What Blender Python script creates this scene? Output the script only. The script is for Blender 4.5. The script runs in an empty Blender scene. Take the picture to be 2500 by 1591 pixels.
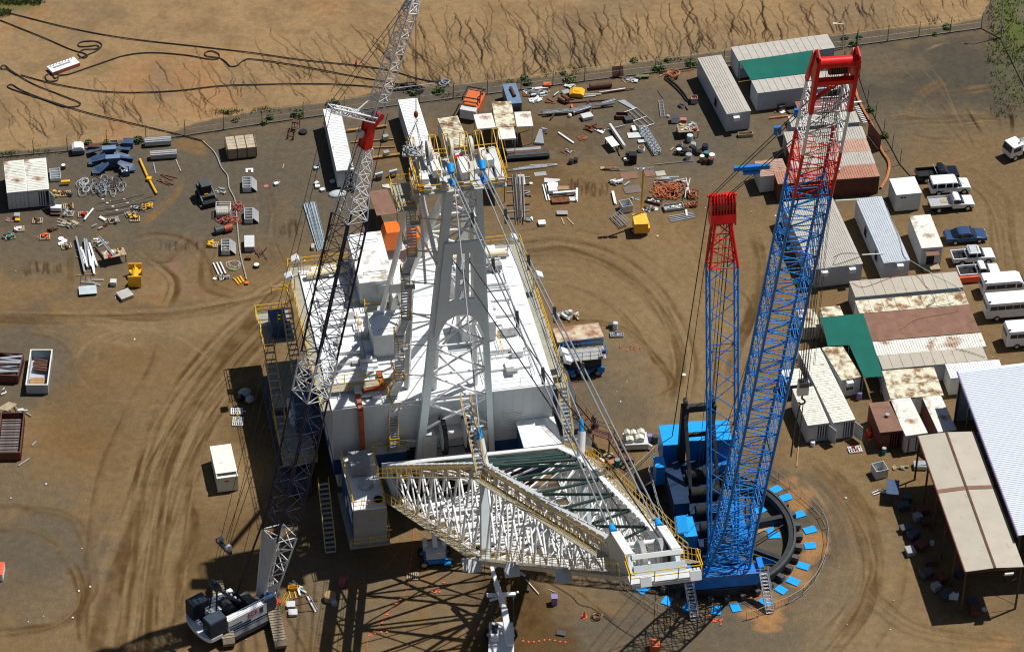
import bpy, math, random
import numpy as np
from mathutils import Vector, Matrix
random.seed(7); RNG = np.random.default_rng(7)
rad = math.radians; sin = math.sin; cos = math.cos; pi = math.pi
SC = bpy.context.scene; COL = SC.collection
V = Vector
# ------------------------------------------------------------ camera
CF, CTH, CRO, CD = 8076.0, rad(39.63), rad(1.33), 372.54
CPOS = V((0, -CD*cos(CTH), CD*sin(CTH)))
CFW = V((0, cos(CTH), -sin(CTH)))
_r = V((1, 0, 0)); _u = _r.cross(CFW)
CR = _r*cos(CRO) + _u*sin(CRO); CU = -_r*sin(CRO) + _u*cos(CRO)
cam = bpy.data.cameras.new('camera'); camo = bpy.data.objects.new('camera', cam); COL.objects.link(camo)
camo.matrix_world = Matrix(((CR.x, CU.x, -CFW.x, CPOS.x), (CR.y, CU.y, -CFW.y, CPOS.y), (CR.z, CU.z, -CFW.z, CPOS.z), (0, 0, 0, 1)))
cam.sensor_width = 36; cam.lens = 36*CF/2500; cam.clip_start = 5; cam.clip_end = 20000
SC.camera = camo
# ------------------------------------------------------------ light
SUNV = V((0.46, 0.27, 1.0)).normalized()
w = bpy.data.worlds.new('World'); SC.world = w; w.use_nodes = True
nt = w.node_tree; bg = nt.nodes['Background']; sky = nt.nodes.new('ShaderNodeTexSky'); sky.sky_type = 'NISHITA'; sky.sun_disc = False
sky.sun_elevation = math.asin(SUNV.z); sky.sun_rotation = math.atan2(SUNV.x, SUNV.y); sky.altitude = 300
nt.links.new(sky.outputs[0], bg.inputs[0]); bg.inputs[1].default_value = 0.05
sl = bpy.data.lights.new('sun', 'SUN'); sl.energy = 5.0; sl.angle = rad(0.53); sl.color = (1, 0.975, 0.93)
so = bpy.data.objects.new('sun', sl); COL.objects.link(so); so.location = SUNV*300
so.rotation_euler = SUNV.to_track_quat('Z', 'Y').to_euler()
SC.view_settings.view_transform = 'Standard'; SC.view_settings.look = 'None'; SC.view_settings.exposure = -.06; SC.view_settings.gamma = 1
SC.cycles.filter_width = 1.15; SC.cycles.max_bounces = 5; SC.cycles.diffuse_bounces = 2; SC.cycles.glossy_bounces = 2; SC.cycles.transparent_max_bounces = 6
# ------------------------------------------------------------ placing
def G(px, py, z=0.0):                     # the world point at height z whose survey mark in the photo is (px, py)
    d = CFW*CF + CR*(px-1250) - CU*(py-795.5)
    t = (z-CPOS.z)/d.z
    return CPOS + d*t
def tag(o, label=None, cat=None, group=None, kind=None):
    if label: o['label'] = label
    if cat: o['category'] = cat
    if group: o['group'] = group
    if kind: o['kind'] = kind
    elif label: o['kind'] = 'thing'
    return o
def thing(name, label, cat, loc=(0, 0, 0), rz=0.0, group=None):
    o = bpy.data.objects.new(name, None); COL.objects.link(o); o.location = loc; o.rotation_euler = (0, 0, rz)
    o.empty_display_size = 0.5
    return tag(o, label, cat, group)
def copy_tree(o, parent=None):
    c = o.copy(); COL.objects.link(c); c.parent = parent
    for ch in list(o.children): copy_tree(ch, c)
    return c
ORD = 'first second third fourth fifth sixth seventh eighth ninth tenth eleventh twelfth thirteenth fourteenth fifteenth sixteenth seventeenth eighteenth nineteenth twentieth'.split()
class MB:
    def __init__(s): s.v = []; s.f = []; s.sm = []
    def add(s, vs, fs, smooth=False):
        b = len(s.v); s.v += [tuple(x) for x in vs]; s.f += [tuple(i+b for i in f) for f in fs]; s.sm += [smooth]*len(fs); return s
    def bx(s, x0, y0, z0, x1, y1, z1):
        return s.add([(x0, y0, z0), (x1, y0, z0), (x1, y1, z0), (x0, y1, z0), (x0, y0, z1), (x1, y0, z1), (x1, y1, z1), (x0, y1, z1)],
                     [(3, 2, 1, 0), (4, 5, 6, 7), (0, 1, 5, 4), (1, 2, 6, 5), (2, 3, 7, 6), (3, 0, 4, 7)])
    def box(s, c, d, rz=0, rx=0, ry=0):
        m = Matrix.Rotation(rz, 3, 'Z') @ Matrix.Rotation(ry, 3, 'Y') @ Matrix.Rotation(rx, 3, 'X'); c = V(c)
        vs = [c + m @ V((sx*d[0]/2, sy*d[1]/2, sz*d[2]/2)) for sz in (-1, 1) for sx, sy in ((-1, -1), (1, -1), (1, 1), (-1, 1))]
        return s.add(vs, [(3, 2, 1, 0), (4, 5, 6, 7), (0, 1, 5, 4), (1, 2, 6, 5), (2, 3, 7, 6), (3, 0, 4, 7)])
    def tube(s, p, q, r, n=6, r2=None, cap=False):
        p = V(p); q = V(q); d = q-p
        if d.length < 1e-6: return s
        r2 = r if r2 is None else r2
        a = d.orthogonal().normalized(); b = d.normalized().cross(a)
        vs = [p+(a*cos(2*pi*i/n)+b*sin(2*pi*i/n))*r for i in range(n)]+[q+(a*cos(2*pi*i/n)+b*sin(2*pi*i/n))*r2 for i in range(n)]
        fs = [(i, (i+1) % n, n+(i+1) % n, n+i) for i in range(n)]
        s.add(vs, fs, n > 5)
        if cap: s.add(vs, [tuple(range(n))[::-1], tuple(range(n, 2*n))])
        return s
    def beam(s, p, q, w_, h_, up=(0, 0, 1)):
        p = V(p); q = V(q); d = (q-p)
        if d.length < 1e-6: return s
        d.normalize(); up = V(up)
        a = d.cross(up)
        if a.length < 1e-3: a = d.cross(V((1, 0, 0)))
        a.normalize(); b = a.cross(d)
        vs = [e+a*sx*w_/2+b*sz*h_/2 for e in (p, q) for sx, sz in ((-1, -1), (1, -1), (1, 1), (-1, 1))]
        return s.add(vs, [(0, 1, 2, 3), (7, 6, 5, 4), (1, 0, 4, 5), (2, 1, 5, 6), (3, 2, 6, 7), (0, 3, 7, 4)])
    def path(s, pts, r, n=5):
        for a, b in zip(pts[:-1], pts[1:]): s.tube(a, b, r, n)
        return s
    def disc(s, c, r, h, n=20, r2=None, axis=(0, 0, 1)):
        c = V(c); ax = V(axis).normalized(); return s.tube(c, c+ax*h, r, n, r2, True)
    def plate(s, pts, t=(0, 0, .1)):       # polygon swept along t
        n = len(pts); t = V(t); a = [V(p) for p in pts]; b = [p+t for p in a]
        return s.add(a+b, [tuple(range(n))[::-1], tuple(range(n, 2*n))]+[(i, (i+1) % n, n+(i+1) % n, n+i) for i in range(n)])
    def ell(s, c, r, n=10, m=6):
        c = V(c); vs = []; fs = []
        for j in range(m+1):
            t = pi*j/m
            for i in range(n): vs.append(c+V((r[0]*sin(t)*cos(2*pi*i/n), r[1]*sin(t)*sin(2*pi*i/n), r[2]*cos(t))))
        for j in range(m):
            for i in range(n): fs.append((j*n+i, (j+1)*n+i, (j+1)*n+(i+1) % n, j*n+(i+1) % n))
        return s.add(vs, fs, True)
    def prof(s, pts, y0, y1, c=.06):       # side profile (x,z) swept across y with chamfered edges
        n = len(pts); cx = sum(p[0] for p in pts)/n; cz = sum(p[1] for p in pts)/n
        def sec(y, k):
            out = []
            for x, z in pts:
                dx, dz = x-cx, z-cz; L = max(.01, math.hypot(dx, dz)); out.append((x-dx/L*k, y, z-dz/L*k))
            return out
        ys = [(y0, c), (y0+c, 0), (y1-c, 0), (y1, c)]; vs = []
        for y, k in ys: vs += sec(y, k)
        fs = [tuple(range(n)), tuple(range(3*n, 4*n))[::-1]]
        for j in range(3): fs += [(j*n+i, (j+1)*n+i, (j+1)*n+(i+1) % n, j*n+(i+1) % n) for i in range(n)]
        return s.add(vs, fs)
    def tf(s, M4):
        s.v = [tuple(M4 @ V(p)) for p in s.v]; return s
    def build(s, name, mat, parent=None, label=None):
        me = bpy.data.meshes.new(name); me.from_pydata(s.v, [], s.f)
        if any(s.sm): me.polygons.foreach_set('use_smooth', s.sm)
        me.materials.append(mat); me.update()
        o = bpy.data.objects.new(name, me); COL.objects.link(o)
        if parent: o.parent = parent
        if label: o['label'] = label
        return o
def solo(name, mb, mat, label, cat, loc=(0, 0, 0), rz=0, group=None):
    o = mb.build(name, mat); o.location = loc; o.rotation_euler = (0, 0, rz); return tag(o, label, cat, group)
# ------------------------------------------------------------ materials
def lin(c): return tuple((x/12.92 if x <= .04045 else ((x+.055)/1.055)**2.4) for x in c)
_mc = {}
def M(name, col, rough=.6, metal=0.0, var=.18, sc=1.5, dirt=None, damt=.0, dsc=.8, bump=0.0, bsc=8, spec=.35):
    if name in _mc: return _mc[name]
    m = bpy.data.materials.new(name); m.use_nodes = True; n = m.node_tree.nodes; l = m.node_tree.links; b = n['Principled BSDF']
    b.inputs['Roughness'].default_value = rough; b.inputs['Metallic'].default_value = metal
    b.inputs['Specular IOR Level'].default_value = spec
    tc = n.new('ShaderNodeTexCoord'); no = n.new('ShaderNodeTexNoise'); no.inputs['Scale'].default_value = sc; no.inputs['Detail'].default_value = 5
    l.new(tc.outputs['Object'], no.inputs['Vector'])
    rp = n.new('ShaderNodeMapRange'); rp.inputs[1].default_value = .3; rp.inputs[2].default_value = .7
    rp.inputs[3].default_value = 1-var; rp.inputs[4].default_value = 1+var*.4
    l.new(no.outputs[0], rp.inputs[0])
    mx = n.new('ShaderNodeVectorMath'); mx.operation = 'SCALE'; mx.inputs[0].default_value = col; l.new(rp.outputs[0], mx.inputs['Scale'])
    out = mx.outputs[0]
    if dirt:
        n2 = n.new('ShaderNodeTexNoise'); n2.inputs['Scale'].default_value = dsc; n2.inputs['Detail'].default_value = 8; n2.inputs['Roughness'].default_value = .65
        l.new(tc.outputs['Object'], n2.inputs['Vector'])
        r2 = n.new('ShaderNodeMapRange'); r2.inputs[1].default_value = .62-.3*damt; r2.inputs[2].default_value = .74-.25*damt; l.new(n2.outputs[0], r2.inputs[0])
        mm = n.new('ShaderNodeMix'); mm.data_type = 'RGBA'; l.new(r2.outputs[0], mm.inputs[0]); l.new(out, mm.inputs[6]); mm.inputs[7].default_value = (*dirt, 1)
        out = mm.outputs[2]
    l.new(out, b.inputs['Base Color'])
    if bump:
        bp = n.new('ShaderNodeBump'); n3 = n.new('ShaderNodeTexNoise'); n3.inputs['Scale'].default_value = bsc; n3.inputs['Detail'].default_value = 6
        l.new(tc.outputs['Object'], n3.inputs['Vector']); l.new(n3.outputs[0], bp.inputs['Height']); bp.inputs['Strength'].default_value = bump; bp.inputs['Distance'].default_value = .1
        l.new(bp.outputs[0], b.inputs['Normal'])
    _mc[name] = m; return m
RUST = (.16, .06, .025); RUSTY = (.30, .15, .06)
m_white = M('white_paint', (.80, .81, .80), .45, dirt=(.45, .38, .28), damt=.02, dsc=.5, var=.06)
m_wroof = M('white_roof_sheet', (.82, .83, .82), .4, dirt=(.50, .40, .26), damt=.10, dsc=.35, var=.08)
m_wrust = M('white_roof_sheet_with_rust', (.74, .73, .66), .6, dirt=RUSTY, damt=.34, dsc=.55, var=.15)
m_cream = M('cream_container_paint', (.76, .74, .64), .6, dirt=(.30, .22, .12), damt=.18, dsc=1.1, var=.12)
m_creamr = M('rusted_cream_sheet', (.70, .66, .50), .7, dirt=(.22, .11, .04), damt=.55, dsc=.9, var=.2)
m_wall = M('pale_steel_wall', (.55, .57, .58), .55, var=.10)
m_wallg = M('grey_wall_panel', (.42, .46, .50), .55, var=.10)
m_roofg = M('grey_ribbed_roof', (.46, .43, .38), .55, var=.10, dirt=(.30, .26, .20), damt=.1)
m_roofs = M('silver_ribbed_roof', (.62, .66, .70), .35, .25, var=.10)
m_tan = M('tan_shed_roof', (.46, .41, .33), .6, var=.09, sc=.6, dirt=(.34, .28, .21), damt=.12)
m_brown = M('rusty_brown_roof', (.24, .125, .085), .75, var=.22, sc=.7, dirt=(.17, .09, .05), damt=.35)
m_terra = M('terracotta_container_paint', (.42, .20, .13), .65, var=.15, dirt=(.30, .12, .07), damt=.15)
m_maroon = M('dark_red_container_paint', (.16, .045, .03), .6, var=.2)
m_grey = M('grey_steel_paint', (.34, .34, .34), .5, var=.12)
m_lgrey = M('light_grey_steel_paint', (.58, .60, .60), .45, var=.10)
m_dgrey = M('dark_grey_steel', (.07, .075, .08), .5, var=.25)
m_black = M('black_rubber', (.018, .018, .018), .85, var=.2)
m_dark = M('dark_interior', (.02, .022, .025), .9, var=.2)
m_galv = M('galvanised_steel', (.46, .50, .53), .38, .45, var=.12)
m_alu = M('bare_aluminium', (.62, .63, .63), .35, .5, var=.1)
m_yel = M('yellow_handrail_paint', (.78, .44, .015), .45, var=.15)
m_cat = M('machine_yellow_paint', (.80, .42, .02), .4, var=.12)
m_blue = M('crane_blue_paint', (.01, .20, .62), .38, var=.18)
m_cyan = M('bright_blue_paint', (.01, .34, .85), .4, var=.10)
m_navy = M('house_navy_panel', (.01, .07, .19), .5, var=.15)
m_dblue = M('dark_blue_lattice_paint', (.018, .022, .055), .4, var=.25)
m_slate = M('slate_blue_steel', (.05, .09, .17), .5, var=.3)
m_red = M('crane_red_paint', (.68, .012, .01), .38, var=.12)
m_orange = M('orange_paint', (.85, .17, .015), .45, var=.08)
m_orf = M('faded_orange_paint', (.62, .14, .04), .55, var=.15)
m_cone = M('fluorescent_orange_plastic', (.90, .13, .05), .5, var=.05)
m_rust = M('rusted_steel', RUST, .85, var=.4, sc=3, dirt=(.26, .11, .045), damt=.4, dsc=3)
m_rust2 = M('brown_oxide_steel', (.12, .055, .035), .8, var=.3)
m_wood = M('weathered_timber', (.42, .33, .21), .8, var=.3, sc=4)
m_woodr = M('sawn_timber', (.40, .24, .12), .8, var=.3, sc=4)
m_tarp = M('green_shade_cloth', (.0, .115, .085), .8, var=.16, sc=.5)
m_conc = M('pale_concrete', (.45, .43, .38), .85, var=.2)
m_glass = M('dark_vehicle_glass', (.012, .018, .028), .08, var=.1, spec=.6)
m_cblue = M('metallic_blue_car_paint', (.05, .10, .22), .25, .3, var=.05)
m_cblack = M('black_car_paint', (.010, .014, .022), .18, var=.05, spec=.6)
m_cwhite = M('white_car_paint', (.78, .79, .80), .25, var=.04, spec=.5)
m_green = M('dark_green_steel', (.012, .04, .035), .5, var=.3)  # deep green for the boom's top bracing and the transformer house
m_rope = M('dark_wire_rope', (.05, .045, .042), .6, .2, var=.3)
m_ropeg = M('grey_galvanised_rope', (.33, .35, .37), .45, .3, var=.2)
m_hose = M('black_trailing_cable', (.028, .025, .022), .7, var=.3)
m_hoseg = M('pale_hose', (.42, .40, .36), .6, var=.2)
m_pink = M('pink_red_cable', (.52, .16, .13), .6, var=.3)
m_purple = M('purple_bin_plastic', (.26, .20, .42), .5, var=.1)
m_teal = M('teal_plastic', (.03, .22, .22), .5, var=.1)
m_copper = M('coppery_cable', (.50, .19, .09), .5, .2, var=.35, sc=5)
m_tyre = m_black
m_duct = M('rust_red_duct_paint', (.36, .08, .025), .5, var=.15)
m_leaf = M('shrub_leaf', (.085, .13, .035), .8, var=.45, sc=3)
m_leaf2 = M('pale_grass_leaf', (.17, .19, .06), .9, var=.4, sc=3)
m_mesh = M('wire_fence_galvanised', (.30, .30, .29), .5, .4)
m_logo = M('white_lettering', (.8, .8, .8), .5, var=.02)
m_logor = M('red_lettering', (.45, .02, .02), .5, var=.02)
m_logob = M('blue_lettering', (.02, .12, .45), .5, var=.02)
# ------------------------------------------------------------ the ground: one sheet, colours of its soils and painted rill shade as an attribute
def grid_axis(a, b, st):
    core = np.arange(a, b+st/2, st); k = np.array([1, 2.5, 6, 14, 35, 90, 250, 700, 2000, 5000.])
    return np.concatenate([a-k[::-1], core, b+k])
gx = grid_axis(-69, 69, .125); gy = grid_axis(-56, 27, .19); gy = np.concatenate([gy[:-10], np.arange(gy[-11]+.13, 73, .13), 73+np.array([1, 2.5, 6, 14, 35, 90, 250, 700, 2000, 5000.])])
X, Y = np.meshgrid(gx, gy); NX, NY = len(gx), len(gy)
_dx, _dy, _dz = X-CPOS.x, Y-CPOS.y, -CPOS.z
_k = CF/np.maximum(20, _dx*CFW.x+_dy*CFW.y+_dz*CFW.z)
PX = 1250+_k*(_dx*CR.x+_dy*CR.y+_dz*CR.z); PY = 795.5-_k*(_dx*CU.x+_dy*CU.y+_dz*CU.z)
def vn(sc, seed, ax=1, ay=1, rot=0):
    r = np.random.default_rng(seed); T = r.random((256, 256))
    xr = (X*cos(rot)+Y*sin(rot))/sc/ax+40; yr = (-X*sin(rot)+Y*cos(rot))/sc/ay+40
    xi = np.floor(xr).astype(int); yi = np.floor(yr).astype(int); fx = xr-xi; fy = yr-yi
    fx = fx*fx*(3-2*fx); fy = fy*fy*(3-2*fy); a = T[xi % 256, yi % 256]; b = T[(xi+1) % 256, yi % 256]; c = T[xi % 256, (yi+1) % 256]; d = T[(xi+1) % 256, (yi+1) % 256]
    return ((a*(1-fx)+b*fx)*(1-fy)+(c*(1-fx)+d*fx)*fy)*2-1
def fbm(sc, seed, o=4, **k): return sum(vn(sc/2**i, seed+i, **k)*.5**i for i in range(o))/1.6
def sst(a, b, x): t = np.clip((x-a)/(b-a), 0, 1); return t*t*(3-2*t)
def alb(r, g, b, k=1.28): return np.array(lin((r/255, g/255, b/255)))/k
ETAN = alb(162, 133, 98); DIRT = alb(133, 109, 78); DARK = alb(97, 73, 44); GRAV = alb(103, 94, 82); GRAVD = alb(84, 79, 71)
LITE = alb(152, 128, 96); ORAN = alb(172, 128, 86); OCHR = alb(138, 107, 68); PINK = alb(144, 108, 96); GREY = alb(116, 103, 85)
FENCE = [(-60, 392), (0, 384), (165, 370), (452, 332), (640, 303), (940, 262), (1272, 220), (1427, 199), (1685, 167), (2090, 112), (2395, 70), (2600, 40)]
TANB = [(-60, 385), (0, 372), (400, 335), (480, 300), (640, 268), (800, 250), (940, 222), (1240, 198), (1500, 165), (1700, 133), (2060, 82), (2330, 60), (2395, 44), (2430, -20), (2440, -400)]
wob = fbm(6, 11)*14; wob2 = fbm(2.0, 21, 3)*7
Cc = np.zeros(X.shape+(3,)); Zd = np.zeros(X.shape)
def mixto(col, w_):
    global Cc
    w_ = np.clip(w_, 0, 1)[..., None]; Cc = Cc*(1-w_)+np.asarray(col)*w_
def below(line):                                  # how far (px) a point lies below a line of px points
    xs = [p[0] for p in line]; ys = [p[1] for p in line]; return PY-np.interp(PX, xs, ys)
Cc[:] = DIRT
mixto(GREY, .45*sst(-.1, .7, fbm(14, 31)))
mixto(LITE, .45*sst(0, .7, fbm(9, 41)))
mixto(DARK, .35*sst(.1, .7, fbm(7, 51)))
NB = None
def blob(px, py, rx, ry, col, a=1.0, rot=0, soft=.5):
    c_ = G(px, py); dx = X-c_.x; dy = Y-c_.y
    q = np.sqrt(((dx*cos(rot)+dy*sin(rot))/rx)**2+((-dx*sin(rot)+dy*cos(rot))/ry)**2) + (NB[int(px) % 3])*.9*min(1, .35+1.2/min(rx, ry))
    mixto(col, a*(1-sst(1-soft, 1+soft*.3, q)))
NB = [fbm(2.2, 61+7*i)*.8 for i in range(3)]
# yard gravels
yard = sst(-8, 30, below(FENCE)+wob2)
mixto(GRAV, .75*yard*(1-sst(520, 700, PY+wob*2+(PX > 1900)*200))*sst(1250, 950, PX+wob*3))
mixto(GRAV*1.05, .5*yard*(1-sst(430, 560, PY+wob*2)))
for a in [(120, 470, 12, 10, GRAVD, .55), (330, 440, 16, 12, GRAV, .8), (560, 470, 14, 10, GRAV, .7), (120, 620, 10, 6, GRAV, .6), (300, 740, 12, 3, GRAV, .4), (30, 880, 9, 10, GRAV, .85), (30, 1180, 8, 7, GREY, .7),
          (90, 1330, 10, 6, GRAV, .8), (60, 1420, 10, 8, GRAV, .5), (1100, 240, 14, 5, GRAV, .8), (1500, 380, 22, 10, GREY, .8), (1650, 300, 14, 10, GRAV, .7), (1350, 450, 14, 6, OCHR, .5), (1230, 330, 12, 6, DARK, .55), (1040, 380, 7, 8, OCHR, .5), (1250, 420, 9, 4, DARK, .5),
          (2250, 200, 18, 11, GRAVD, .85), (2380, 160, 12, 8, GRAVD, .6), (2150, 150, 6, 5, GREY, .7), (2200, 330, 16, 8, GREY, .6), (2420, 420, 12, 12, DIRT, .7), (2420, 600, 10, 8, LITE, .3),
          (1470, 980, 7, 7, GRAV, .75), (1380, 880, 5, 6, PINK, .35), (1510, 890, 6, 6, GREY, .7), (1560, 1000, 7, 5, GREY, .5), (1400, 1060, 6, 4, OCHR, .5),
          (1740, 1330, 16, 16, GRAV, .85), (1960, 1330, 7, 14, GRAVD, .55), (1450, 1480, 12, 7, GRAV, .7), (1420, 1560, 10, 5, GRAV, .7), (2000, 1500, 10, 6, GRAV, .75), (1800, 1560, 12, 4, GRAV, .75), (1900, 1580, 9, 5, GREY, .6),
          (1310, 1440, 8, 5, DIRT, .5), (1250, 1500, 5, 8, DARK, .9), (1300, 1560, 5, 5, DARK, .8), (1200, 1450, 4, 4, DARK, .5), (1380, 1370, 9, 2.5, OCHR, .6),
          (1000, 1440, 10, 9, GREY, .5), (760, 1450, 6, 8, GREY, .6), (1020, 1350, 7, 4, OCHR, .5), (560, 1350, 8, 10, DARK, .35), (600, 1010, 3, 6, DARK, .4),
          (1955, 1225, 1.6, 2.6, ORAN, .9), (1985, 1330, 1.8, 2.4, ORAN, .95), (1950, 1400, 1.7, 2.4, ORAN, .85), (1890, 1478, 2.2, 2.0, ORAN, .9), (1850, 1500, 2.6, 1.2, ORAN, .9), (1930, 1180, 1.3, 1.6, ORAN, .7), (1880, 1195, 1.4, 1.0, ORAN, .5),
          (1885, 1530, 2.0, .9, ORAN, .8), (1890, 1300, 1.4, 1.4, ORAN, .5), (2420, 1590, 2.2, 1.2, ORAN, .6), (2450, 1570, 1.6, 1.2, ORAN, .6), (1820, 1445, 3.5, 1.0, ORAN, .6), (1680, 1470, 4, 1.0, ORAN, .45),
          (430, 640, .9, 2.2, PINK, .75), (455, 700, .7, 1.6, PINK, .5), (480, 720, .8, 1.2, PINK, .5), (370, 720, 5, 2, LITE, .5), (370, 730, 3, 1.5, ORAN, .25), (470, 350, 2, 2, OCHR, .7), (400, 690, 4, 2, ORAN, .2),
          (2040, 580, 3, 3, GREY, .4), (2110, 1480, 9, 8, LITE, .35), (2250, 1560, 14, 4, LITE, .3), (2180, 1330, 4, 4, GREY, .4), (1700, 850, 10, 14, LITE, .35), (1560, 760, 14, 9, LITE, .25), (350, 920, 9, 8, OCHR, .35), (150, 1090, 6, 6, OCHR, .45), (200, 1000, 5, 8, DARK, .25)]:
    blob(*a)
# tyre tracks
def cat(pts, n=8):
    P = [np.array(p, float) for p in pts]; P = [2*P[0]-P[1]]+P+[2*P[-1]-P[-2]]; out = []
    for i in range(1, len(P)-2):
        for k in range(n):
            t = k/n; out.append(.5*((2*P[i])+(-P[i-1]+P[i+1])*t+(2*P[i-1]-5*P[i]+4*P[i+1]-P[i+2])*t*t+(-P[i-1]+3*P[i]-3*P[i+1]+P[i+2])*t**3))
    out.append(P[-2]); return out
def dist_line(pts, wmax, n=8):
    W = [G(*p) for p in cat(pts, n)]; xs = [p.x for p in W]; ys = [p.y for p in W]
    i0, i1 = np.searchsorted(gx, min(xs)-wmax), np.searchsorted(gx, max(xs)+wmax); j0, j1 = np.searchsorted(gy, min(ys)-wmax), np.searchsorted(gy, max(ys)+wmax)
    sl_ = (slice(j0, j1), slice(i0, i1)); x = X[sl_]; y = Y[sl_]; best = np.full(x.shape, 1e9); sg = np.zeros(x.shape); al = np.zeros(x.shape); acc = 0
    for a, b in zip(W[:-1], W[1:]):
        dx, dy = b.x-a.x, b.y-a.y; L2 = dx*dx+dy*dy
        if L2 < 1e-9: continue
        t = np.clip(((x-a.x)*dx+(y-a.y)*dy)/L2, 0, 1); ex = x-a.x-t*dx; ey = y-a.y-t*dy; d = np.hypot(ex, ey); m = d < best
        best = np.where(m, d, best); sg = np.where(m, np.sign(dx*ey-dy*ex), sg); al = np.where(m, acc+t*math.sqrt(L2), al); acc += math.sqrt(L2)
    return sl_, best, sg*best, al, acc
V77 = vn(3, 77); V78 = vn(1.1, 78)
def track(pts, wd, col=DARK, a=.5, stripes=0.0, per=.45, soft=.4, seed=1, endfade=3.0, deep=0):
    if isinstance(pts, str): pts = [tuple(map(float, q.split(','))) for q in pts.split()]
    sl_, d, sd, al, L = dist_line(pts, wd+1)
    if d.size == 0: return
    r = np.random.default_rng(seed); T = r.random(400)
    m = 1-sst(wd/2*(1-soft), wd/2*(1+soft*.5), d+wob2[sl_]*.02*wd)
    m = m*sst(0, endfade, al)*sst(0, endfade, L-al)
    lat = (sd+wob[sl_]*.012)/per+200; li = np.clip(np.floor(lat).astype(int), 0, 398); f = lat-li; f = f*f*(3-2*f); nn = T[li]*(1-f)+T[li+1]*f
    along = .7+.3*np.sin(al*.35+T[0]*9)+.5*V77[sl_]+.35*V78[sl_]
    w_ = a*1.25*m*((1-stripes)*.8+stripes*sst(.42, .72, nn)*1.5)*np.clip(along, .3, 1.2)
    Cc[sl_] = Cc[sl_]*(1-np.clip(w_, 0, 1)[..., None])+np.asarray(col)*np.clip(w_, 0, 1)[..., None]
    if stripes:
        lt = a*.7*m*stripes*(1-sst(.2, .42, nn)); Cc[sl_] = Cc[sl_]*(1-lt[..., None])+LITE*lt[..., None]
    if deep: Zd[sl_] -= deep*m*sst(.45, .8, nn)
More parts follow.
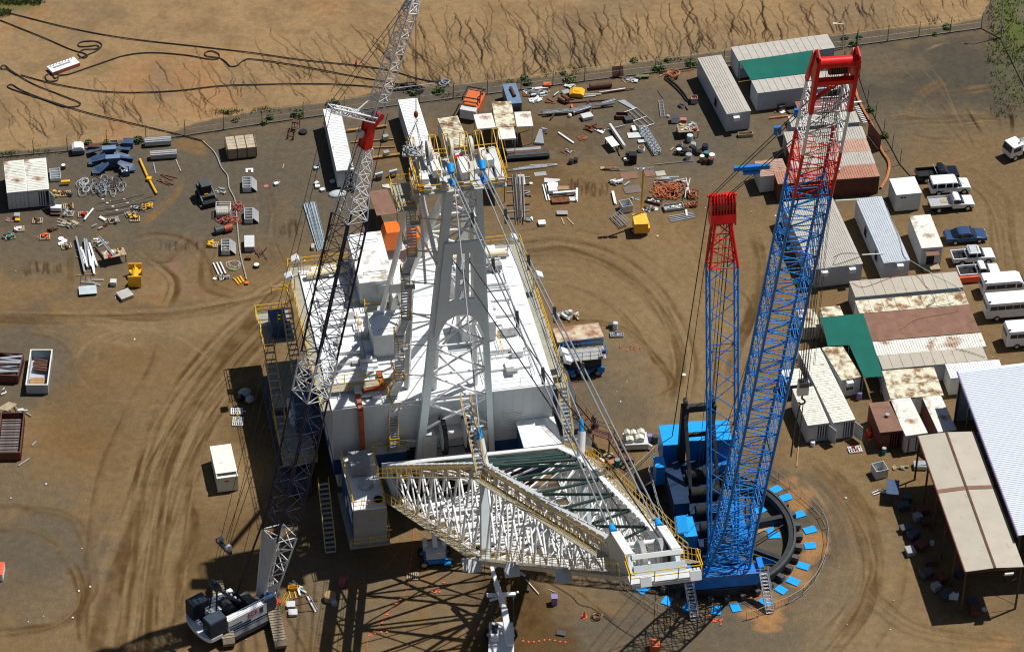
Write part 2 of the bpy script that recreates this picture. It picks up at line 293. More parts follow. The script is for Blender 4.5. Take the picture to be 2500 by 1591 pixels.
TR = [("-60,772 200,776 430,764 600,738 740,690", 3.2, DARK, .6, .8), ("-60,745 250,742 480,720 660,670", 3, OCHR, .35, .7),
      ("760,680 650,770 540,880 450,1000 400,1140 380,1300 360,1450 350,1620", 7.5, DARK, .6, .95), ("700,720 590,820 480,960 420,1100 330,1300 260,1480 230,1620", 7, DARK, .5, .95),
      ("760,640 640,720 500,780 380,800 250,790 100,760", 6, LITE, .35, .8),
      ("650,872 570,915 525,985 508,1050 470,1130 458,1220 475,1290 430,1400 445,1500 470,1600", 1.3, DARK, .8, .2), ("640,900 560,960 540,1030 490,1100 470,1200", .5, LITE, .5, 0),
      ("700,690 590,790 500,900 440,980 370,1110 340,1210", 1.0, DARK, .6, .5), ("395,815 375,890 330,970 290,1050 240,1180 225,1300 210,1400", 1.1, DARK, .55, .4),
      ("560,900 470,990 400,1090 350,1200 345,1330 330,1450 300,1600", 2.2, DARK, .5, .9),
      ("-60,1293 60,1290 130,1318 165,1362 200,1425 205,1470 180,1505 110,1532 -60,1548", 1.5, DARK, .7, .3), ("50,1262 95,1246 160,1258 195,1290 220,1370 225,1440 200,1500 205,1600", 1.3, DARK, .6, .5),
      ("-60,1235 60,1240 130,1268", 1.2, DARK, .4, .8), ("350,1365 375,1415 405,1470 420,1520", 1.0, DARK, .6, .5), ("490,1290 455,1370 430,1400", 1.2, DARK, .5, .4),
      ("190,905 195,860 240,822 330,802 410,812 480,850 535,900", .45, LITE, .7, 0), ("235,905 240,850 290,818 360,806", .4, LITE, .6, 0), ("190,905 215,945 290,978 400,965", .45, LITE, .55, 0), ("330,985 420,990 520,960", .3, LITE, .5, 0), ("60,800 150,830 190,880", 1.5, DARK, .4, .7),
      ("310,590 380,575 450,590 500,640 520,710", 1.6, DARK, .55, .8), ("315,600 370,640 420,690 400,760", 2.0, DARK, .55, .9), ("330,560 420,480 440,420", 1.6, OCHR, .5, .5), ("520,560 500,640 510,700 600,730", 2.6, DARK, .35, .9),
      ("40,650 160,655 175,700 168,735", 1.2, OCHR, .6, .6), ("170,600 172,680 165,740", .8, DARK, .4, .5), ("700,450 690,560 720,640", 2.2, OCHR, .35, .6),
      ("1240,600 1370,592 1500,625 1600,700 1665,800 1690,900 1660,1000", 5.5, DARK, .38, .95), ("1250,660 1400,670 1520,720 1600,800 1650,900", 5, LITE, .3, .9), ("1320,780 1480,790 1560,830 1640,930 1600,960", 1.0, DARK, .6, .6), ("1560,840 1600,880 1650,930 1620,960 1560,980", .8, DARK, .5, .6),
      ("1700,520 1640,560 1700,640 1700,760", 3, OCHR, .5, .8), ("1840,560 1865,650 1850,740 1800,850 1790,930", 1.8, DARK, .55, .8), ("1780,690 1830,720 1850,780", 1.2, DARK, .6, .9), ("1860,600 1880,700 1860,800", 1.0, OCHR, .6, .7),
      ("1900,1080 2010,1150 2080,1240 2110,1350 2090,1450 2030,1530 1900,1600", 6.5, LITE, .45, .9), ("1960,1090 2080,1170 2150,1280 2160,1400 2130,1500 2060,1610", 5, DARK, .32, .95), ("2100,1330 2130,1430 2100,1520 2070,1610", 1.4, DARK, .45, .8),
      ("2500,1560 2350,1550 2220,1520 2120,1440", 5, DARK, .35, .95), ("1990,1580 2120,1560 2300,1590", 4, LITE, .3, .9), ("2100,1220 2170,1275", .8, DARK, .6, .5), ("2050,1215 2120,1250 2160,1262", .7, DARK, .5, .5), ("2110,1280 2160,1300 2150,1310", .9, DARK, .5, .4),
      ("2345,246 2372,272 2395,300 2412,330", .8, DARK*.35, .85, .7), ("2355,255 2375,290 2405,335", .5, DARK*.5, .7, .5), ("2405,248 2432,278 2440,305 2440,335", .6, DARK*.35, .8, .5), ("2430,232 2455,255 2470,290 2470,335", .6, DARK*.35, .8, .5), ("2290,245 2345,300 2365,345", .8, DARK*.5, .6, .5),
      ("2320,190 2250,230 2210,300", 1.5, OCHR, .35, .7), ("2230,140 2290,110 2330,105", .5, LITE, .5, 0), ("2150,145 2230,143", .5, DARK, .7, 0), ("2152,163 2215,165", .5, OCHR, .8, 0), ("2150,190 2210,182", 1.1, DARK, .6, .2), ("2160,270 2300,272 2420,270", 1.6, LITE, .3, .9), ("2180,300 2330,295", 1.6, LITE, .3, .9), ("2200,210 2300,230 2440,210", 2, OCHR, .35, .8), ("2190,320 2260,340 2350,345", 1.5, DARK, .35, .8),
      ("2300,400 2420,480 2440,600 2470,720", 6, DARK, .22, .9), ("2420,350 2330,380 2260,390", 3, OCHR, .4, .8), ("1000,620 900,600", .1, LITE, 0, 0),
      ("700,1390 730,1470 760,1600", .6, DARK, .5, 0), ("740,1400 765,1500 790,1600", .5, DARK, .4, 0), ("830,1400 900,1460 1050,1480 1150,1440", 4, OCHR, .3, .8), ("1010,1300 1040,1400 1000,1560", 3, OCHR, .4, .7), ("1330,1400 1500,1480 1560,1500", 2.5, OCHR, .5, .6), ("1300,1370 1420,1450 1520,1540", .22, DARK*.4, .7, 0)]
for i, t in enumerate(TR): track(*t, seed=i+3)
rt_ = np.random.default_rng(31)
def bundle(pts, spread, n_, seed, a=.6):
    P = [tuple(map(float, q.split(','))) for q in pts.split()]
    for i in range(n_):
        o1, o2 = rt_.normal()*spread, rt_.normal()*spread; k = len(P); s0 = int(rt_.integers(0, max(1, k-3))); e0 = int(rt_.integers(s0+3, k+1)) if s0+3 <= k else k
        Q = [(p[0]+o1*(1-j/k)+o2*j/k+rt_.normal()*2, p[1]+(o1+o2)*.12) for j, p in enumerate(P)][s0:e0]
        if len(Q) > 2: track(Q, .22+.12*rt_.random(), [DARK, DARK*.8, LITE][i % 3], a*(.5+.5*rt_.random()), seed=i+seed, endfade=4)
bundle("740,690 650,780 560,880 470,1000 410,1130 380,1280 360,1420 350,1560 345,1640", 34, 34, 1); bundle("700,740 600,840 520,940 450,1060 400,1200 370,1340 350,1480 340,1620", 60, 26, 50, .5)
bundle("0,765 120,770 260,772 400,768 520,752 640,728 740,690", 12, 10, 90); bundle("1260,610 1380,600 1500,640 1590,710 1650,800 1680,900 1660,1000", 26, 22, 120, .5); bundle("1240,680 1380,690 1500,740 1590,830 1640,930", 24, 12, 160, .5)
bundle("1930,1090 2020,1170 2090,1270 2120,1380 2090,1480 2030,1560 1960,1640", 30, 24, 200, .5); bundle("2500,1570 2380,1555 2260,1530 2160,1470 2110,1390", 22, 12, 240, .45); bundle("0,1300 80,1300 150,1340 190,1400 200,1470 150,1520 60,1545 -40,1555", 8, 8, 270, .6)
bundle("2330,420 2420,500 2450,620 2460,740", 30, 8, 300, .35); bundle("1840,560 1860,660 1840,760 1800,870 1790,980", 14, 8, 320, .5); bundle("2150,300 2230,290 2310,300 2400,290 2470,300", 40, 14, 340, .45); bundle("2200,150 2260,200 2300,260 2350,330 2400,380", 40, 14, 380, .4); bundle("500,560 460,600 400,640 340,620 300,560", 16, 8, 420, .5); bundle("640,420 660,500 650,580 680,660", 20, 8, 440, .4)
def combs(px, py, n, wpx, hpx, seed, col=DARK*.55):
    r = np.random.default_rng(seed)
    for i in range(n):
        x = px+(r.random()-.5)*wpx; y = py+(r.random()-.5)*hpx*.3; h = hpx*(.5+r.random()*.5)
        track([(x, y-h/2), (x+(r.random()-.5)*6, y), (x+(r.random()-.3)*8, y+h/2)], .28, col, .55, seed=i, endfade=.5)
for q in [(115, 655, 16, 120, 40, 1), (700, 560, 10, 60, 40, 2), (1440, 465, 12, 90, 45, 3), (430, 600, 12, 120, 30, 4), (1395, 460, 6, 40, 50, 5), (1760, 560, 5, 60, 30, 6), (720, 545, 7, 30, 30, 7)]: combs(*q)
# excavated soil at the bottom: broken clods
ex = 1-sst(.6, 1.1, np.hypot((PX-1240)/85, (PY-1490)/130)+fbm(2, 401)*.35)
Zd += ex*(fbm(1.6, 405, 4)*.28); Cc *= (1-.28*ex*sst(0, .5, fbm(.9, 409, 3)))[..., None]
# the eroded bank
bank = sst(6, -6, below(TANB)+wob2*.7)
bank = np.where(PX > 2440, 0, bank)
bc = ETAN*(1+.10*fbm(5, 501))[..., None]; bc = bc*(1-.18*sst(-.1, .6, fbm(3, 505, 4, ax=1, ay=1)))[..., None]
greyb = .55*sst(.05, .5, fbm(11, 511)); bc = bc*(1-greyb[..., None])+alb(132, 114, 92)*greyb[..., None]
redb = .4*sst(.1, .6, fbm(8, 521))*(PX < 900); bc = bc*(1-redb[..., None])+alb(182, 128, 84)*redb[..., None]
Cc = Cc*(1-bank[..., None])+bc*bank[..., None]
strip = sst(-4, 4, below(TANB)+wob2*.5)*(1-sst(-2, 14, below(FENCE))); mixto(GRAV*.95, .8*strip)
veg = sst(2405, 2450, PX+wob)*(1-sst(90, 330, PY+(2500-PX)*.6)); mixto(alb(112, 108, 84), .8*veg); mixto(alb(92, 104, 50), .8*veg*sst(-.2, .4, fbm(2.5, 541)))
vegl = (1-sst(60, 130, PX+wob))*(1-sst(10, 40, PY)); mixto(alb(96, 104, 52), .8*vegl)
# rills
rr = np.random.default_rng(99); bxs = [p[0] for p in TANB]; bys = [p[1] for p in TANB]
VB = vn(2.5, 613)
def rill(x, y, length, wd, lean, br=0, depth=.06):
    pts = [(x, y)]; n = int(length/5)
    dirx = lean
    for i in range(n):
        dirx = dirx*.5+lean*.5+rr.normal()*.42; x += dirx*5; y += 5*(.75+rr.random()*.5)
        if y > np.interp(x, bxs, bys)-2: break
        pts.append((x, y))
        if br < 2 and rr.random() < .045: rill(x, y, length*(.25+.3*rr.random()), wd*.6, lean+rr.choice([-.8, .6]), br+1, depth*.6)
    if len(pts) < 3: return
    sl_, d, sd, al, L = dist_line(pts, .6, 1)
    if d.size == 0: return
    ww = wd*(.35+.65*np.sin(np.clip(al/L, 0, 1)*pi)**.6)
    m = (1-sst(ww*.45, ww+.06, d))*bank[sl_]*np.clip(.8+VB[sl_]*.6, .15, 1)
    Cc[sl_] *= (1-np.clip(m*(.92 if wd > .1 else .78), 0, .8))[..., None]; Zd[sl_] -= depth*m  # crack shade painted into the colour, together with darker exposed subsoil
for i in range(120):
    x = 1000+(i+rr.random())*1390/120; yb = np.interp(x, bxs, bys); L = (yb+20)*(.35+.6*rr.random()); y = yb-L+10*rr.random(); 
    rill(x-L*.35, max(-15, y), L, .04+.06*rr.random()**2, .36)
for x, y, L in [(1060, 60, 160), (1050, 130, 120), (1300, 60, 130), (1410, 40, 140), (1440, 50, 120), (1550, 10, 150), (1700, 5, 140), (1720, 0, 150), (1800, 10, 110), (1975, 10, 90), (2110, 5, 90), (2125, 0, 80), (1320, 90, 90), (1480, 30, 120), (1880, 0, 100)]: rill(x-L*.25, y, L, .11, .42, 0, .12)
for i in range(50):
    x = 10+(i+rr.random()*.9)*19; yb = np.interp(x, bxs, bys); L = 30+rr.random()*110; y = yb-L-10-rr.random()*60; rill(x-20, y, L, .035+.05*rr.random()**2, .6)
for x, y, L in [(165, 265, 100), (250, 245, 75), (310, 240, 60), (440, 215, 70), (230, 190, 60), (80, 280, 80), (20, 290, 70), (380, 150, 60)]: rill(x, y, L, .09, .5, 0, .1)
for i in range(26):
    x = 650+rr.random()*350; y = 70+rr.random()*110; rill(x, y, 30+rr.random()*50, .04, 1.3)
Cc *= np.array([1.0, .995, .94])
# relief
Zd += .02*fbm(.8, 701, 3)+.05*fbm(5, 711, 2)*(1-bank)*.5 + bank*.035*fbm(2.6, 721, 4)
edge = (PX < 2500) | True
co = np.empty((NY, NX, 3)); co[..., 0] = X; co[..., 1] = Y; co[..., 2] = Zd-.02
me = bpy.data.meshes.new('ground'); nv = NX*NY; me.vertices.add(nv); me.vertices.foreach_set('co', co.astype(np.float32).ravel())
idx = np.arange(nv).reshape(NY, NX); q = np.stack([idx[:-1, :-1], idx[:-1, 1:], idx[1:, 1:], idx[1:, :-1]], -1).reshape(-1, 4); nf = len(q)
me.loops.add(nf*4); me.polygons.add(nf); me.loops.foreach_set('vertex_index', q.ravel().astype(np.int32)); me.polygons.foreach_set('loop_start', np.arange(0, nf*4, 4, dtype=np.int32)); me.polygons.foreach_set('loop_total', np.full(nf, 4, np.int32)); me.polygons.foreach_set('use_smooth', np.ones(nf, bool))
me.update(calc_edges=True); at = me.color_attributes.new('soil', 'FLOAT_COLOR', 'POINT'); ca = np.ones((nv, 4), np.float32); ca[:, :3] = Cc.reshape(-1, 3); at.data.foreach_set('color', ca.ravel())
gm = bpy.data.materials.new('soil'); gm.use_nodes = True; n = gm.node_tree.nodes; l = gm.node_tree.links; b = n['Principled BSDF']; b.inputs['Roughness'].default_value = .95; b.inputs['Specular IOR Level'].default_value = .12
ac = n.new('ShaderNodeAttribute'); ac.attribute_name = 'soil'; tc = n.new('ShaderNodeTexCoord'); src = ac.outputs['Color']
for sc_, lo, hi in ((1.2, .86, 1.12), (6, .86, 1.13), (22, .72, 1.26)):
    no = n.new('ShaderNodeTexNoise'); no.inputs['Scale'].default_value = sc_; no.inputs['Detail'].default_value = 4; no.inputs['Roughness'].default_value = .6; l.new(tc.outputs['Object'], no.inputs['Vector'])
    rp = n.new('ShaderNodeMapRange'); rp.inputs[1].default_value = .32; rp.inputs[2].default_value = .68; rp.inputs[3].default_value = lo; rp.inputs[4].default_value = hi; l.new(no.outputs[0], rp.inputs[0])
    vm = n.new('ShaderNodeVectorMath'); vm.operation = 'SCALE'; l.new(src, vm.inputs[0]); l.new(rp.outputs[0], vm.inputs['Scale']); src = vm.outputs[0]
l.new(src, b.inputs['Base Color']); bp = n.new('ShaderNodeBump'); bp.inputs['Strength'].default_value = .7; bp.inputs['Distance'].default_value = .06; l.new(no.outputs[0], bp.inputs['Height']); l.new(bp.outputs[0], b.inputs['Normal'])
me.materials.append(gm); go = bpy.data.objects.new('ground', me); COL.objects.link(go); go['kind'] = 'structure'
del X, Y, PX, PY, _dx, _dy, _k, co, ca
# ------------------------------------------------------------ sheds, containers, offices
def frame(NL, NR, FL, h):
    a = G(*NL, h); b = G(*NR, h); ex = (b-a); ex.z = 0; wd = ex.length; ex.normalize(); yaw = math.atan2(ex.y, ex.x)
    if isinstance(FL, (int, float)): ln = FL
    else: f = G(*FL, h)-a; ln = abs(f.dot(V((-ex.y, ex.x, 0))))
    return (a.x, a.y, 0), yaw, wd, ln
def ribs(mb, wd, ln, z, along='y', step=.32, t=.045, r=.11):
    if along == 'y':
        k = int(ln/step)
        for i in range(1, k): mb.bx(.06, i*step-r/2, z, wd-.06, i*step+r/2, z+t)
    else:
        k = int(wd/step)
        for i in range(1, k): mb.bx(i*step-r/2, .06, z, i*step+r/2, ln-.06, z+t)
    return mb
def wall_ribs(mb, wd, ln, z0, z1, step=.28):
    for i in range(1, int(wd/step)):
        for y0, y1 in ((-.03, .0), (ln, ln+.03)): mb.bx(i*step-.06, y0, z0, i*step+.06, y1, z1)
    for i in range(1, int(ln/step)):
        for x0, x1 in ((-.03, .0), (wd, wd+.03)): mb.bx(x0, i*step-.06, z0, x1, i*step+.06, z1)
def container(name, NL, NR, FL, h, label, cat='container', wall=m_wall, roof=m_wroof, group=None, rib='y', step=.32, open_end=None, skid=.12, doors=True, wins=(), acs=(), slope=0, nearcol=None, side_ribs=True, edge=None, vents=0):
    loc, yaw, wd, ln = frame(NL, NR, FL, h)
    t = thing(name, label, cat, loc, yaw, group)
    w_ = MB(); tk = .06
    if open_end:          # open at the near end: floor, back and two sides only
        w_.bx(0, 0, skid, wd, ln, skid+.08); w_.bx(0, 0, skid+.08, tk, ln, h-.08); w_.bx(wd-tk, 0, skid+.08, wd, ln, h-.08); w_.bx(tk, ln-tk, skid+.08, wd-tk, ln, h-.08)
        w_.bx(tk, 0, h-.3, wd-tk, .06, h-.08)
    else: w_.bx(0, 0, skid, wd, ln, h-.08)
    if side_ribs: wall_ribs(w_, wd, ln, skid+.15, h-.15)
    w_.build('wall', wall, t)
    sk = MB()
    for x in (.15, wd-.3): sk.bx(x, .1, 0, x+.15, ln-.1, skid-.004)
    sk.build('skid', m_dgrey, t)
    r_ = MB(); r_.bx(-.04, -.04, h-.076, wd+.04, ln+.04, h)
    if rib: ribs(r_, wd, ln, h, rib, step)
    r_.build('roof', roof, t)
    if edge:
        e_ = MB(); e_.bx(-.07, -.07, h-.14, wd+.07, -.042, h+.05); e_.bx(-.07, -.04, h-.14, -.042, ln+.07, h+.05); e_.bx(wd+.042, -.04, h-.14, wd+.07, ln+.07, h+.05); e_.build('roof_edge', edge, t)
    if open_end:
        side = open_end
        leaf = MB(); x0 = 0 if side == 'right' else wd/2
        leaf.bx(x0+tk+.01, -.05, skid+.1, x0+wd/2-.02, -.004, h-.32); 
        for i in range(1, 4): leaf.bx(x0+i*wd/8-.04, -.075, skid+.15, x0+i*wd/8+.04, -.05, h-.36)
        leaf.build('door', nearcol or wall, t)
        l2 = MB(); xh = wd if side == 'right' else 0; s_ = 1 if side == 'right' else -1
        l2.box((xh+s_*.32, -wd*.23, (skid+h-.2)/2), (.05, wd*.5, h-.5-skid), rz=s_*.45); l2.build('door', nearcol or wall, t, 'door leaf standing open')
    elif doors:
        d = MB(); d.bx(.08, -.04, skid+.1, wd/2-.015, -.004, h-.16); d.bx(wd/2+.015, -.04, skid+.1, wd-.08, -.004, h-.16); d.build('door', nearcol or wall, t)
        b_ = MB(); [b_.tube((wd*q, -.07, skid+.2), (wd*q, -.07, h-.25), .025, 5) for q in (.2, .38, .62, .8)]; b_.build('locking_bar', m_galv, t)
    for side, u0, z0, ww, wh in wins:      # side 'n' near, 'l' left, 'r' right
        f_ = MB(); g_ = MB()
        if side == 'n': f_.bx(u0-.07, -.06, z0-.07, u0+ww+.07, -.034, z0+wh+.07); g_.bx(u0, -.075, z0, u0+ww/2-.02, -.062, z0+wh); g_.bx(u0+ww/2+.02, -.075, z0, u0+ww, -.062, z0+wh)
        if side == 'l': f_.bx(-.06, u0-.07, z0-.07, -.034, u0+ww+.07, z0+wh+.07); g_.bx(-.075, u0, z0, -.062, u0+ww/2-.02, z0+wh); g_.bx(-.075, u0+ww/2+.02, z0, -.062, u0+ww, z0+wh)
        f = f_.build('window', m_white, t); g_.build('pane', m_glass, f)
    for u0, z0 in acs:
        a_ = MB(); a_.bx(u0, -.55, z0, u0+.75, -.034, z0+.5); a_.build('air_conditioner', m_white, t)
    for i in range(vents):
        v_ = MB(); v_.disc((wd*.5+(-1)**i*.2, ln*(i+.6)/(vents+.2), h+.02), .16, .22, 10); v_.disc((wd*.5+(-1)**i*.2, ln*(i+.6)/(vents+.2), h+.24), .24, .1, 10); v_.build('roof_vent', m_galv, t)
    return t, wd, ln
z3 = 3.736
def q1(x, y): return (x/z3, y/z3)
def q2(x, y): return (620+x/z3, y/z3)
def q3(x, y): return (1240+x/z3, y/z3)
def q4(x, y): return (1860+x/z3, y/z3)
def q6(x, y): return (620+x/z3, 390+y/z3)
def q7(x, y): return (1240+x/z3, 390+y/z3)
def q8(x, y): return (1860+x/z3, 390+y/z3)
def qa(x, y): return (x/z3, 790+y/z3)
def qc(x, y): return (1240+x/z3, 790+y/z3)
def qd(x, y): return (1860+x/z3, 790+y/z3)
def qh(x, y): return (1860+x/3.728, 1180+y/3.728)
C_ = container
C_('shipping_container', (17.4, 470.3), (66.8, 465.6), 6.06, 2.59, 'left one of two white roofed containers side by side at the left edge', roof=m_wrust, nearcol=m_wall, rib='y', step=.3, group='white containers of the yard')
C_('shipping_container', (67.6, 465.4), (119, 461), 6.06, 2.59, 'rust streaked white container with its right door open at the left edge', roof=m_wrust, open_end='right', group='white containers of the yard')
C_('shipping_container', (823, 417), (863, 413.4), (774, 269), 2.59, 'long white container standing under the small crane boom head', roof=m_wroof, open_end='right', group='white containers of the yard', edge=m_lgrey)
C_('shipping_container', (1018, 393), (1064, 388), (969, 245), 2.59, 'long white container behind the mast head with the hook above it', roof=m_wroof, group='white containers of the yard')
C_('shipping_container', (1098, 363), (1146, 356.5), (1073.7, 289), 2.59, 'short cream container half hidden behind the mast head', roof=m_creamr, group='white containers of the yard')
for k, (NL, NR, FL, lb) in enumerate([((1165.5, 315), (1210.5, 311), (1160.5, 279.5), 'left flat white canopy of the cross shaped group'), ((1211.5, 310.5), (1259.5, 308), (1203, 249), 'rear flat white canopy of the cross shaped group'),
        ((1219, 340), (1260, 337.5), (1212.3, 312), 'front flat white canopy of the cross shaped group'), ((1262, 309.5), (1302, 307.5), (1252, 274), 'right flat white canopy of the cross shaped group')]):
    loc, yaw, wd, ln = frame(NL, NR, FL, 2.7); t = thing('canopy', lb, 'canopy', loc, yaw, 'cross of flat white canopies')
    MB().bx(0, 0, 2.62, wd, ln, 2.7).bx(-.02, -.02, 2.5, wd+.02, .0, 2.615).build('roof', m_creamr if k == 1 else m_wrust, t)
    for x, y in ((.1, .1), (wd-.1, .1), (.1, ln-.1), (wd-.1, ln-.1)): MB().beam((x, y, 0), (x, y, 2.6), .09, .09).build('post', m_galv, t)
# offices at the top right
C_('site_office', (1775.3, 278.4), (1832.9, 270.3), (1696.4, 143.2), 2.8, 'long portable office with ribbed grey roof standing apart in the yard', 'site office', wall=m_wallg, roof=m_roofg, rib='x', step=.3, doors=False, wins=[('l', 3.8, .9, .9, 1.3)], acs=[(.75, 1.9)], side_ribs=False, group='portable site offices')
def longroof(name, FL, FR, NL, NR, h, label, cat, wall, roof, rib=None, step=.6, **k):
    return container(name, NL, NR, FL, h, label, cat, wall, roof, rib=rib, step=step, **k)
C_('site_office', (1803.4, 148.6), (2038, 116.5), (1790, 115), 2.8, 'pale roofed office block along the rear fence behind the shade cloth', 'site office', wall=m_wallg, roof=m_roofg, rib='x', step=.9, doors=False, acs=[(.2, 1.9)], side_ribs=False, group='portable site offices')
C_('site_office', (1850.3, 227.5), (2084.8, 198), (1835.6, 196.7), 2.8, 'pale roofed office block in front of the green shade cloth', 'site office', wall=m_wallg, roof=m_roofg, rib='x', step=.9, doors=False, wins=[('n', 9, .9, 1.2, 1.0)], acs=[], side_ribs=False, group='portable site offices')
def sheet(name, pts, h, mat, label, cat, th=.03, sag=0.0, legs=True, group=None, legm=m_galv):
    W = [G(*p, h) for p in pts]; c = sum(W, V())/len(W); c.z = 0; t = thing(name, label, cat, c, 0, group)
    P = [p-c for p in W]; mb = MB()
    if len(P) == 4 and sag:
        n = 10; vs = []; 
        for j in range(n+1):
            for i in range(n+1):
                u, v_ = i/n, j/n; p = P[0]*(1-u)*(1-v_)+P[1]*u*(1-v_)+P[2]*u*v_+P[3]*(1-u)*v_; p = p.copy(); p.z -= sag*sin(pi*u)*sin(pi*v_)-.05*sag*random.random(); vs.append(p)
        fs = [(j*(n+1)+i, j*(n+1)+i+1, (j+1)*(n+1)+i+1, (j+1)*(n+1)+i) for j in range(n) for i in range(n)]; mb.add(vs, fs, True); mb.add([p-V((0, 0, th)) for p in vs], [f[::-1] for f in fs])
    else: mb.plate([p-V((0, 0, th)) for p in P], (0, 0, th))
    mb.build('roof' if legs else 'cloth', mat, t)
    if legs:
        for p in P:
            q = p*.97; MB().tube((q.x, q.y, 0), (q.x, q.y, h-th-.01), .05, 6).build('post', legm, t)
    return t
sheet('shade_cloth', [(1833, 196), (1982, 178), (1998, 121), (1806, 150)], 2.86, m_tarp, 'dark green shade cloth stretched between two pale office roofs', 'shade cloth', sag=.35)
# rows of containers beside the red and blue boom head
loc6, yaw6, wd6, ln6 = frame((1900, 449), (2147.7, 430), 2.44, 2.59)
ex6 = V((cos(yaw6), sin(yaw6), 0)); ey6 = V((-sin(yaw6), cos(yaw6), 0))
def row(k, x0, x1, roof, wall, label, h=2.59, rib='x', step=.3, vents=0, ln=2.44):
    o = V(loc6)+ex6*x0+ey6*(k); wd = x1-x0
    a = o; t = thing('shipping_container', label, 'container', o, yaw6, 'containers stacked in rows by the fence')
    w_ = MB().bx(0, 0, .1, wd, ln, h-.08); wall_ribs(w_, wd, ln, .2, h-.15); w_.build('wall', wall, t)
    r_ = MB().bx(-.03, -.03, h-.076, wd+.03, ln+.03, h); ribs(r_, wd, ln, h, rib, step); r_.build('roof', roof, t)
    e_ = MB().bx(0, 0, 0, wd, .12, .096).bx(0, ln-.12, 0, wd, ln, .096); e_.build('skid', m_dgrey, t)
    b_ = MB(); [b_.tube((wd+.06, ln*q, .3), (wd+.06, ln*q, h-.25), .025, 5) for q in (.2, .4, .6, .8)]; b_.build('locking_bar', m_galv, t)
    for i in range(vents):
        v_ = MB(); v_.disc((wd*.62, ln*.6, h+.01), .2, .25, 10); v_.ell((wd*.62, ln*.6, h+.35), (.28, .28, .16)); v_.build('roof_vent', m_galv, t)
    return t
row(0, 0, wd6, m_terra, M('brown_container_wall', (.14, .045, .03), .6, var=.2), 'long terracotta roofed container with a round vent nearest the parking', vents=1)
row(2.52, 2.4, wd6+.05, m_roofg, m_wallg, 'grey roofed container directly behind the long terracotta one')
row(5.04, 2.6, wd6+.1, M('faded_terracotta', (.50, .30, .22), .65, var=.15), m_maroon, 'faded terracotta striped container between two grey roofed ones')
row(7.56, 2.8, wd6+.15, m_roofg, m_wallg, 'grey roofed container with the dark gap behind it')
row(10.9, 4.0, wd6+.1, m_roofg, m_wallg, 'short pale roofed container between the dark gap and the dark red one', ln=2.2)
row(13.5, 5.5, wd6, M('dull_pink_sheet', (.30, .13, .12), .6, var=.2), m_maroon, 'dark red striped container farthest back in the rows')
C_('shipping_container', (1858, 431), (1925, 424), (1843, 394), 2.5, 'pinkish roofed container with white walls and brown blotches under the pendant lines', wall=m_lgrey, roof=M('pink_roof_blotched', (.46, .30, .23), .7, dirt=(.26, .12, .05), damt=.5, dsc=.7), group='containers stacked in rows by the fence')
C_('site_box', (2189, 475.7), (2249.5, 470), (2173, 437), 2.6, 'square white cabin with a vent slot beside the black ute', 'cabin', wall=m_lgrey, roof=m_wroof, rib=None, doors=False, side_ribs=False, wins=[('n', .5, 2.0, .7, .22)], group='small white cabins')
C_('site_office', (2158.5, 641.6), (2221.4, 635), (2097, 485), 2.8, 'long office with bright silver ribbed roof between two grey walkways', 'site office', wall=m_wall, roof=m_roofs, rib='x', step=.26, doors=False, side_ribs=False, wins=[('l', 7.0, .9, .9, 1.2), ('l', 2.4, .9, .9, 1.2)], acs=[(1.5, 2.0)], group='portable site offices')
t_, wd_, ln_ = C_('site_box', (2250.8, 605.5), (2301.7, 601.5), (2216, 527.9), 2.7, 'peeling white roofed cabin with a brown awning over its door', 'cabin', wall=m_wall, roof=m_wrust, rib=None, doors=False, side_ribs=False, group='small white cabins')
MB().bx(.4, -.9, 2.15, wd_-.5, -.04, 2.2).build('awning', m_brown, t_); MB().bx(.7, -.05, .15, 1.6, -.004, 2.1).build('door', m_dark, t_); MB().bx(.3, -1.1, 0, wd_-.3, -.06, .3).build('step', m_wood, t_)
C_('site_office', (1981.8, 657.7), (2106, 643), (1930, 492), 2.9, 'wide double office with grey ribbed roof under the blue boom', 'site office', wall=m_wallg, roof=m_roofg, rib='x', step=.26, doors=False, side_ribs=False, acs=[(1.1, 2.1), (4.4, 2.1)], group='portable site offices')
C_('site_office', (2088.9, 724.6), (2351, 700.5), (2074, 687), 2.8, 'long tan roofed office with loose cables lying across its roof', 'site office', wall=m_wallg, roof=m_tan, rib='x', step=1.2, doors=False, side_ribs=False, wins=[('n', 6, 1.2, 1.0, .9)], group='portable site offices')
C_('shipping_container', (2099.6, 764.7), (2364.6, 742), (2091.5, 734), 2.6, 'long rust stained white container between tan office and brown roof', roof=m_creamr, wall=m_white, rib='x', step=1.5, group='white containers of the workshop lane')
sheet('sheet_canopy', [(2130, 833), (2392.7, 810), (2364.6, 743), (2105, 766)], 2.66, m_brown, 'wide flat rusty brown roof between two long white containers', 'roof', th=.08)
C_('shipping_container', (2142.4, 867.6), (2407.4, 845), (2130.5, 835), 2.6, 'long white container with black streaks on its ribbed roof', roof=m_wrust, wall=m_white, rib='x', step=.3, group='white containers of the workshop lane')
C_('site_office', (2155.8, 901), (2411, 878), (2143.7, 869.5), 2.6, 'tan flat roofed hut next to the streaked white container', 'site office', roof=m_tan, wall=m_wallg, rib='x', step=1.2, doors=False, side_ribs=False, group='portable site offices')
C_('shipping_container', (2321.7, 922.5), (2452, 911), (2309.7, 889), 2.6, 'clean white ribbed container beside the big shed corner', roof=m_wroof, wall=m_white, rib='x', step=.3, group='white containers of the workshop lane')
C_('shipping_container', (2165.5, 938.5), (2291, 929), (2155.8, 905), 2.6, 'rear one of two cream container roofs with brown stains', roof=m_creamr, wall=m_cream, rib=None, group='white containers of the workshop lane')
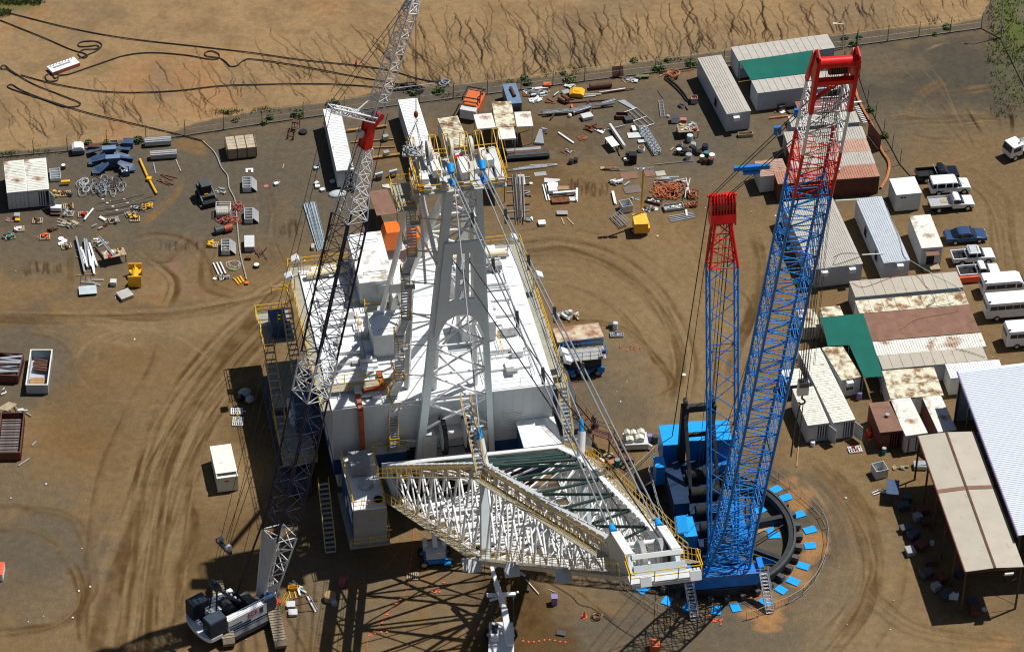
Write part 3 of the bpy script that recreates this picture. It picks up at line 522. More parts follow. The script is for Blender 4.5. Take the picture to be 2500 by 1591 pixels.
C_('shipping_container', (2175, 973), (2303, 963.5), (2166, 940), 2.6, 'front one of two cream container roofs with brown stains', roof=m_creamr, wall=m_cream, rib=None, group='white containers of the workshop lane')
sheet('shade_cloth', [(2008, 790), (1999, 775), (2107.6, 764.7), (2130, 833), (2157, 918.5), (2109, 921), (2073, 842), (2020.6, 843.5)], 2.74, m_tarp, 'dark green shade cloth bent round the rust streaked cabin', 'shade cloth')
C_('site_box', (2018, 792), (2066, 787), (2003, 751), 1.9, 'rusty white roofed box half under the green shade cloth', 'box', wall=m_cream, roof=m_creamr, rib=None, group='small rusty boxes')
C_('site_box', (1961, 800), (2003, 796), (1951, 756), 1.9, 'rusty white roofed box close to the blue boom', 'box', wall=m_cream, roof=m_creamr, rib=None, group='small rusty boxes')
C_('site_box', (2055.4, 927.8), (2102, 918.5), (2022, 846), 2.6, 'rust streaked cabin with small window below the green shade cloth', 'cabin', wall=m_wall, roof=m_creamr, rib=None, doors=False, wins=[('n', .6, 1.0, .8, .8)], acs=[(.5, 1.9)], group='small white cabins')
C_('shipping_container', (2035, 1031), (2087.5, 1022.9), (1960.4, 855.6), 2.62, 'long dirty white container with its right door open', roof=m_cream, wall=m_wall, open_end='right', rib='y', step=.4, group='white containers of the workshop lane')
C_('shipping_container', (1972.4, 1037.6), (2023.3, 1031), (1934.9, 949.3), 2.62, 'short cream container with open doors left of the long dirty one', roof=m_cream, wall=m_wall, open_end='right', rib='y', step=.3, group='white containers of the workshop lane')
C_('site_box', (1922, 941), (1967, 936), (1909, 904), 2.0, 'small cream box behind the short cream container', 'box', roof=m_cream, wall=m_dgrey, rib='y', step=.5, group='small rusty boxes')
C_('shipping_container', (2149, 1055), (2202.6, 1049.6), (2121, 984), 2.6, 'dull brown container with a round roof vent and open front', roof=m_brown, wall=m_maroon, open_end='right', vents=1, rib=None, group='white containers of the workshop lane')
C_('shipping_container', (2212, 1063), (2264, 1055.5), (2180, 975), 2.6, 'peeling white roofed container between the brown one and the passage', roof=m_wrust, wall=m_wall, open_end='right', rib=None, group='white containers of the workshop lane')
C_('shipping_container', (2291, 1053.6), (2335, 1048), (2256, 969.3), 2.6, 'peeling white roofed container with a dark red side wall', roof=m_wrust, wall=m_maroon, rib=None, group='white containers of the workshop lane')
C_('site_box', (1362, 835.5), (1473, 821), (1350, 802), 2.6, 'rusty brown roofed workshop cabin beside the dragline', 'cabin', wall=m_wall, roof=M('rust_blotched_white_roof', (.60, .50, .36), .7, dirt=(.30, .13, .06), damt=.75, dsc=.5), rib=None, open_end='left', group='small rusty boxes')
sheet('sheet_canopy', [(919.8, 526.5), (970.6, 521), (945, 461), (899.7, 467.6)], 2.4, m_brown, 'brown steel sheet canopy on thin legs behind the dragline left of the mast', 'roof', group='brown sheet canopies', legm=m_rust)
sheet('sheet_canopy', [(1185, 456), (1233, 455), (1229, 393), (1182, 395)], 2.4, m_brown, 'brown steel sheet canopy on thin legs behind the dragline right of the mast', 'roof', group='brown sheet canopies', legm=m_rust)
# open tan shed
loc, yaw, wd, ln = frame((2358, 1393), (2500, 1381), (2224, 1063), 6.2)
t = thing('open_shed', 'tall open sided shed with a tan roof and a brown cross strip', 'shed', loc, yaw)
r_ = MB(); 
for x0, x1, za, zb in ((0, wd/2-.03, 6.05, 6.25), (wd/2+.03, wd, 6.25, 6.05)): r_.plate([(x0, 0, za), (x1, 0, zb), (x1, ln, zb), (x0, ln, za)], (0, 0, .05))
for i in range(1, int(ln/1.05)):
    if abs(i*1.05-ln*.57) > .5: r_.bx(.02, i*1.05-.02, 6.1, .1, i*1.05+.02, 6.13)
ro = r_.build('roof', m_tan, t)
MB().bx(wd/2-.12, 0, 6.28, wd/2+.12, ln, 6.36).build('ridge_cap', m_rust2, ro)
bs = MB(); yb = ln*.565; bs.plate([(0, yb, 6.11), (wd/2-.14, yb, 6.31), (wd/2-.14, yb+.55, 6.31), (0, yb+.55, 6.11)], (0, 0, .03)); bs.plate([(wd/2+.14, yb, 6.31), (wd, yb, 6.11), (wd, yb+.55, 6.11), (wd/2+.14, yb+.55, 6.31)], (0, 0, .03)); bs.build('roof_strip', m_brown, t)
MB().bx(-.12, -.02, 5.85, -.02, ln, 6.15).build('gutter', m_maroon, t)
for i in range(6):
    y = .2+i*(ln-.4)/5
    for x in (.15, wd-.15): MB().beam((x, y, 0), (x, y, 5.95), .18, .18).build('post', m_rust2, t)
    MB().beam((.15, y, 5.85), (wd-.15, y, 5.85), .12, .25).build('rafter', m_rust2, t)
br = MB(); br.beam((.15, .2, .5), (wd-.15, .2, 4.6), .05, .05).beam((wd-.15, .25, .5), (.15, .25, 4.6), .05, .05); br.beam((.15, ln-.2, 2), (.15, ln-4, 5.5), .08, .08); br.build('brace', m_rust2, t)
MB().box((wd*.9-1.0, -.35, 5.6), (.9, .15, .55), rx=.5).build('floodlight', m_white, t)
# big white shed
a = G(2338, 905, 7.0); exx = V((cos(yaw), sin(yaw), 0)); eyy = V((-sin(yaw), cos(yaw), 0)); ln2 = 26; o = a-eyy*ln2
t = thing('big_shed', 'huge white ribbed roof shed at the right edge', 'shed', (o.x, o.y, 0), yaw); W2 = 16
r_ = MB(); r_.plate([(0, 0, 6.95), (W2, 0, 7.9), (W2, ln2, 7.9), (0, ln2, 6.95)], (0, 0, .05))
for i in range(1, int(ln2/.28)): r_.beam((.02, i*.28, 7.03), (W2, i*.28, 7.98), .09, .05)
r_.build('roof', M('bright_shed_roof', (.74, .78, .84), .35, .15, var=.04), t)
MB().bx(-.1, 0, 6.7, 0, ln2, 7.0).build('gutter', m_purple, t)
MB().bx(.3, ln2-.3, 0, W2-.3, ln2-.2, 6.9).bx(7, .3, 0, 7.1, ln2-.3, 6.9).build('wall', m_wallg, t)
for i in range(7): MB().beam((.3, .4+i*(ln2-.8)/6, 0), (.3, .4+i*(ln2-.8)/6, 6.9), .22, .22).build('post', m_dgrey, t)
# cream generator box and open bins on the left
loc, yaw, wd, ln = frame((530, 1167.4), (580.8, 1160.7), (519.3, 1088.5), 2.1)
t = thing('generator', 'large cream generator box standing alone on the dirt', 'generator', loc, yaw)
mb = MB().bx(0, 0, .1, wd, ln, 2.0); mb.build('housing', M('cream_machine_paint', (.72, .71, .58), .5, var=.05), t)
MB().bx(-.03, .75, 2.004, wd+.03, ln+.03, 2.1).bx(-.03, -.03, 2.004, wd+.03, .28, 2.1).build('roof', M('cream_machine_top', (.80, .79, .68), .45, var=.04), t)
MB().bx(.1, .3, 2.004, wd-.1, .73, 2.03).build('air_outlet', m_dark, t); MB().bx(0.1, .1, 0, wd-.1, ln-.1, .096).build('skid', m_dgrey, t)
MB().bx(wd*.35, -.02, 1.45, wd*.55, -.004, 1.6).build('badge', m_logor, t); MB().bx(.6, ln*.45, 2.104, 1.0, ln*.5, 2.13).build('lifting_eye', m_cream, t)
def bin_(NL, NR, FL, h, wall, label, fill, group=None, name='open_bin'):
    loc, yaw, wd, ln = frame(NL, NR, FL, h); t = thing(name, label, 'bin', loc, yaw, group)
    w_ = MB().bx(0, 0, .06, wd, ln, .14).bx(0, 0, .144, .07, ln, h).bx(wd-.07, 0, .144, wd, ln, h).bx(.074, 0, .144, wd-.074, .07, h).bx(.074, ln-.07, .144, wd-.074, ln, h); wall_ribs(w_, wd, ln, .1, h-.1, .4); w_.build('wall', wall, t)
    MB().bx(-.04, -.04, h+.004, .1, ln+.04, h+.08).bx(wd-.1, -.04, h+.004, wd+.04, ln+.04, h+.08).bx(.104, -.04, h+.004, wd-.104, .1, h+.08).bx(.104, ln-.1, h+.004, wd-.104, ln+.04, h+.08).build('rim', m_cream if wall is not m_maroon else m_rust2, t)
    return t, wd, ln, loc, yaw
def timber(x, y, z, ln, rz, label, group, mat=m_woodr, s=.22, name='timber_baulk', cat='timber'):
    return solo(name, MB().box((0, 0, s/2), (ln, s, s)), mat, label, cat, (x, y, z), rz, group)
tb, wd, ln, loc, yaw = bin_((62.9, 940), (116.4, 940), (73.6, 854), 1.3, m_wallg, 'open grey skip bin holding timber baulks', None, 'open skip bins')
R2 = Matrix.Rotation(yaw, 3, 'Z')
for i in range(9):
    p = V(loc)+R2@V((wd/2, .35+i*.24, .0)); timber(p.x, p.y, .16+(i % 2)*.01, wd-.4, yaw, ORD[i]+' sawn baulk from the near end of the grey open bin', 'baulks in the grey bin')
for i in range(7):
    p = V(loc)+R2@V((wd/2+.1, 3.4+i*.28, .2)); timber(p.x, p.y, .3+random.random()*.3, wd-.6, yaw+random.uniform(-.25, .25), ORD[i]+' dark loose baulk counted towards the far end of the grey bin', 'loose baulks in the grey bin', m_rust2)
tb, wd, ln, loc, yaw = bin_((-8, 1106), (49.8, 1105), (-8, 1008), 1.1, m_maroon, 'dark red open skip bin full of planks at the left edge', None, 'open skip bins'); R2 = Matrix.Rotation(yaw, 3, 'Z')
for i in range(18):
    p = V(loc)+R2@V((wd/2-.1, .4+i*.31, 0)); timber(p.x, p.y, .5+(i % 3)*.06, wd-.5, yaw, ORD[i]+' grey plank from the near end of the lower dark red bin', 'planks in the lower red bin', M('greyed_plank', (.16, .13, .12), .8, var=.4, sc=3))
tb, wd, ln, loc, yaw = bin_((-20, 915), (44, 918), (-14, 860), 1.1, m_maroon, 'dark red open bin heaped with steel sections at the left edge', None, 'open skip bins'); R2 = Matrix.Rotation(yaw, 3, 'Z')
for i in range(9):
    p = V(loc)+R2@V((wd/2+.1, .5+i*.38, 0)); solo('steel_section', MB().beam((-wd*.45, 0, 0), (wd*.45, 0, .1), .28, .14), [m_galv, m_alu, m_dgrey][i % 3], ORD[i]+' steel section from the near end of the upper dark red bin', 'steel section', (p.x, p.y, .9+random.random()*.35), yaw+random.uniform(-.3, .3), 'sections in the upper red bin')
# ------------------------------------------------------------ the walking dragline
YAW = rad(12.1); DO = V((-6.909, -27.977, 0))
def D(l, f, z): return V((l, -f, z))
dr = thing('dragline', 'huge white walking dragline with mast, gantry stairs and long boom', 'dragline', DO, YAW)
MD = Matrix.Translation(DO) @ Matrix.Rotation(YAW, 4, 'Z')
def rail(mb, pts, h=1.05, r=.045, step=1.6, up=V((0, 0, 1)), mid=True):
    for a, b in zip(pts[:-1], pts[1:]):
        a = V(a); b = V(b); mb.tube(a+up*h, b+up*h, r, 5)
        if mid: mb.tube(a+up*h*.5, b+up*h*.5, r*.8, 4)
        k = max(1, int((b-a).length/step))
        for i in range(k+1): p = a.lerp(b, i/k); mb.tube(p, p+up*h, r, 4)
    return mb
def zig(mb, A, B, n, r, r2=None, x=False, strut=True):
    for i in range(n):
        a0, a1 = A[0].lerp(A[1], i/n), A[0].lerp(A[1], (i+1)/n); b0, b1 = B[0].lerp(B[1], i/n), B[0].lerp(B[1], (i+1)/n)
        if i % 2 == 0 or x: mb.tube(a0, b1, r, 6)
        if i % 2 or x: mb.tube(b0, a1, r, 6)
        if strut: mb.tube(a1, b1, r2 or r*.8, 6)
HW = 11.6; RL = 23.1; RZ = 13.5; DK = 4.4
# lower works
MB().disc((0, 11, .0), 8.2, 2.0, 40).disc((0, 11, 2.01), 7.4, .5, 40).build('tub', m_dgrey, dr)
MB().bx(-11.2, .2, 2.52, 11.2, RL-.2, DK-.01).build('revolving_frame', m_lgrey, dr)
for s_ in (-1, 1):
    MB().bx(s_*15.2-1.5, 2, .25, s_*15.2+1.5, 20, 1.6).bx(s_*15.2-1.1, 5, 1.604, s_*15.2+1.1, 17, 2.3).build('walking_shoe', m_dgrey, dr)
    MB().bx(s_*12.9-1.2, 8.5, 2.6, s_*12.9+1.2, 13.5, 5.2).disc((s_*12.4, 11, 4.0), 2.4, s_*1.9, 20, axis=(1, 0, 0)).build('walking_gear', m_slate, dr)
# house: navy band below, white panels above
nv = MB().bx(-HW, 0, DK, HW, RL, 6.5); nv.build('house_base', m_navy, dr)
hw = MB().bx(-HW, 0, 6.504, HW, RL, RZ-.12)
for i in range(1, 22):
    x = -HW+i*2*HW/22; hw.bx(x-.03, -.03, 6.6, x+.03, 0, RZ-.3).bx(x-.03, RL, 6.6, x+.03, RL+.03, RZ-.3)
for i in range(1, 22):
    y = i*RL/22; hw.bx(-HW-.03, y-.03, 6.6, -HW, y+.03, RZ-.3).bx(HW, y-.03, 6.6, HW+.03, y+.03, RZ-.3)
hw.build('house_wall', M('house_wall_panel', (.50, .54, .56), .5, var=.06), dr)
for x0, x1, za, zb in ((-HW-.02, -HW-.05, 6.6, 7.5),):
    st = MB()
    for k, (y0, y1) in enumerate(((1, 3.2), (4, 5.6), (6.6, 9), (11, 13), (14, 19))): st.bx(-HW-.05, y0, 5.2+(k % 2)*.5, -HW-.004, y1, 5.9+(k % 2)*.4)
    st.build('side_marking', m_logo, dr)
rf = MB().bx(-HW-.1, -.12, RZ-.116, HW+.1, RL+.1, RZ)
roof = rf.build('house_roof', M('house_roof_paint', (.80, .82, .82), .38, var=.05, sc=.5), dr)
# roof panels, ducts, pipes
for i, f in enumerate((2.6, 5.6, 8.3, 11.2, 13.9, 16.6, 19.4, 21.6)):
    MB().bx(-HW+1.2, f, RZ+.004, -5.9 if f < 19 else -HW+4.4, f+1.5, RZ+.28+.08*(i % 3)).build('roof_hatch_panel', m_white, dr)
    MB().bx(3.6 if i > 3 else 7.1 if 2 < i < 4 else 4.2, f+.3, RZ+.004, HW-1.7, f+1.9, RZ+.30+.07*(i % 2)).build('roof_hatch_panel', m_white, dr)
for i, f in enumerate((4.6, 5.2, 9.9, 15.7, 16.1, 20.9)):
    MB().tube(D(4.5, -f, RZ+.45), D(HW-1.5, -f, RZ+.45), .10, 6).tube(D(6, -f, RZ), D(6, -f, RZ+.45), .05, 5).tube(D(9, -f, RZ), D(9, -f, RZ+.45), .05, 5).build('roof_pipe', m_lgrey, dr)
MB().tube(D(-HW+1.0, -12.9, RZ+.5), D(-6.5, -12.9, RZ+.5), .34, 10, cap=True).build('roof_duct', m_white, dr); MB().tube(D(-HW+.9, -6.5, RZ+.45), D(-6.4, -6.7, RZ+.45), .38, 10, cap=True).build('roof_duct', m_white, dr)
MB().tube(D(-HW+.5, -21.6, RZ+.5), D(-6.4, -21.9, RZ+.5), .42, 10, cap=True).build('roof_duct', M('cream_duct', (.72, .62, .42), .45, var=.1), dr); MB().tube(D(4, -21.9, RZ+.5), D(HW-.6, -21.7, RZ+.5), .36, 10, cap=True).build('roof_duct', M('cream_duct', (.72, .62, .42), .45, var=.1), dr)
MB().bx(8.1, 4.4, RZ+.3, 9.3, 5.4, RZ+1.1).build('roof_fan', m_white, dr).parent = dr
MB().bx(7.9, 8.3, RZ+.004, 9.6, 9.3, RZ+1.2).disc(D(8.8, -8.2, RZ+.6), .3, .1, 10, axis=(0, 1, 0)).build('roof_fan', m_white, dr)
for x, y in ((-8.2, 6.3), (-7.4, 14), (-9.5, 9.8), (7.5, 2.2)): MB().bx(x-.4, y-.35, RZ+.3, x+.4, y+.35, RZ+.75).build('roof_vent', m_grey, dr)
for i in range(26):
    x = random.choice([random.uniform(-10.3, -6.6), random.uniform(7.2, 10.4), random.uniform(4.6, 10.4)]); y = random.uniform(1.2, 22)
    w_, d_, h_ = random.uniform(.25, .7), random.uniform(.25, .8), random.uniform(.15, .6); MB().bx(x-w_, y-d_, RZ+.25, x+w_, y+d_, RZ+.3+h_).build('roof_fitting', random.choice([m_white, m_lgrey, m_wall, m_grey]), dr)
for x in (-10.6, -7.0, 4.6, 9.9):
    MB().tube((x, 1.2, RZ+.5), (x, 21.5, RZ+.5), .045, 5).build('roof_conduit', m_grey, dr)
for x, f in ((-6.9, 17.5), (-6.9, 12), (7.2, 6.4), (3.3, 14), (3.3, 18)):
    r_ = MB(); rail(r_, [(x, f-1.6, RZ+.3), (x, f+1.6, RZ+.3)], 1.0, .04, 1.2); r_.build('handrail', m_yel, dr)
for i in range(7): MB().bx(-HW+.3, i*3.3+.02, RZ+.004, HW-.3, i*3.3+.10, RZ+.05).build('roof_seam', m_lgrey, dr)
# roof houses
def rhouse(x0, x1, f0, f1, z1, nm, stains=True):
    o = MB().bx(x0, -f0, RZ+.004, x1, -f1, z1-.1).build(nm, M('rooftop_house_wall', (.56, .58, .58), .5, var=.05), dr)
    MB().bx(x0-.06, -f0-.06, z1-.096, x1+.06, -f1+.06, z1).build('roof', M('rooftop_house_stained', (.80, .81, .80), .4, dirt=(.34, .26, .16), damt=.26, dsc=.45, var=.05), o)
    g = MB(); xm = (x0+x1)/2
    for k in (.15, .8):
        y = -f0+k*(f0-f1)
        g.tube((x0+.6, y, z1+.02), (x0+.6, y, z1+.35), .03, 4).tube((x0+.6, y, z1+.32), (x1-.6, y, z1+.32), .04, 4).tube((x1-.6, y, z1), (x1-.6, y, z1+.35), .03, 4)
    g.build('grab_bar', m_grey, o); return o
o1 = rhouse(-6.15, -2.55, -15.9, -24.3, 16.8, 'ventilation_house')
MB().bx(-5.8, 14.6, RZ+.2, -3.3, 15.88, RZ+.35).build('landing', m_lgrey, o1)
rl = MB(); rail(rl, [(-5.8, 15.86, RZ+.35), (-5.8, 14.6, RZ+.35), (-3.3, 14.6, RZ+.35), (-3.3, 15.86, RZ+.35)]); rl.build('handrail', m_yel, o1)
rhouse(-6.1, -2.7, -7.2, -11.0, 16.6, 'ventilation_house'); rhouse(3.4, 6.95, -7.5, -11.2, 16.5, 'ventilation_house')
# orange winch hoods behind
MB().prof([(0, 0), (2.0, 0), (2.0, 1.9), (1.7, 2.5), (.3, 2.5), (0, 1.8)], 0, 2.0).tf(Matrix.Translation(V((-2.2, 24.0, 14.2)))).build('winch_hood', m_orange, dr)
MB().prof([(0, 0), (1.9, 0), (1.9, 1.2), (1.2, 2.3), (.3, 2.3), (0, 1.8)], 0, 2.0).tf(Matrix.Translation(V((.6, 23.2, 14.0)))).build('winch_hood', m_orange, dr)
MB().bx(-4, 23.3, DK, 4, 26.5, RZ-.2).build('rear_annex', m_wall, dr)
# side and rear walkways with yellow rails
wk = M('walkway_grating', (.38, .36, .28), .7, .2, var=.2)
for nm, a, b, c, d in (('walkway', HW+.1, -.5, HW+1.3, RL+1.2), ('walkway', -HW-1.2, .2, -HW-.1, RL+1.3)):
    MB().bx(a, b, RZ-.35, c, d, RZ-.28).build(nm, wk, dr)
    x = c if a > 0 else a
    r_ = MB(); rail(r_, [(x, b, RZ-.28), (x, d, RZ-.28), (a if a > 0 else c, d, RZ-.28)]); r_.build('handrail', m_yel, dr)
MB().bx(-HW, RL+.12, RZ-.35, -4.1, RL+1.3, RZ-.28).build('rear_walkway', wk, dr); MB().bx(4.1, RL+.12, RZ-.35, HW, RL+1.3, RZ-.28).build('rear_walkway', wk, dr)
r_ = MB(); rail(r_, [(-HW, RL+1.3, RZ-.28), (-4.1, RL+1.3, RZ-.28)]); r_.build('handrail', m_yel, dr); r_ = MB(); rail(r_, [(4.1, RL+1.3, RZ-.28), (HW, RL+1.3, RZ-.28)]); rail(r_, [(-HW+.3, RL-.6, RZ), (-6.4, RL-.6, RZ)]); r_.build('handrail', m_yel, dr)
r_ = MB(); rail(r_, [(4.9, .3, RZ), (HW-.2, .3, RZ)], 1.0, .022, 2.2); r_.build('roof_edge_rail', m_grey, dr)
MB().bx(-HW-.2, 2.0, RZ+.5, -4.0, 3.3, RZ+.56).build('walkway', wk, dr)
r_ = MB(); rail(r_, [(-HW-.2, 2.0, RZ+.56), (-4, 2.0, RZ+.56)]); rail(r_, [(-HW-.2, 3.3, RZ+.56), (-4, 3.3, RZ+.56)]); r_.build('handrail', m_yel, dr)
dc = MB(); dp = [D(-6.1, -4.4, RZ+.5), D(-5.95, -2.0, RZ+.5), D(-8.8, -1.5, RZ+.45), D(-8.75, .32, RZ-.2), D(-8.5, .35, 5.0)]
for a, b in zip(dp[:-1], dp[1:]): dc.beam(a, b, .5, .5, (0, 1, 0) if abs((b-a).z) > 2 else (0, 0, 1))
dc.build('exhaust_duct', m_duct, dr)
MB().bx(-7.3, .7, RZ+.004, -6.4, 1.5, RZ+.5).build('roof_vent', m_lgrey, dr)
# light towers
for l, f, s_, lab in ((-11.5, -22.8, -1, 0), (11.2, -22.4, 1, 0), (-12.6, -20, -1, 1), (12.6, -15.5, 1, 1), (12.6, -2.5, 1, 1), (12.7, -1.2, 1, 1)):
    o = MB().tube(D(l, f, RZ-.3), D(l, f, RZ+1.6+(0 if lab else .6)), .07, 6).tube(D(l, f, RZ+1.5), D(l+s_*.6, f, RZ+1.9), .05, 5).build('light_tower', m_lgrey, dr)
    MB().box(D(l+s_*.6, f, RZ+2.0), (.75, .9, .45), ry=s_*.5).build('floodlight', m_white, o)
# front: fairlead pedestal, doors, louvre, annex
fp = MB()
for x0, x1 in ((-2.4, -1.0), (3.0, 4.4)): fp.bx(x0, -1.6, DK, x1, -.04, 9.6)
fp.bx(-.996, -1.3, DK, 2.996, -.04, 6.4); fp.bx(-.996, -1.2, 8.6, 2.996, -.04, 9.4); fp.build('fairlead_frame', m_lgrey, dr)
for x in (-.55, 1.9):
    o = MB().disc((x, -1.7, 9.6), 2.0, .45, 28, axis=(1, 0, 0)).build('fairlead_sheave', m_black, dr)
    MB().disc((x-.03, -1.7, 9.6), 1.55, .51, 24, axis=(1, 0, 0)).build('hub', m_lgrey, o)
MB().bx(-3.9, -.05, DK+.1, -2.7, -.004, DK+2.6).build('door', m_dark, dr)
lv = MB(); lv.bx(6.0, -.05, 8.0, 8.5, -.034, 10.2)
for i in range(9): lv.bx(6.1, -.12, 8.1+i*.23, 8.4, -.054, 8.2+i*.23)
lv.build('louvre', m_lgrey, dr)
lv = MB()
for i in range(10): lv.bx(-5.6, -.12, 6.8+i*.23, -3.6, -.034, 6.9+i*.23)
lv.build('louvre', m_lgrey, dr)
ax_ = MB().bx(7.85, -4.2, DK+.3, 11.6, -.04, 8.7).build('front_annex', m_navy, dr); MB().bx(7.7, -4.35, 8.704, 11.75, -.04, 9.0).build('roof', m_wroof, ax_)
MB().bx(8.2, -4.3, DK+1.8, 11.3, -4.204, 8.3).build('shutter', m_grey, ax_)
MB().bx(-8.0, -2.6, DK-.2, 7.8, -.01, DK).build('front_deck', m_grey, dr)
r_ = MB(); rail(r_, [D(-7.9, 2.5, DK), D(-2.6, 2.5, DK)]); r_.build('handrail', m_yel, dr); r_ = MB(); rail(r_, [D(-7.6, .3, 7.4), D(-3.9, .3, 7.4)]); r_.build('handrail', m_yel, dr)
# operator cab tower at the front left
cb = MB(); cb.bx(-11.0, -9.2, 3.2, -7.9, -1.3, 7.6); cab = cb.build('operator_cab', m_navy, dr)
MB().bx(-11.02, -9.5, 3.0, -7.88, -9.204, 7.75).bx(-7.88, -9.5, 3.0, -7.6, -4, 7.75).build('grey_panel', m_grey, cab)
MB().bx(-11.1, -9.5, 7.754, -7.6, -1.2, 7.9).build('roof', m_white, cab)
MB().bx(-10.4, -4.6, 7.904, -8.4, -1.9, 9.1).build('machinery_box', m_grey, cab); MB().disc(D(-9.2, 6, 7.91), .8, .5, 14).build('vent', m_galv, cab); MB().disc(D(-8.3, 8.4, 7.91), .45, .25, 12).build('vent', m_black, cab)
MB().bx(-11.06, -8.4, 5.2, -11.004, -6.4, 5.5).bx(-11.06, -8.0, 5.9, -11.004, -5.5, 6.4).bx(-11.06, -4.8, 4.1, -11.004, -3.9, 4.9).build('side_lettering', m_logo, cab)
r_ = MB(); rail(r_, [D(-11.0, 1.3, 7.9), D(-11.0, 9.4, 7.9), D(-7.7, 9.4, 7.9), D(-7.7, 1.3, 7.9)]); rail(r_, [D(-11.4, 9.8, 3.1), D(-7.4, 9.8, 3.1), D(-7.0, 6, 3.1)]); r_.build('handrail', m_yel, cab)
MB().bx(-11.5, -9.9, 2.9, -7.3, -1.3, 2.996).build('cab_walkway', wk, cab)
# left side stairs and platforms
def stair(mb, rb, a, b, wd, side):
    a = V(a); b = V(b); s_ = V(side).normalized()*wd/2; n = max(3, int(abs(b.z-a.z)/.24))
    for e in (-1, 1): mb.beam(a+s_*e, b+s_*e, .06, .24); rail(rb, [a+s_*e, b+s_*e], 1.0, .03, 1.5)
    for i in range(n+1): p = a.lerp(b, i/n); d = (b-a); d.z = 0; d = d.normalized() if d.length > 1e-3 else V((0, 1, 0)); mb.beam(p-s_*.95, p+s_*.95, .26, .04)
for k, (a, b, wd) in enumerate([(D(-15.6, -23, 6.6), D(-15.8, -9.5, 2.9), 1.1), (D(-13.4, -21.5, 9.8), D(-13.4, -14, 6.5), 1.0), (D(-12.9, 1, 4.2), D(-13.2, 7.5, .6), 1.1), (D(12.6, -.5, 12.9), D(12.5, 4.2, 9.3), 1.0), (D(13.2, 4.0, 9.0), D(13.9, 10.5, 5.0), 1.0)]):
    s_ = MB(); r_ = MB(); stair(s_, r_, a, b, wd, (1, 0, 0)); o = s_.build('stairway', m_galv, dr); r_.build('handrail', m_yel, o)
pl = MB().bx(-16.4, 19.8, 6.5, -12.8, 25.2, 6.6).bx(-16.2, 12, 4.0, -12.6, 19.5, 4.1).bx(-16.4, 4, 2.8, -12.8, 11.8, 2.9); o = pl.build('side_platform', wk, dr)
r_ = MB(); rail(r_, [D(-12.8, -25.2, 6.6), D(-16.4, -25.2, 6.6), D(-16.4, -19.8, 6.6)]); rail(r_, [D(-16.4, -11.8, 2.9), D(-16.4, -4, 2.9), D(-12.8, -4, 2.9)]); rail(r_, [D(-14.6, -24.5, 9.6), D(-12.9, -24.5, 9.6), D(-12.9, -19.5, 9.6), D(-14.6, -19.5, 9.6)]); r_.build('handrail', m_yel, o)
MB().bx(-15.2, 20.5, 6.604, -13.4, 23.5, 8.2).build('machinery_box', m_slate, dr); MB().bx(-14.8, 10, 2.904, -13.2, 12.5, 4.8).build('machinery_box', m_white, dr)
MB().bx(12.8, 14, 2.6, 15.4, 22, 2.7).build('side_platform', wk, dr); MB().disc(D(14.2, -23, 2.75), 1.3, .8, 16).build('reel', m_lgrey, dr)
MB().bx(12.9, 15, 2.71, 14.9, 21, 5.6).build('transformer_house', m_green, dr)
g = MB(); [g.tube((12.8, 15+i*.9, 5.7), (15, 15+i*.9, 5.7), .06, 5) for i in range(7)]; [g.tube((12.9+i*1.0, 15, 5.7), (12.9+i*1.0, 20.6, 5.7), .06, 5) for i in range(3)]; g.build('pipe_rack', m_lgrey, dr)
# mast
BL = [D(-2.85, .8, DK), D(5.05, .8, DK)]; TP = [D(-.2, 3.4, 43), D(2.7, 3.4, 43)]
for i in (0, 1):
    MB().beam(BL[i], TP[i], .62 if i else .8, .8, (0, 1, 0)).build('mast_leg', M('mast_grey_paint', (.60, .68, .70), .45, var=.06), dr)
RB = [D(-.9, -1.9, DK+2), D(3.9, -1.9, DK+2)]; RT = [D(.0, .6, 43), D(2.5, .6, 43)]
for i in (0, 1): MB().tube(RB[i], RT[i], .3, 10).build('rear_mast_leg', m_white, dr)
zz = MB(); zig(zz, (BL[0].lerp(TP[0], .15), BL[0].lerp(TP[0], .56)), (BL[1].lerp(TP[1], .15), BL[1].lerp(TP[1], .56)), 4, .13, x=True); zz.build('mast_bracing', m_white, dr); zz = MB(); zig(zz, (BL[0].lerp(TP[0], .83), TP[0]), (BL[1].lerp(TP[1], .83), TP[1]), 3, .11, x=True); zz.build('mast_bracing', m_white, dr)
for i in (0, 1):
    zz = MB(); zig(zz, (BL[i], TP[i]), (RB[i], RT[i]), 7, .12); zz.build('mast_bracing', m_white, dr)
zz = MB(); zig(zz, (RB[0], RT[0]), (RB[1], RT[1]), 6, .12); zz.build('mast_bracing', m_lgrey, dr)
def ML(l, t, off=0):                       # a point on the mast's front face, l across -1..1, t along
    a = BL[0].lerp(TP[0], t); b = BL[1].lerp(TP[1], t); m = (a+b)/2; return m+(b-a)/2*l+V((0, -off, 0))
def mplate(pl, th=.3): return MB().plate([ML(l, t, .40) for l, t in pl], V((0, -th, 0)))
pt = MB()      # portal plate with three slots, cut as strips
def strip(l0, l1, t0, t1): pt.plate([ML(l0, t0, .42), ML(l1, t0, .42), ML(l1, t1, .42), ML(l0, t1, .42)], V((0, -.25, 0)))
T0, T1 = .57, .83
strip(-1, 1, .79, T1); strip(-1, 1, .575, .63); strip(-1, -.52, .63, .79); strip(-.30, -.09, .63, .79); strip(.11, .32, .63, .79); strip(.54, 1, .63, .79); strip(-.09, .11, .70, .73); strip(-.09, .11, .66, .68)
for s_ in (-1, 1):
    pt.plate([ML(s_*1.0, .575, .42), ML(s_*.25, .575, .42), ML(s_*.55, .56, .42), ML(s_*.72, .535, .42), ML(s_*.86, .50, .42), ML(s_*1.0, .50, .42)], V((0, -.25, 0)))
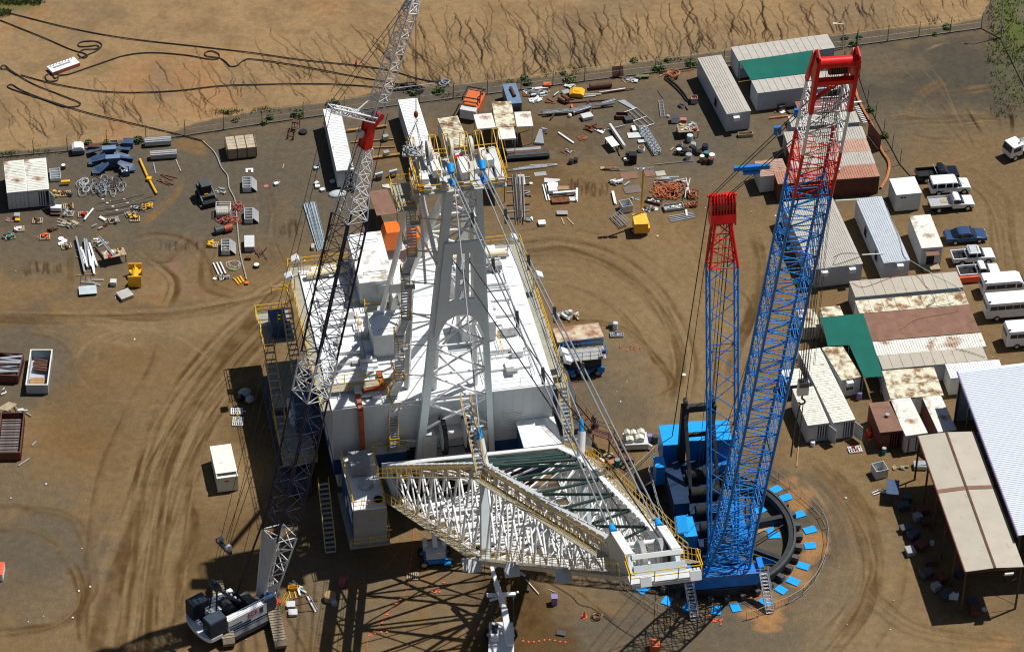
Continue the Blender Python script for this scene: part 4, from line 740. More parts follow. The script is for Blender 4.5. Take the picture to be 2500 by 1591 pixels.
pt.build('portal_plate', _mc['mast_grey_paint'], dr)
# backstay legs and their ladderway
for x0, x1 in ((-2.4, .3), (4.4, 2.2)):
    MB().tube(D(x0, -15.5, RZ), D(x1, 1.2, 42.5), .42, 10).build('backstay_leg', m_white, dr)
    MB().prof([(-.9, 0), (.9, 0), (.5, 2.2), (-.5, 2.2)], -1.4, 1.4).tf(Matrix.Translation(D(x0, -15.5, RZ))).build('backstay_footing', m_lgrey, dr)
zz = MB(); zig(zz, (D(-2.4, -15.5, RZ+1), D(.3, 1.2, 42.5)), (D(4.4, -15.5, RZ+1), D(2.2, 1.2, 42.5)), 7, .16); zz.build('backstay_bracing', m_white, dr)
gy_ = MB().beam(D(-4.2, -18.5, RZ), D(-2.9, -3, 26), .7, .9).beam(D(-2.9, -3, 26), D(-3.5, -2, RZ), .5, .5); gy_.build('gantry_strut', m_lgrey, dr)
lv_ = [(4.5, -5.6), (8.7, -5.4), (13.8, -5.2), (18, -4.9), (22.2, -4.6), (26.4, -4.3), (30.6, -4.0), (34.8, -3.8), (39, -3.5), (43, -3.2)]
for i, (z, l) in enumerate(lv_):
    f = .2+(z-4)/39*2.4
    p = MB().bx(l-.5, -f-1.0, z-.05, l+.5, -f-.4, z).bx(l-.5, -f+1.2, z-.05, l+.5, -f+1.8, z).beam((l+.5, -f+.3, z-.05), (l+.5, -f-1.0, z-.05), .1, .12).build('stair_landing', m_galv, dr)
    r_ = MB(); rail(r_, [D(l-.5, f+1.0, z), D(l-.5, f-1.8, z)]); rail(r_, [D(l-.5, f+1.0, z), D(l+.5, f+1.0, z)]); r_.build('handrail', m_yel, p)
    if i < len(lv_)-1:
        z2, l2 = lv_[i+1]; s_ = MB(); r_ = MB(); e = .1
        stair(s_, r_, D(l, f+.9 if i % 2 else f-1.6, z), D(l2, f-1.6 if i % 2 else f+.9, z2), .9, (1, 0, 0)); o = s_.build('stairway', m_alu, dr); r_.build('handrail', m_yel, o)
    MB().tube(D(l+.5, f, z), BL[0].lerp(TP[0], max(0, (z-DK)/(43-DK))), .07, 5).build('landing_bracket', m_lgrey, dr)
for a, b, r in ((D(-2.8, -1.5, 43), D(.2, .2, 26), .24), (D(-1.8, -2.5, 43), D(-4.6, -13, RZ), .3), (D(-3.0, 2.4, 42.8), D(-2.2, 1.5, 30), .14), (D(-4.6, 2.5, 41), D(-1.2, 2.6, 33), .1)): MB().tube(a, b, r, 9).build('head_strut', m_white, dr)
# mast head
mh = MB().bx(-3.3, -4.0, 43.0, 5.4, 1.6, 43.12); mh.build('head_platform', M('pale_grating', (.50, .52, .52), .6, .3, var=.15), dr)
for x in (-2.4, -.7, 1.5, 3.9, 4.9): MB().bx(x-.35, -3.9, 43.124, x+.35, 1.5, 43.9).build('head_girder', m_lgrey, dr)
for x in (-1.6, .6, 2.6):
    o = MB().disc(D(x-.15, -.2, 44.9), 1.25, .28, 24, axis=(1, 0, 0)).build('head_sheave', m_lgrey, dr); MB().disc(D(x-.2, -.2, 44.9), .5, .40, 12, axis=(1, 0, 0)).build('hub', m_dgrey, o)
for x in (-3.2, -1.1, .2, 2.0, 3.4, 5.2):
    r_ = MB()
    for dx in (-.28, .28): r_.path([D(x+dx, 3.4, 43.9), D(x+dx, 3.4, 44.9), D(x+dx, 3.1, 45.2), D(x+dx, -.8, 46.4), D(x+dx, -1.4, 46.1), D(x+dx, -1.5, 43.9)], .045, 5)
    r_.tube(D(x-.28, -1.4, 46.1), D(x+.28, -1.4, 46.1), .045, 5).tube(D(x-.28, 3.4, 44.9), D(x+.28, 3.4, 44.9), .045, 5).build('head_rail_loop', m_yel, dr)
r_ = MB(); rail(r_, [D(-3.3, 4, 43.1), D(-3.3, -1.6, 43.1), D(5.4, -1.6, 43.1), D(5.4, 4, 43.1), D(-3.3, 4, 43.1)]); r_.build('handrail', m_yel, dr)
MB().bx(1.0, -.3, 43.9, 1.7, .2, 44.3).build('head_junction_box', m_red, dr)
hp = MB(); [hp.bx(-3.0+i*1.35, -3.4+(i % 3)*.8, 43.9, -2.2+i*1.35, -2.4+(i % 2)*1.6, 44.5+(i % 2)*.3) for i in range(6)]; hp.build('head_housing', m_white, dr)
for l in (-3.9,):
    o = MB().bx(-5.4, -3.6, 41.0, -3.4, .8, 41.1).build('side_platform', wk, dr); r_ = MB(); rail(r_, [D(-5.4, 3.6, 41.1), D(-5.4, -.8, 41.1), D(-3.4, -.8, 41.1)]); rail(r_, [D(-5.4, 3.6, 41.1), D(-3.4, 3.6, 41.1)]); r_.build('handrail', m_yel, o)
# boom
BE = rad(38); BA = V((0, -cos(BE), sin(BE))); BB = V((0, sin(BE), cos(BE))); BF = D(.3, 4, 5.5)
def BP(s, l, n): return BF+BA*s+BB*n+V((l, 0, 0))
ND = {'UL': [(4, -7.3, 2.3), (44, -3.1, 4.5), (91, -.9, 1.2)], 'UR': [(4, 10.9, 2.0), (44, 5.7, 4.1), (91, 2.6, 1.4)], 'LL': [(4, -6.6, -1.3), (44, -4.0, -4.1), (98, -.7, -.8)], 'LR': [(4, 10.6, -1.5), (44, 6.3, -4.2), (98, 2.9, -.5)]}
NP = {k: [BP(*p) for p in v_] for k, v_ in ND.items()}
for k, v_ in NP.items():
    for a, b in zip(v_[:-1], v_[1:]):
        c = MB().beam(a, b, .56, .6, BB); 
        if k[0] == 'U':
            n_ = int((b-a).length/2.4)
            for i in range(n_): p = a.lerp(b, (i+.5)/n_)+BB*.32; c.box(p, (.85, .14, .05), rx=BE)
        c.build('boom_chord', m_lgrey if k[1] == 'L' else m_white, dr)
for i, nb in ((0, 8), (1, 11)):
    for a, b, mt, r, x in (('UL', 'LL', m_white, .12, True), ('UR', 'LR', m_white, .12, True), ('LL', 'LR', m_white, .17, True), ('UL', 'UR', m_green, .13, False)):
        zz = MB(); zig(zz, (NP[a][i], NP[a][i+1]), (NP[b][i], NP[b][i+1]), nb if mt is not m_green else nb-1, r, x=x, strut=(mt is not m_green)); (zig(zz, (NP[a][i], NP[a][i+1]), (NP[b][i], NP[b][i+1]), nb//2, .07, strut=False) if mt is not m_green else 0); zz.build('boom_lacing', mt, dr)
    zz = MB()
    for j in range(nb):
        t = (j+.5)/nb; A_ = {k: NP[k][i].lerp(NP[k][i+1], t) for k in NP}; zz.tube(A_['UL'], A_['LR'], .07, 6) if j % 2 else zz.tube(A_['UR'], A_['LL'], .07, 6)
    zig(zz, (NP['UL'][i], NP['UL'][i+1]), (NP['LR'][i], NP['LR'][i+1]), nb//2, .10, strut=False); zig(zz, (NP['UR'][i], NP['UR'][i+1]), (NP['LL'][i], NP['LL'][i+1]), nb//2, .10, strut=False)
    zz.build('boom_cross_bracing', m_white, dr)
zz = MB(); zig(zz, (NP['UL'][0], NP['UL'][1]), (NP['UR'][0], NP['UR'][1]), 3, .2, x=False); zz.build('boom_top_bracing', m_green, dr)
MB().beam(NP['UL'][1], NP['LL'][1], .9, .9, BA).build('boom_frame_post', _mc['mast_grey_paint'], dr); MB().beam(NP['UR'][1], NP['LR'][1], .9, .9, BA).build('boom_frame_post', _mc['mast_grey_paint'], dr)
MB().plate([NP['UL'][0]+BB*.3, NP['UR'][0]+BB*.3, NP['UR'][0].lerp(NP['UR'][1], .08)+BB*.3, NP['UL'][0].lerp(NP['UL'][1], .16)+BB*.3], BB*.06).build('boom_foot_plate', m_wroof, dr)
MB().beam(NP['UL'][0]+V((-.4, 0, 0)), NP['UR'][0]+V((.4, 0, 0)), 1.1, 1.0, BB).build('boom_foot_beam', m_wroof, dr)
for x in ('L', 'R'):
    MB().plate([NP['U'+x][0]+V((-.3, 0, 0)), NP['L'+x][0]+V((-.3, 0, 0)), BP(-3.0, ND['U'+x][0][1], -1.2), BP(-3.0, ND['U'+x][0][1], .6)], V((.6, 0, 0))).build('boom_foot_bracket', _mc['mast_grey_paint'], dr)
def walk(pts, side, n0):
    g = MB(); r_ = MB()
    for a, b in zip(pts[:-1], pts[1:]):
        g.beam(a, b, .95, .06, BB)
        for e in (-.45, .45): rail(r_, [a+V((e, 0, 0)), b+V((e, 0, 0))], 1.0, .028, 2.1, (BB*.75+V((0, 0, .4))).normalized())
    o = g.build('boom_walkway', wk, dr); r_.build('handrail', m_yel, o)
walk([p+V((-.95, 0, 0))-BB*.9 for p in NP['UL']], 0, 0); walk([p+V((-.9, 0, 0))+BB*.3 for p in NP['LL']], 0, 0); walk([p+V((.95, 0, 0))-BB*.2 for p in NP['UR']], 0, 0)
walk([p+V((.9, 0, 0))+BB*.3 for p in NP['LR']], 0, 0)
# intermediate suspension struts at the knee
SK = {}
for x, e in (('L', -.3), ('R', .3)):
    a = NP['U'+x][1]; b = a+V((e, 1.2, 2.4)); SK[x] = b; MB().tube(a, b, .38, 10).build('suspension_strut', m_white, dr); MB().tube(b, b+V((0, .5, .9)), .28, 10, .2, cap=True).build('rope_socket', m_cyan, dr)
s_ = MB(); r_ = MB(); stair(s_, r_, NP['UL'][1]+V((-.6, -1.5, .2)), NP['UL'][1]+V((-1.1, 4.4, 4.4)), .9, (1, 0, 0)); o = s_.build('stairway', m_galv, dr); r_.build('handrail', m_yel, o)
for s0, l0 in ((44, -4.9), (47, -4.9), (62, -3.9), (80, -2.6)):
    MB().box(BP(s0, l0-.6, -4.2+(s0-44)*.06), (1.3, 1.2, .25), rx=BE).build('floodlight_bracket', m_lgrey, dr)
# boom point
for x in (-1.1, 2.5):
    MB().plate([(x, *BP(s, 0, n)[1:]) for s, n in ((92.8, 2.3), (94.2, 2.2), (98.6, .9), (99, -.4), (96, -1.1), (89, -.9), (88.5, 1.0))], V((.35, 0, 0))).build('boom_point_plate', _mc['mast_grey_paint'], dr)
    MB().beam(V((x+.17, *BP(93.9, 0, 2.35)[1:])), V((x+.17, *BP(98.6, 0, 1.05)[1:])), .7, .22, BB).build('plate_flange', m_white, dr)
    MB().tube(V((x+.17, *BP(93.3, 0, 2.3)[1:])), V((x+.17, *BP(92.5, 0, 2.8)[1:])), .34, 10, .22, cap=True).build('rope_socket', m_cyan, dr)
for x in (.05, 1.55):
    o = MB().disc(BP(95.6, x, .3), 1.45, .4, 26, axis=(1, 0, 0)).build('point_sheave', m_grey, dr); MB().disc(BP(95.6, x-.04, .3), .6, .48, 14, axis=(1, 0, 0)).build('hub', m_lgrey, o)
MB().tube(BP(94.9, -.8, 1.4), BP(94.9, 2.5, 1.4), .22, 10).build('cross_tube', m_white, dr)
MB().beam(BP(98.5, -1.1, .85), BP(98.5, 2.85, .85), .5, .35, BB).build('cross_beam', m_white, dr)
MB().beam(BP(98.9, -1.1, -.2), BP(98.9, 2.85, -.2), .25, .8, BB).build('front_plate', _mc['mast_grey_paint'], dr)
MB().beam(BP(99.2, -1.6, -.85), BP(99.2, 3.9, -.85), .9, .3, (0, 0, 1)).tube(BP(99.4, -1.5, -1.2), BP(99.4, 3.7, -1.2), .2, 8).build('point_platform', m_lgrey, dr)
r_ = MB(); pz = V((0, 0, .15)); rail(r_, [BP(99.2, -1.6, -.85)+V((0, -.4, .15)), BP(99.2, 3.9, -.85)+V((0, -.4, .15)), BP(99.2, 3.9, -.85)+V((0, 1.4, .15))]); rail(r_, [BP(99.2, -1.6, -.85)+V((0, -.4, .15)), BP(99.2, -1.6, -.85)+V((0, 1.6, .15))]); rail(r_, [BP(90, 3.6, 1), BP(97, 3.5, .4)], 1.1); r_.build('handrail', m_yel, dr)
for x in (-.5, 3.3): MB().box(BP(99.2, x, -.8)+V((0, -.75, .5)), (.85, .3, .75), rx=-.5).build('floodlight', m_white, dr)
MB().box(BP(93.5, 4.0, 2.3), (.8, 1.3, .8), rx=BE).build('limit_switch_box', m_cyan, dr)
# ropes
def rope(name, a, b, r, mat, sag=0.0, label=None, n=10):
    mb = MB(); pts = [V(a).lerp(V(b), i/n)-V((0, 0, sag*4*(i/n)*(1-i/n))) for i in range(n+1)]; mb.path(pts, r, 6); return mb.build(name, mat, dr)
for x, hx in ((-.95, -.1), (2.65, 3.0)):
    for k, dx in enumerate((-.25, .25)):
        b = V((x+dx, *BP(92.5, 0, 2.8)[1:])); a = D(hx+dx*.6, 3.9, 45.2)
        rope('suspension_rope', a, b, .085, m_ropeg)
    for t in (.16, .31, .47, .63):
        p = D(hx, 3.9, 45.2).lerp(V((x, *BP(92.5, 0, 2.8)[1:])), t); MB().box(p, (.28, .2, 1.5), rx=-.3).build('rope_spacer', m_dgrey, dr)
    MB().tube(D(hx, 3.1, 45.7), D(hx, 3.9, 45.3), .42, 12, .3, cap=True).tube(D(hx, 4.2, 44.8), D(hx, 4.8, 44.4), .4, 12, .28, cap=True).build('rope_socket', m_cyan, dr)
for x, hx in (('L', .1), ('R', 2.8)): rope('intermediate_rope', D(hx, 4.3, 44.4), SK[x]+V((0, .5, .9)), .07, m_ropeg)
for l0, z0, x in ((.55, 33, .3), (2.0, 33, 1.8)): rope('hoist_rope', D(l0, 2.2, z0), BP(95.6, x, 1.7), .06, m_rope)
for l0 in (.4, 2.1): rope('hoist_rope', D(l0, -9, RZ), D(l0+.1, 2.0, 33), .06, m_rope)
# ------------------------------------------------------------ lattice booms and cranes
def lattice(par, name, p0, p1, d0, d1, n, side, rc, rl, mat, style='zig', ends=True):
    p0 = V(p0); p1 = V(p1); ax = (p1-p0).normalized(); sd = V(side); sd = (sd-ax*sd.dot(ax)).normalized(); dp = ax.cross(sd)
    def cor(p, d): return [p+sd*(sx*d[0]/2)+dp*(sy*d[1]/2) for sx, sy in ((-1, -1), (1, -1), (1, 1), (-1, 1))]
    a = cor(p0, d0); b = cor(p1, d1); mb = MB()
    for i in range(4): mb.tube(a[i], b[i], rc, 7)
    for i in range(4):
        j = (i+1) % 4; zig(mb, (a[i], b[i]), (a[j], b[j]), n, rl, rl*.9, x=(style == 'x'), strut=(style != 'zig2'))
        if ends: mb.tube(a[i], a[j], rl, 6).tube(b[i], b[j], rl, 6)
    return mb.build(name, mat, par)
def between(a, b, t): return V(a).lerp(V(b), t)
# --- left crane
H1 = rad(38.5); hv = V((cos(H1), sin(H1), 0)); sv = V((-sin(H1), cos(H1), 0)); C0 = V((-27.0, -47.8, 0))
m_cslate = M('crane_slate_paint', (.040, .058, .085), .45, var=.2)
c1 = thing('crawler_crane', 'white crawler crane with red lettering and a dark lattice boom with red head', 'crane', C0, H1)
def toL(p): p = V(p)-C0; return V((p.dot(hv), p.dot(sv), p.z))
for yy, lab in ((-1, 1), (1, 0)):
    pass
for s_ in (-1, 1):     # tracks stand square to the upper works
    TM = Matrix.Translation(V((-1.1, 1.3, 0)) if s_ < 0 else V((2.9, -2.04, 0))) @ Matrix.Rotation(rad(-115.5), 4, 'Z')
    t = MB().prof([(-4.6, .45), (-4.2, .05), (4.2, .05), (4.6, .45), (4.6, .8), (4.2, 1.15), (-4.2, 1.15), (-4.6, .8)], -.6, .6, .02).tf(TM).build('track', M('track_shoe_steel', (.22, .17, .12), .8, var=.3, sc=4), c1)
    pads = MB(); [pads.box((-4.1+i*.37, 0, 1.19), (.26, 1.26, .07)) for i in range(23)]; pads.tf(TM); pads.build('track_pads', M('dusty_track_pad', (.30, .24, .17), .85, var=.25, sc=4), t)
MB().bx(-2.4, -2.6, .5, 2.9, 1.2, 1.0).disc((0, 0, 1.0), 1.4, .3, 24).build('carbody', m_dgrey, c1)
MB().bx(-5.6, -1.9, 1.3, 2.6, 1.9, 1.65).build('upper_frame', m_dgrey, c1)
hs = MB().bx(-3.6, -3.0, 1.35, 2.6, -1.95, 2.95); o = hs.build('engine_housing', m_cwhite, c1)
MB().bx(-3.4, -3.02, 1.45, 0.0, -3.004, 1.75).bx(-3.5, -3.02, 1.9, -1.4, -3.004, 2.1).bx(1.4, -3.02, 1.9, 2.0, -3.004, 2.7).build('side_stripe', m_slate, o)
def text(s, size, loc, rot, mat, par, ext=.01):
    cu = bpy.data.curves.new('lettering', 'FONT'); cu.body = s; cu.size = size; cu.extrude = ext; cu.align_x = 'CENTER'; cu.align_y = 'CENTER'
    ob = bpy.data.objects.new('tmp', cu); COL.objects.link(ob); dg = bpy.context.evaluated_depsgraph_get(); me_ = bpy.data.meshes.new_from_object(ob.evaluated_get(dg)); bpy.data.objects.remove(ob)
    me_.materials.clear(); me_.materials.append(mat); ot = bpy.data.objects.new('lettering', me_); COL.objects.link(ot); ot.parent = par; ot.location = loc; ot.rotation_euler = rot; return ot
text('ECR', .95, (.35, -3.02, 2.35), (pi/2, 0, 0), m_logor, o)
r_ = MB(); rail(r_, [(-3.4, -2.9, 2.95), (2.4, -2.9, 2.95)], .8, .025, 1.4); r_.build('handrail', m_galv, o)
MB().bx(-3.6, 1.7, 1.35, .5, 2.7, 2.6).build('engine_housing', m_cwhite, c1)
MB().bx(-4.4, -3.25, 1.0, 2.4, -3.05, 1.2).build('catwalk', m_cslate, c1)
for y0, y1 in ((-3.0, -1.25), (1.25, 3.0)):
    o = MB().bx(-6.4, y0, 1.7, -3.9, y1, 3.9).build('counterweight', m_cslate, c1)
    g = MB(); [g.bx(-6.5, y0-.06, 1.8+i*.26, -3.8, y1+.06, 1.96+i*.26) for i in range(8)]; g.build('counterweight_ribs', M('dark_slate_plate', (.03, .04, .06), .5), o)
arc = [(-7.2+.9*(1-cos(a)), 3.1*sin(a)) for a in [rad(-90+i*15) for i in range(13)]]
MB().plate([(x, y, 1.15) for x, y in arc]+[(-4.6, 3.1, 1.15), (-4.6, -3.1, 1.15)], (0, 0, .5)).build('counterweight_tray', m_cwhite, c1)
MB().disc((-1.8, -1.2, 2.5), .75, 2.4, 18, axis=(0, 1, 0)).build('hoist_drum', m_dgrey, c1); MB().disc((.1, -1.1, 2.4), .65, 2.2, 18, axis=(0, 1, 0)).build('hoist_drum', m_black, c1)
MB().bx(-4.6, -.4, 1.66, -2.9, 1.2, 2.9).build('fuel_tank', m_white, c1); MB().ell((-4.9, .3, 3.0), (.3, .3, .3)).build('exhaust', m_alu, c1)
cbm = MB().prof([(0, 0), (1.7, 0), (1.9, .9), (1.5, 1.9), (0, 1.9)], 0, 1.25, .05).tf(Matrix.Translation(V((2.4, -3.0, 1.5)))).build('cab', m_cslate, c1)
MB().bx(2.6, -2.85, 3.42, 3.8, -1.9, 3.45).bx(4.12, -2.85, 2.2, 4.2, -1.9, 3.0).build('window', M('cab_roof_glass', (.03, .10, .25), .15), cbm)
MB().bx(4.3, -2.5, 1.0, 5.4, -1.7, 1.5).build('toolbox', m_cone, c1)
r_ = MB(); rail(r_, [(4.6, -3.3, 1.1), (6.2, -2.2, 1.1)]); rail(r_, [(5.0, -3.7, 1.1), (6.6, -2.6, 1.1)]); r_.build('handrail', m_yel, c1)
gn = MB()
for y in (-.9, .9): gn.beam((.8, y, 1.7), (-3.6, y*.6, 6.5), .3, .35).beam((-4.2, y, 1.7), (-3.6, y*.6, 6.5), .2, .25)
gn.box((-3.6, 0, 6.6), (.8, 1.9, .7)); gn.build('gantry', M('dark_gantry_paint', (.02, .035, .06), .4), c1)
st_ = MB(); [st_.bx(.2-i*.62, -.75, 2.35+i*.68, .55-i*.62, -.35, 2.5+i*.68) for i in range(6)]; st_.build('gantry_step', m_white, c1)
for o in list(c1.children):
    if not o.name.startswith(('track', 'carbody')): o.scale = (.75, .74, .92); o.location = (.25, .35, 0)
F1 = toL((-24.3, -46.4, 2.2)); T1 = toL((-13.6, -37.9, 55.5)); 
def b1(z): t = (z-F1.z)/(T1.z-F1.z); return F1.lerp(T1, t)
lattice(c1, 'boom_base', b1(2.4), b1(9.8), (1.2, 1.5), (2.5, 2.5), 5, (0, 1, 0), .10, .06, m_cwhite, 'zig')
bp_ = MB()
for sy in (-1, 1): bp_.plate([b1(2.4)+V((-.3, sy*.62, 0)), b1(2.4)+V((.3, sy*.62, 0)), b1(4.2)+V((.7, sy*.8, 0)), b1(4.2)+V((-.7, sy*.8, 0))], (0, sy*.06, 0))
bp_.plate([b1(2.4)+V((-.75, -.6, 0)), b1(2.4)+V((-.75, .6, 0)), b1(9.6)+V((-1.2, 1.2, .4)), b1(9.6)+V((-1.2, -1.2, .4))], (-.04, 0, 0)); bp_.build('boom_base_plate', m_wall, c1)
lattice(c1, 'boom_section', b1(9.8), b1(26), (2.5, 2.5), (2.5, 2.5), 9, (0, 1, 0), .11, .042, m_dblue)
lattice(c1, 'boom_section', b1(26), b1(30.4), (2.6, 2.6), (2.6, 2.6), 3, (0, 1, 0), .09, .055, m_cwhite, 'x')
lattice(c1, 'boom_section', b1(30.4), b1(45.6), (2.5, 2.5), (2.5, 2.5), 11, (0, 1, 0), .11, .042, m_dblue)
lattice(c1, 'boom_section', b1(45.6), b1(53), (2.4, 2.4), (1.0, 1.1), 6, (0, 1, 0), 0.065, .035, m_cwhite, 'x')
hd = MB()
for sy in (-1, 1): hd.plate([b1(53)+V((-.5, sy*.45, 0)), b1(53)+V((.4, sy*.45, 0)), b1(55)+V((.35, sy*.35, 0)), b1(55.9)+V((1.1, sy*.35, 0)), b1(56.4)+V((.7, sy*.35, 0)), b1(56.2)+V((-.7, sy*.35, 0))], (0, sy*.1, 0))
hd.plate([b1(53)+V((-.45, -.45, 0)), b1(53)+V((-.45, .45, 0)), b1(56)+V((-.55, .34, 0)), b1(56)+V((-.55, -.34, 0))], (.1, 0, 0)); hd.build('boom_head', m_red, c1)
MB().disc(b1(55.8)+V((.9, -.25, 0)), .42, .5, 18, axis=(0, 1, 0)).build('sheave', m_red, c1); MB().disc(b1(54.8)+V((-1.0, -.25, 0)), .4, .5, 14, axis=(0, 1, 0)).build('sheave', m_alu, c1)
J0 = toL((-13.4, -37.8, 56.0)); J1 = toL((-9.5, -34.6, 68)); S1 = toL((-17.2, -40.7, 59.1)); JH = toL((-9.5, -34.6, 54.2))
lattice(c1, 'jib', J0, J0.lerp(J1, .15), (.7, .4), (1.25, 1.2), 1, (0, 1, 0), 0.065, .035, m_cwhite); lattice(c1, 'jib', J0.lerp(J1, .15), J0.lerp(J1, .85), (1.25, 1.2), (1.1, 1.1), 11, (0, 1, 0), 0.065, .035, m_cwhite); lattice(c1, 'jib', J0.lerp(J1, .85), J1, (1.1, 1.1), (.5, .7), 2, (0, 1, 0), .09, .06, m_cwhite, 'x')
lattice(c1, 'jib_strut', J0, S1, (1.0, .5), (.8, .45), 6, (0, 1, 0), .09, .045, m_cwhite)
MB().tube(J0.lerp(S1, .45), J0.lerp(J1, .22)+V((-.5, 0, 0)), .07, 6).build('strut_brace', m_cwhite, c1)
MB().bx(J1.x-.2, J1.y-.4, J1.z-.2, J1.x+.3, J1.y+.4, J1.z+.5).build('jib_head', m_cwhite, c1)
def line(par, name, a, b, r, mat, n=1, sag=0):
    mb = MB(); pts = [V(a).lerp(V(b), i/n)-V((0, 0, 4*sag*(i/n)*(1-i/n))) for i in range(n+1)]; mb.path(pts, r, 5); return mb.build(name, mat, par)
EQ = toL((-28.0, -49.2, 11.6)); GT = V((-2.5, .35, 6.4))
for y in (-.7, -.25, .25, .7): line(c1, 'luffing_rope', GT+V((0, y, 0)), EQ+V((0, y, 0)), .025, m_rope)
MB().box(EQ, (.35, 2.4, .45)).build('equaliser', m_dblue, c1)
for y in (-.7, .7): MB().disc(EQ+V((.1, y-.15, .3)), .35, .3, 14, axis=(0, 1, 0)).build('sheave', m_alu, c1)
for y in (-.6, .6): line(c1, 'pendant_rope', EQ+V((0, y, .3)), S1+V((0, y*.5, 0)), .028, m_rope)
for y in (-.35, .35): line(c1, 'pendant_rope', S1+V((0, y, 0)), J1+V((0, y*.5, 0)), .03, m_rope); line(c1, 'pendant_rope', EQ+V((.5, y, .3)), b1(54)+V((-.6, y, 0)), .035, m_rope)
line(c1, 'hoist_rope', V((-1.0, 0, 3)), b1(55.6)+V((-1.3, 0, 0)), .03, m_rope); line(c1, 'hoist_rope', b1(55.6)+V((1.9, 0, 0)), b1(4)+V((1.8, -.3, 0)), .03, m_rope); line(c1, 'hoist_rope', b1(55.6)+V((2.0, .1, 0)), b1(4)+V((2.0, .3, 0)), .03, m_rope)
MB().tube((0.3, 1.2, 1.8), b1(14)+V((-1.2, 1, 0)), .12, 6).build('boom_stop', m_dblue, c1)
line(c1, 'hoist_rope', J1, JH, .035, m_rope); line(c1, 'hoist_rope', J1+V((.1, .1, 0)), JH+V((.1, .1, 0)), .025, m_rope)
hk = MB().ell(JH, (.22, .22, .42), 10, 8).build('hook_ball', m_duct, c1); h2 = MB(); pts = [JH+V((0, 0, -.4))]+[JH+V((.17*sin(a), 0, -.75-.17*cos(a)+.0)) for a in [pi-i*.6 for i in range(8)]]; h2.path(pts, .05, 6); h2.build('hook', m_alu, hk)
# slung load on the mast head
LD = G(1008, 372, 46.4); HKW = V((-9.5, -34.6, 53.2)); 
ld = thing('slung_load', 'grey steel assembly slung from the small hook onto the mast head', 'slung load', LD, 0)
g = MB(); 
for i in range(14): a = [random.uniform(-1, 1) for _ in range(6)]; g.beam((a[0]*.9, a[1]*.8, .4+a[2]*.3), (a[3]*.9, a[4]*.8, .5+a[5]*.4), .12, .12)
g.bx(-1.0, -.8, 0, 1.0, .8, .18).build('frame', m_grey, ld)
s_ = MB(); [s_.tube((sx*.9, sy*.7, .2), HKW-LD, .03, 4) for sx in (-1, 1) for sy in (-1, 1)]; s_.build('sling', m_rope, ld)
# --- right ringer crane
CR0 = V((21.0, -34.0, 0)); H2 = math.atan2(-.987, .16); hx = V((.16, -.987, 0)).normalized(); sx_ = V((.987, .16, 0)).normalized()
c2 = thing('ringer_crane', 'tall blue ring crane with red and white boom head and blue counterweight boxes', 'crane', CR0, 0)
def W2L(p): return V(p)-CR0
def R2(f, s, z): return hx*f+sx_*s+V((0, 0, z))
rg = MB(); N = 72; RO = 10.6
def ringsec(mb, r0, r1, z0, z1):
    vs = []; 
    for i in range(N):
        a = 2*pi*i/N
        for r, z in ((r0, z0), (r1, z0), (r1, z1), (r0, z1)): vs.append((r*cos(a), r*sin(a), z))
    fs = [(i*4+k, i*4+(k+1) % 4, ((i+1) % N)*4+(k+1) % 4, ((i+1) % N)*4+k) for i in range(N) for k in range(4)]; mb.add(vs, [f[::-1] for f in fs])
ringsec(rg, 8.4, 9.2, .45, 1.25); rg.build('ring_beam', M('ring_dark_steel', (.025, .027, .03), .6, var=.3), c2)
rt = MB(); ringsec(rt, 8.95, 9.15, 1.255, 1.4); rt.build('ring_rail', m_dgrey, c2)
for i in range(8):
    a = rad(18+i*45); MB().beam((2.2*cos(a), 2.2*sin(a), .75), (8.4*cos(a), 8.4*sin(a), .75), .55, .5).build('ring_spoke', M('ring_dark_steel', (.025, .027, .03)), c2)
for i in range(8):
    a = rad(18+i*45); b_ = rad(63+i*45); MB().beam((4.5*cos(a), 4.5*sin(a), .6), (8.3*cos(b_-.1), 8.3*sin(b_-.1), .6), .12, .12).build('ring_brace', _mc['ring_dark_steel'], c2)
for i in range(36):
    a = 2*pi*i/36; MB().box((9.55*cos(a), 9.55*sin(a), .45), (.7, .5, .55), rz=a).build('ring_jack', m_dgrey, c2)
for i in range(26):
    a = 2*pi*(i+.3)/26+.1*random.random()
    rp_ = 10.5+.5*random.random(); p = CR0+V((rp_*cos(a), rp_*sin(a), 0))
    if rad(215) > a % (2*pi) > rad(60): continue
    pk = globals().get('pk', -1)+1
    solo('support_pad', MB().box((0, 0, .05), (1.15+.3*random.random(), .95, .08)), m_cyan, ORD[pk]+' blue pad outside the crane ring, counting anticlockwise from its right side', 'support pad', p, a+random.uniform(-.25, .25), 'blue pads round the crane ring')
for k_, (a, r) in enumerate(((5, 7.6), (38, 7.9), (-28, 7.6), (-50, 7.4), (-75, 7.6), (22, 8.2))): 
    a = rad(a); solo('support_pad', MB().box((0, 0, .05), (1.3, 1.0, .08)), m_cyan, ['middle right', 'upper right', 'lower right', 'lower', 'bottom', 'right upper'][k_]+' flat blue pad lying inside the crane ring', 'support pad', CR0+V((r*.92*cos(a), r*.92*sin(a), 0)), a, 'blue pads inside the crane ring')
solo('timber_mat', MB().bx(-1.1, -.8, .02, 1.1, .8, .14), m_woodr, 'square brown timber mat on the ground inside the crane ring', 'timber mat', G(1855, 1285), .6)
solo('support_pad', MB().plate([(-1.3, 0, .03), (0, -1.5, .03), (1.6, .4, .03)], (0, 0, .05)), m_cyan, 'large triangular blue plate beside the timber mat in the ring', 'support pad', G(1868, 1280), .5)
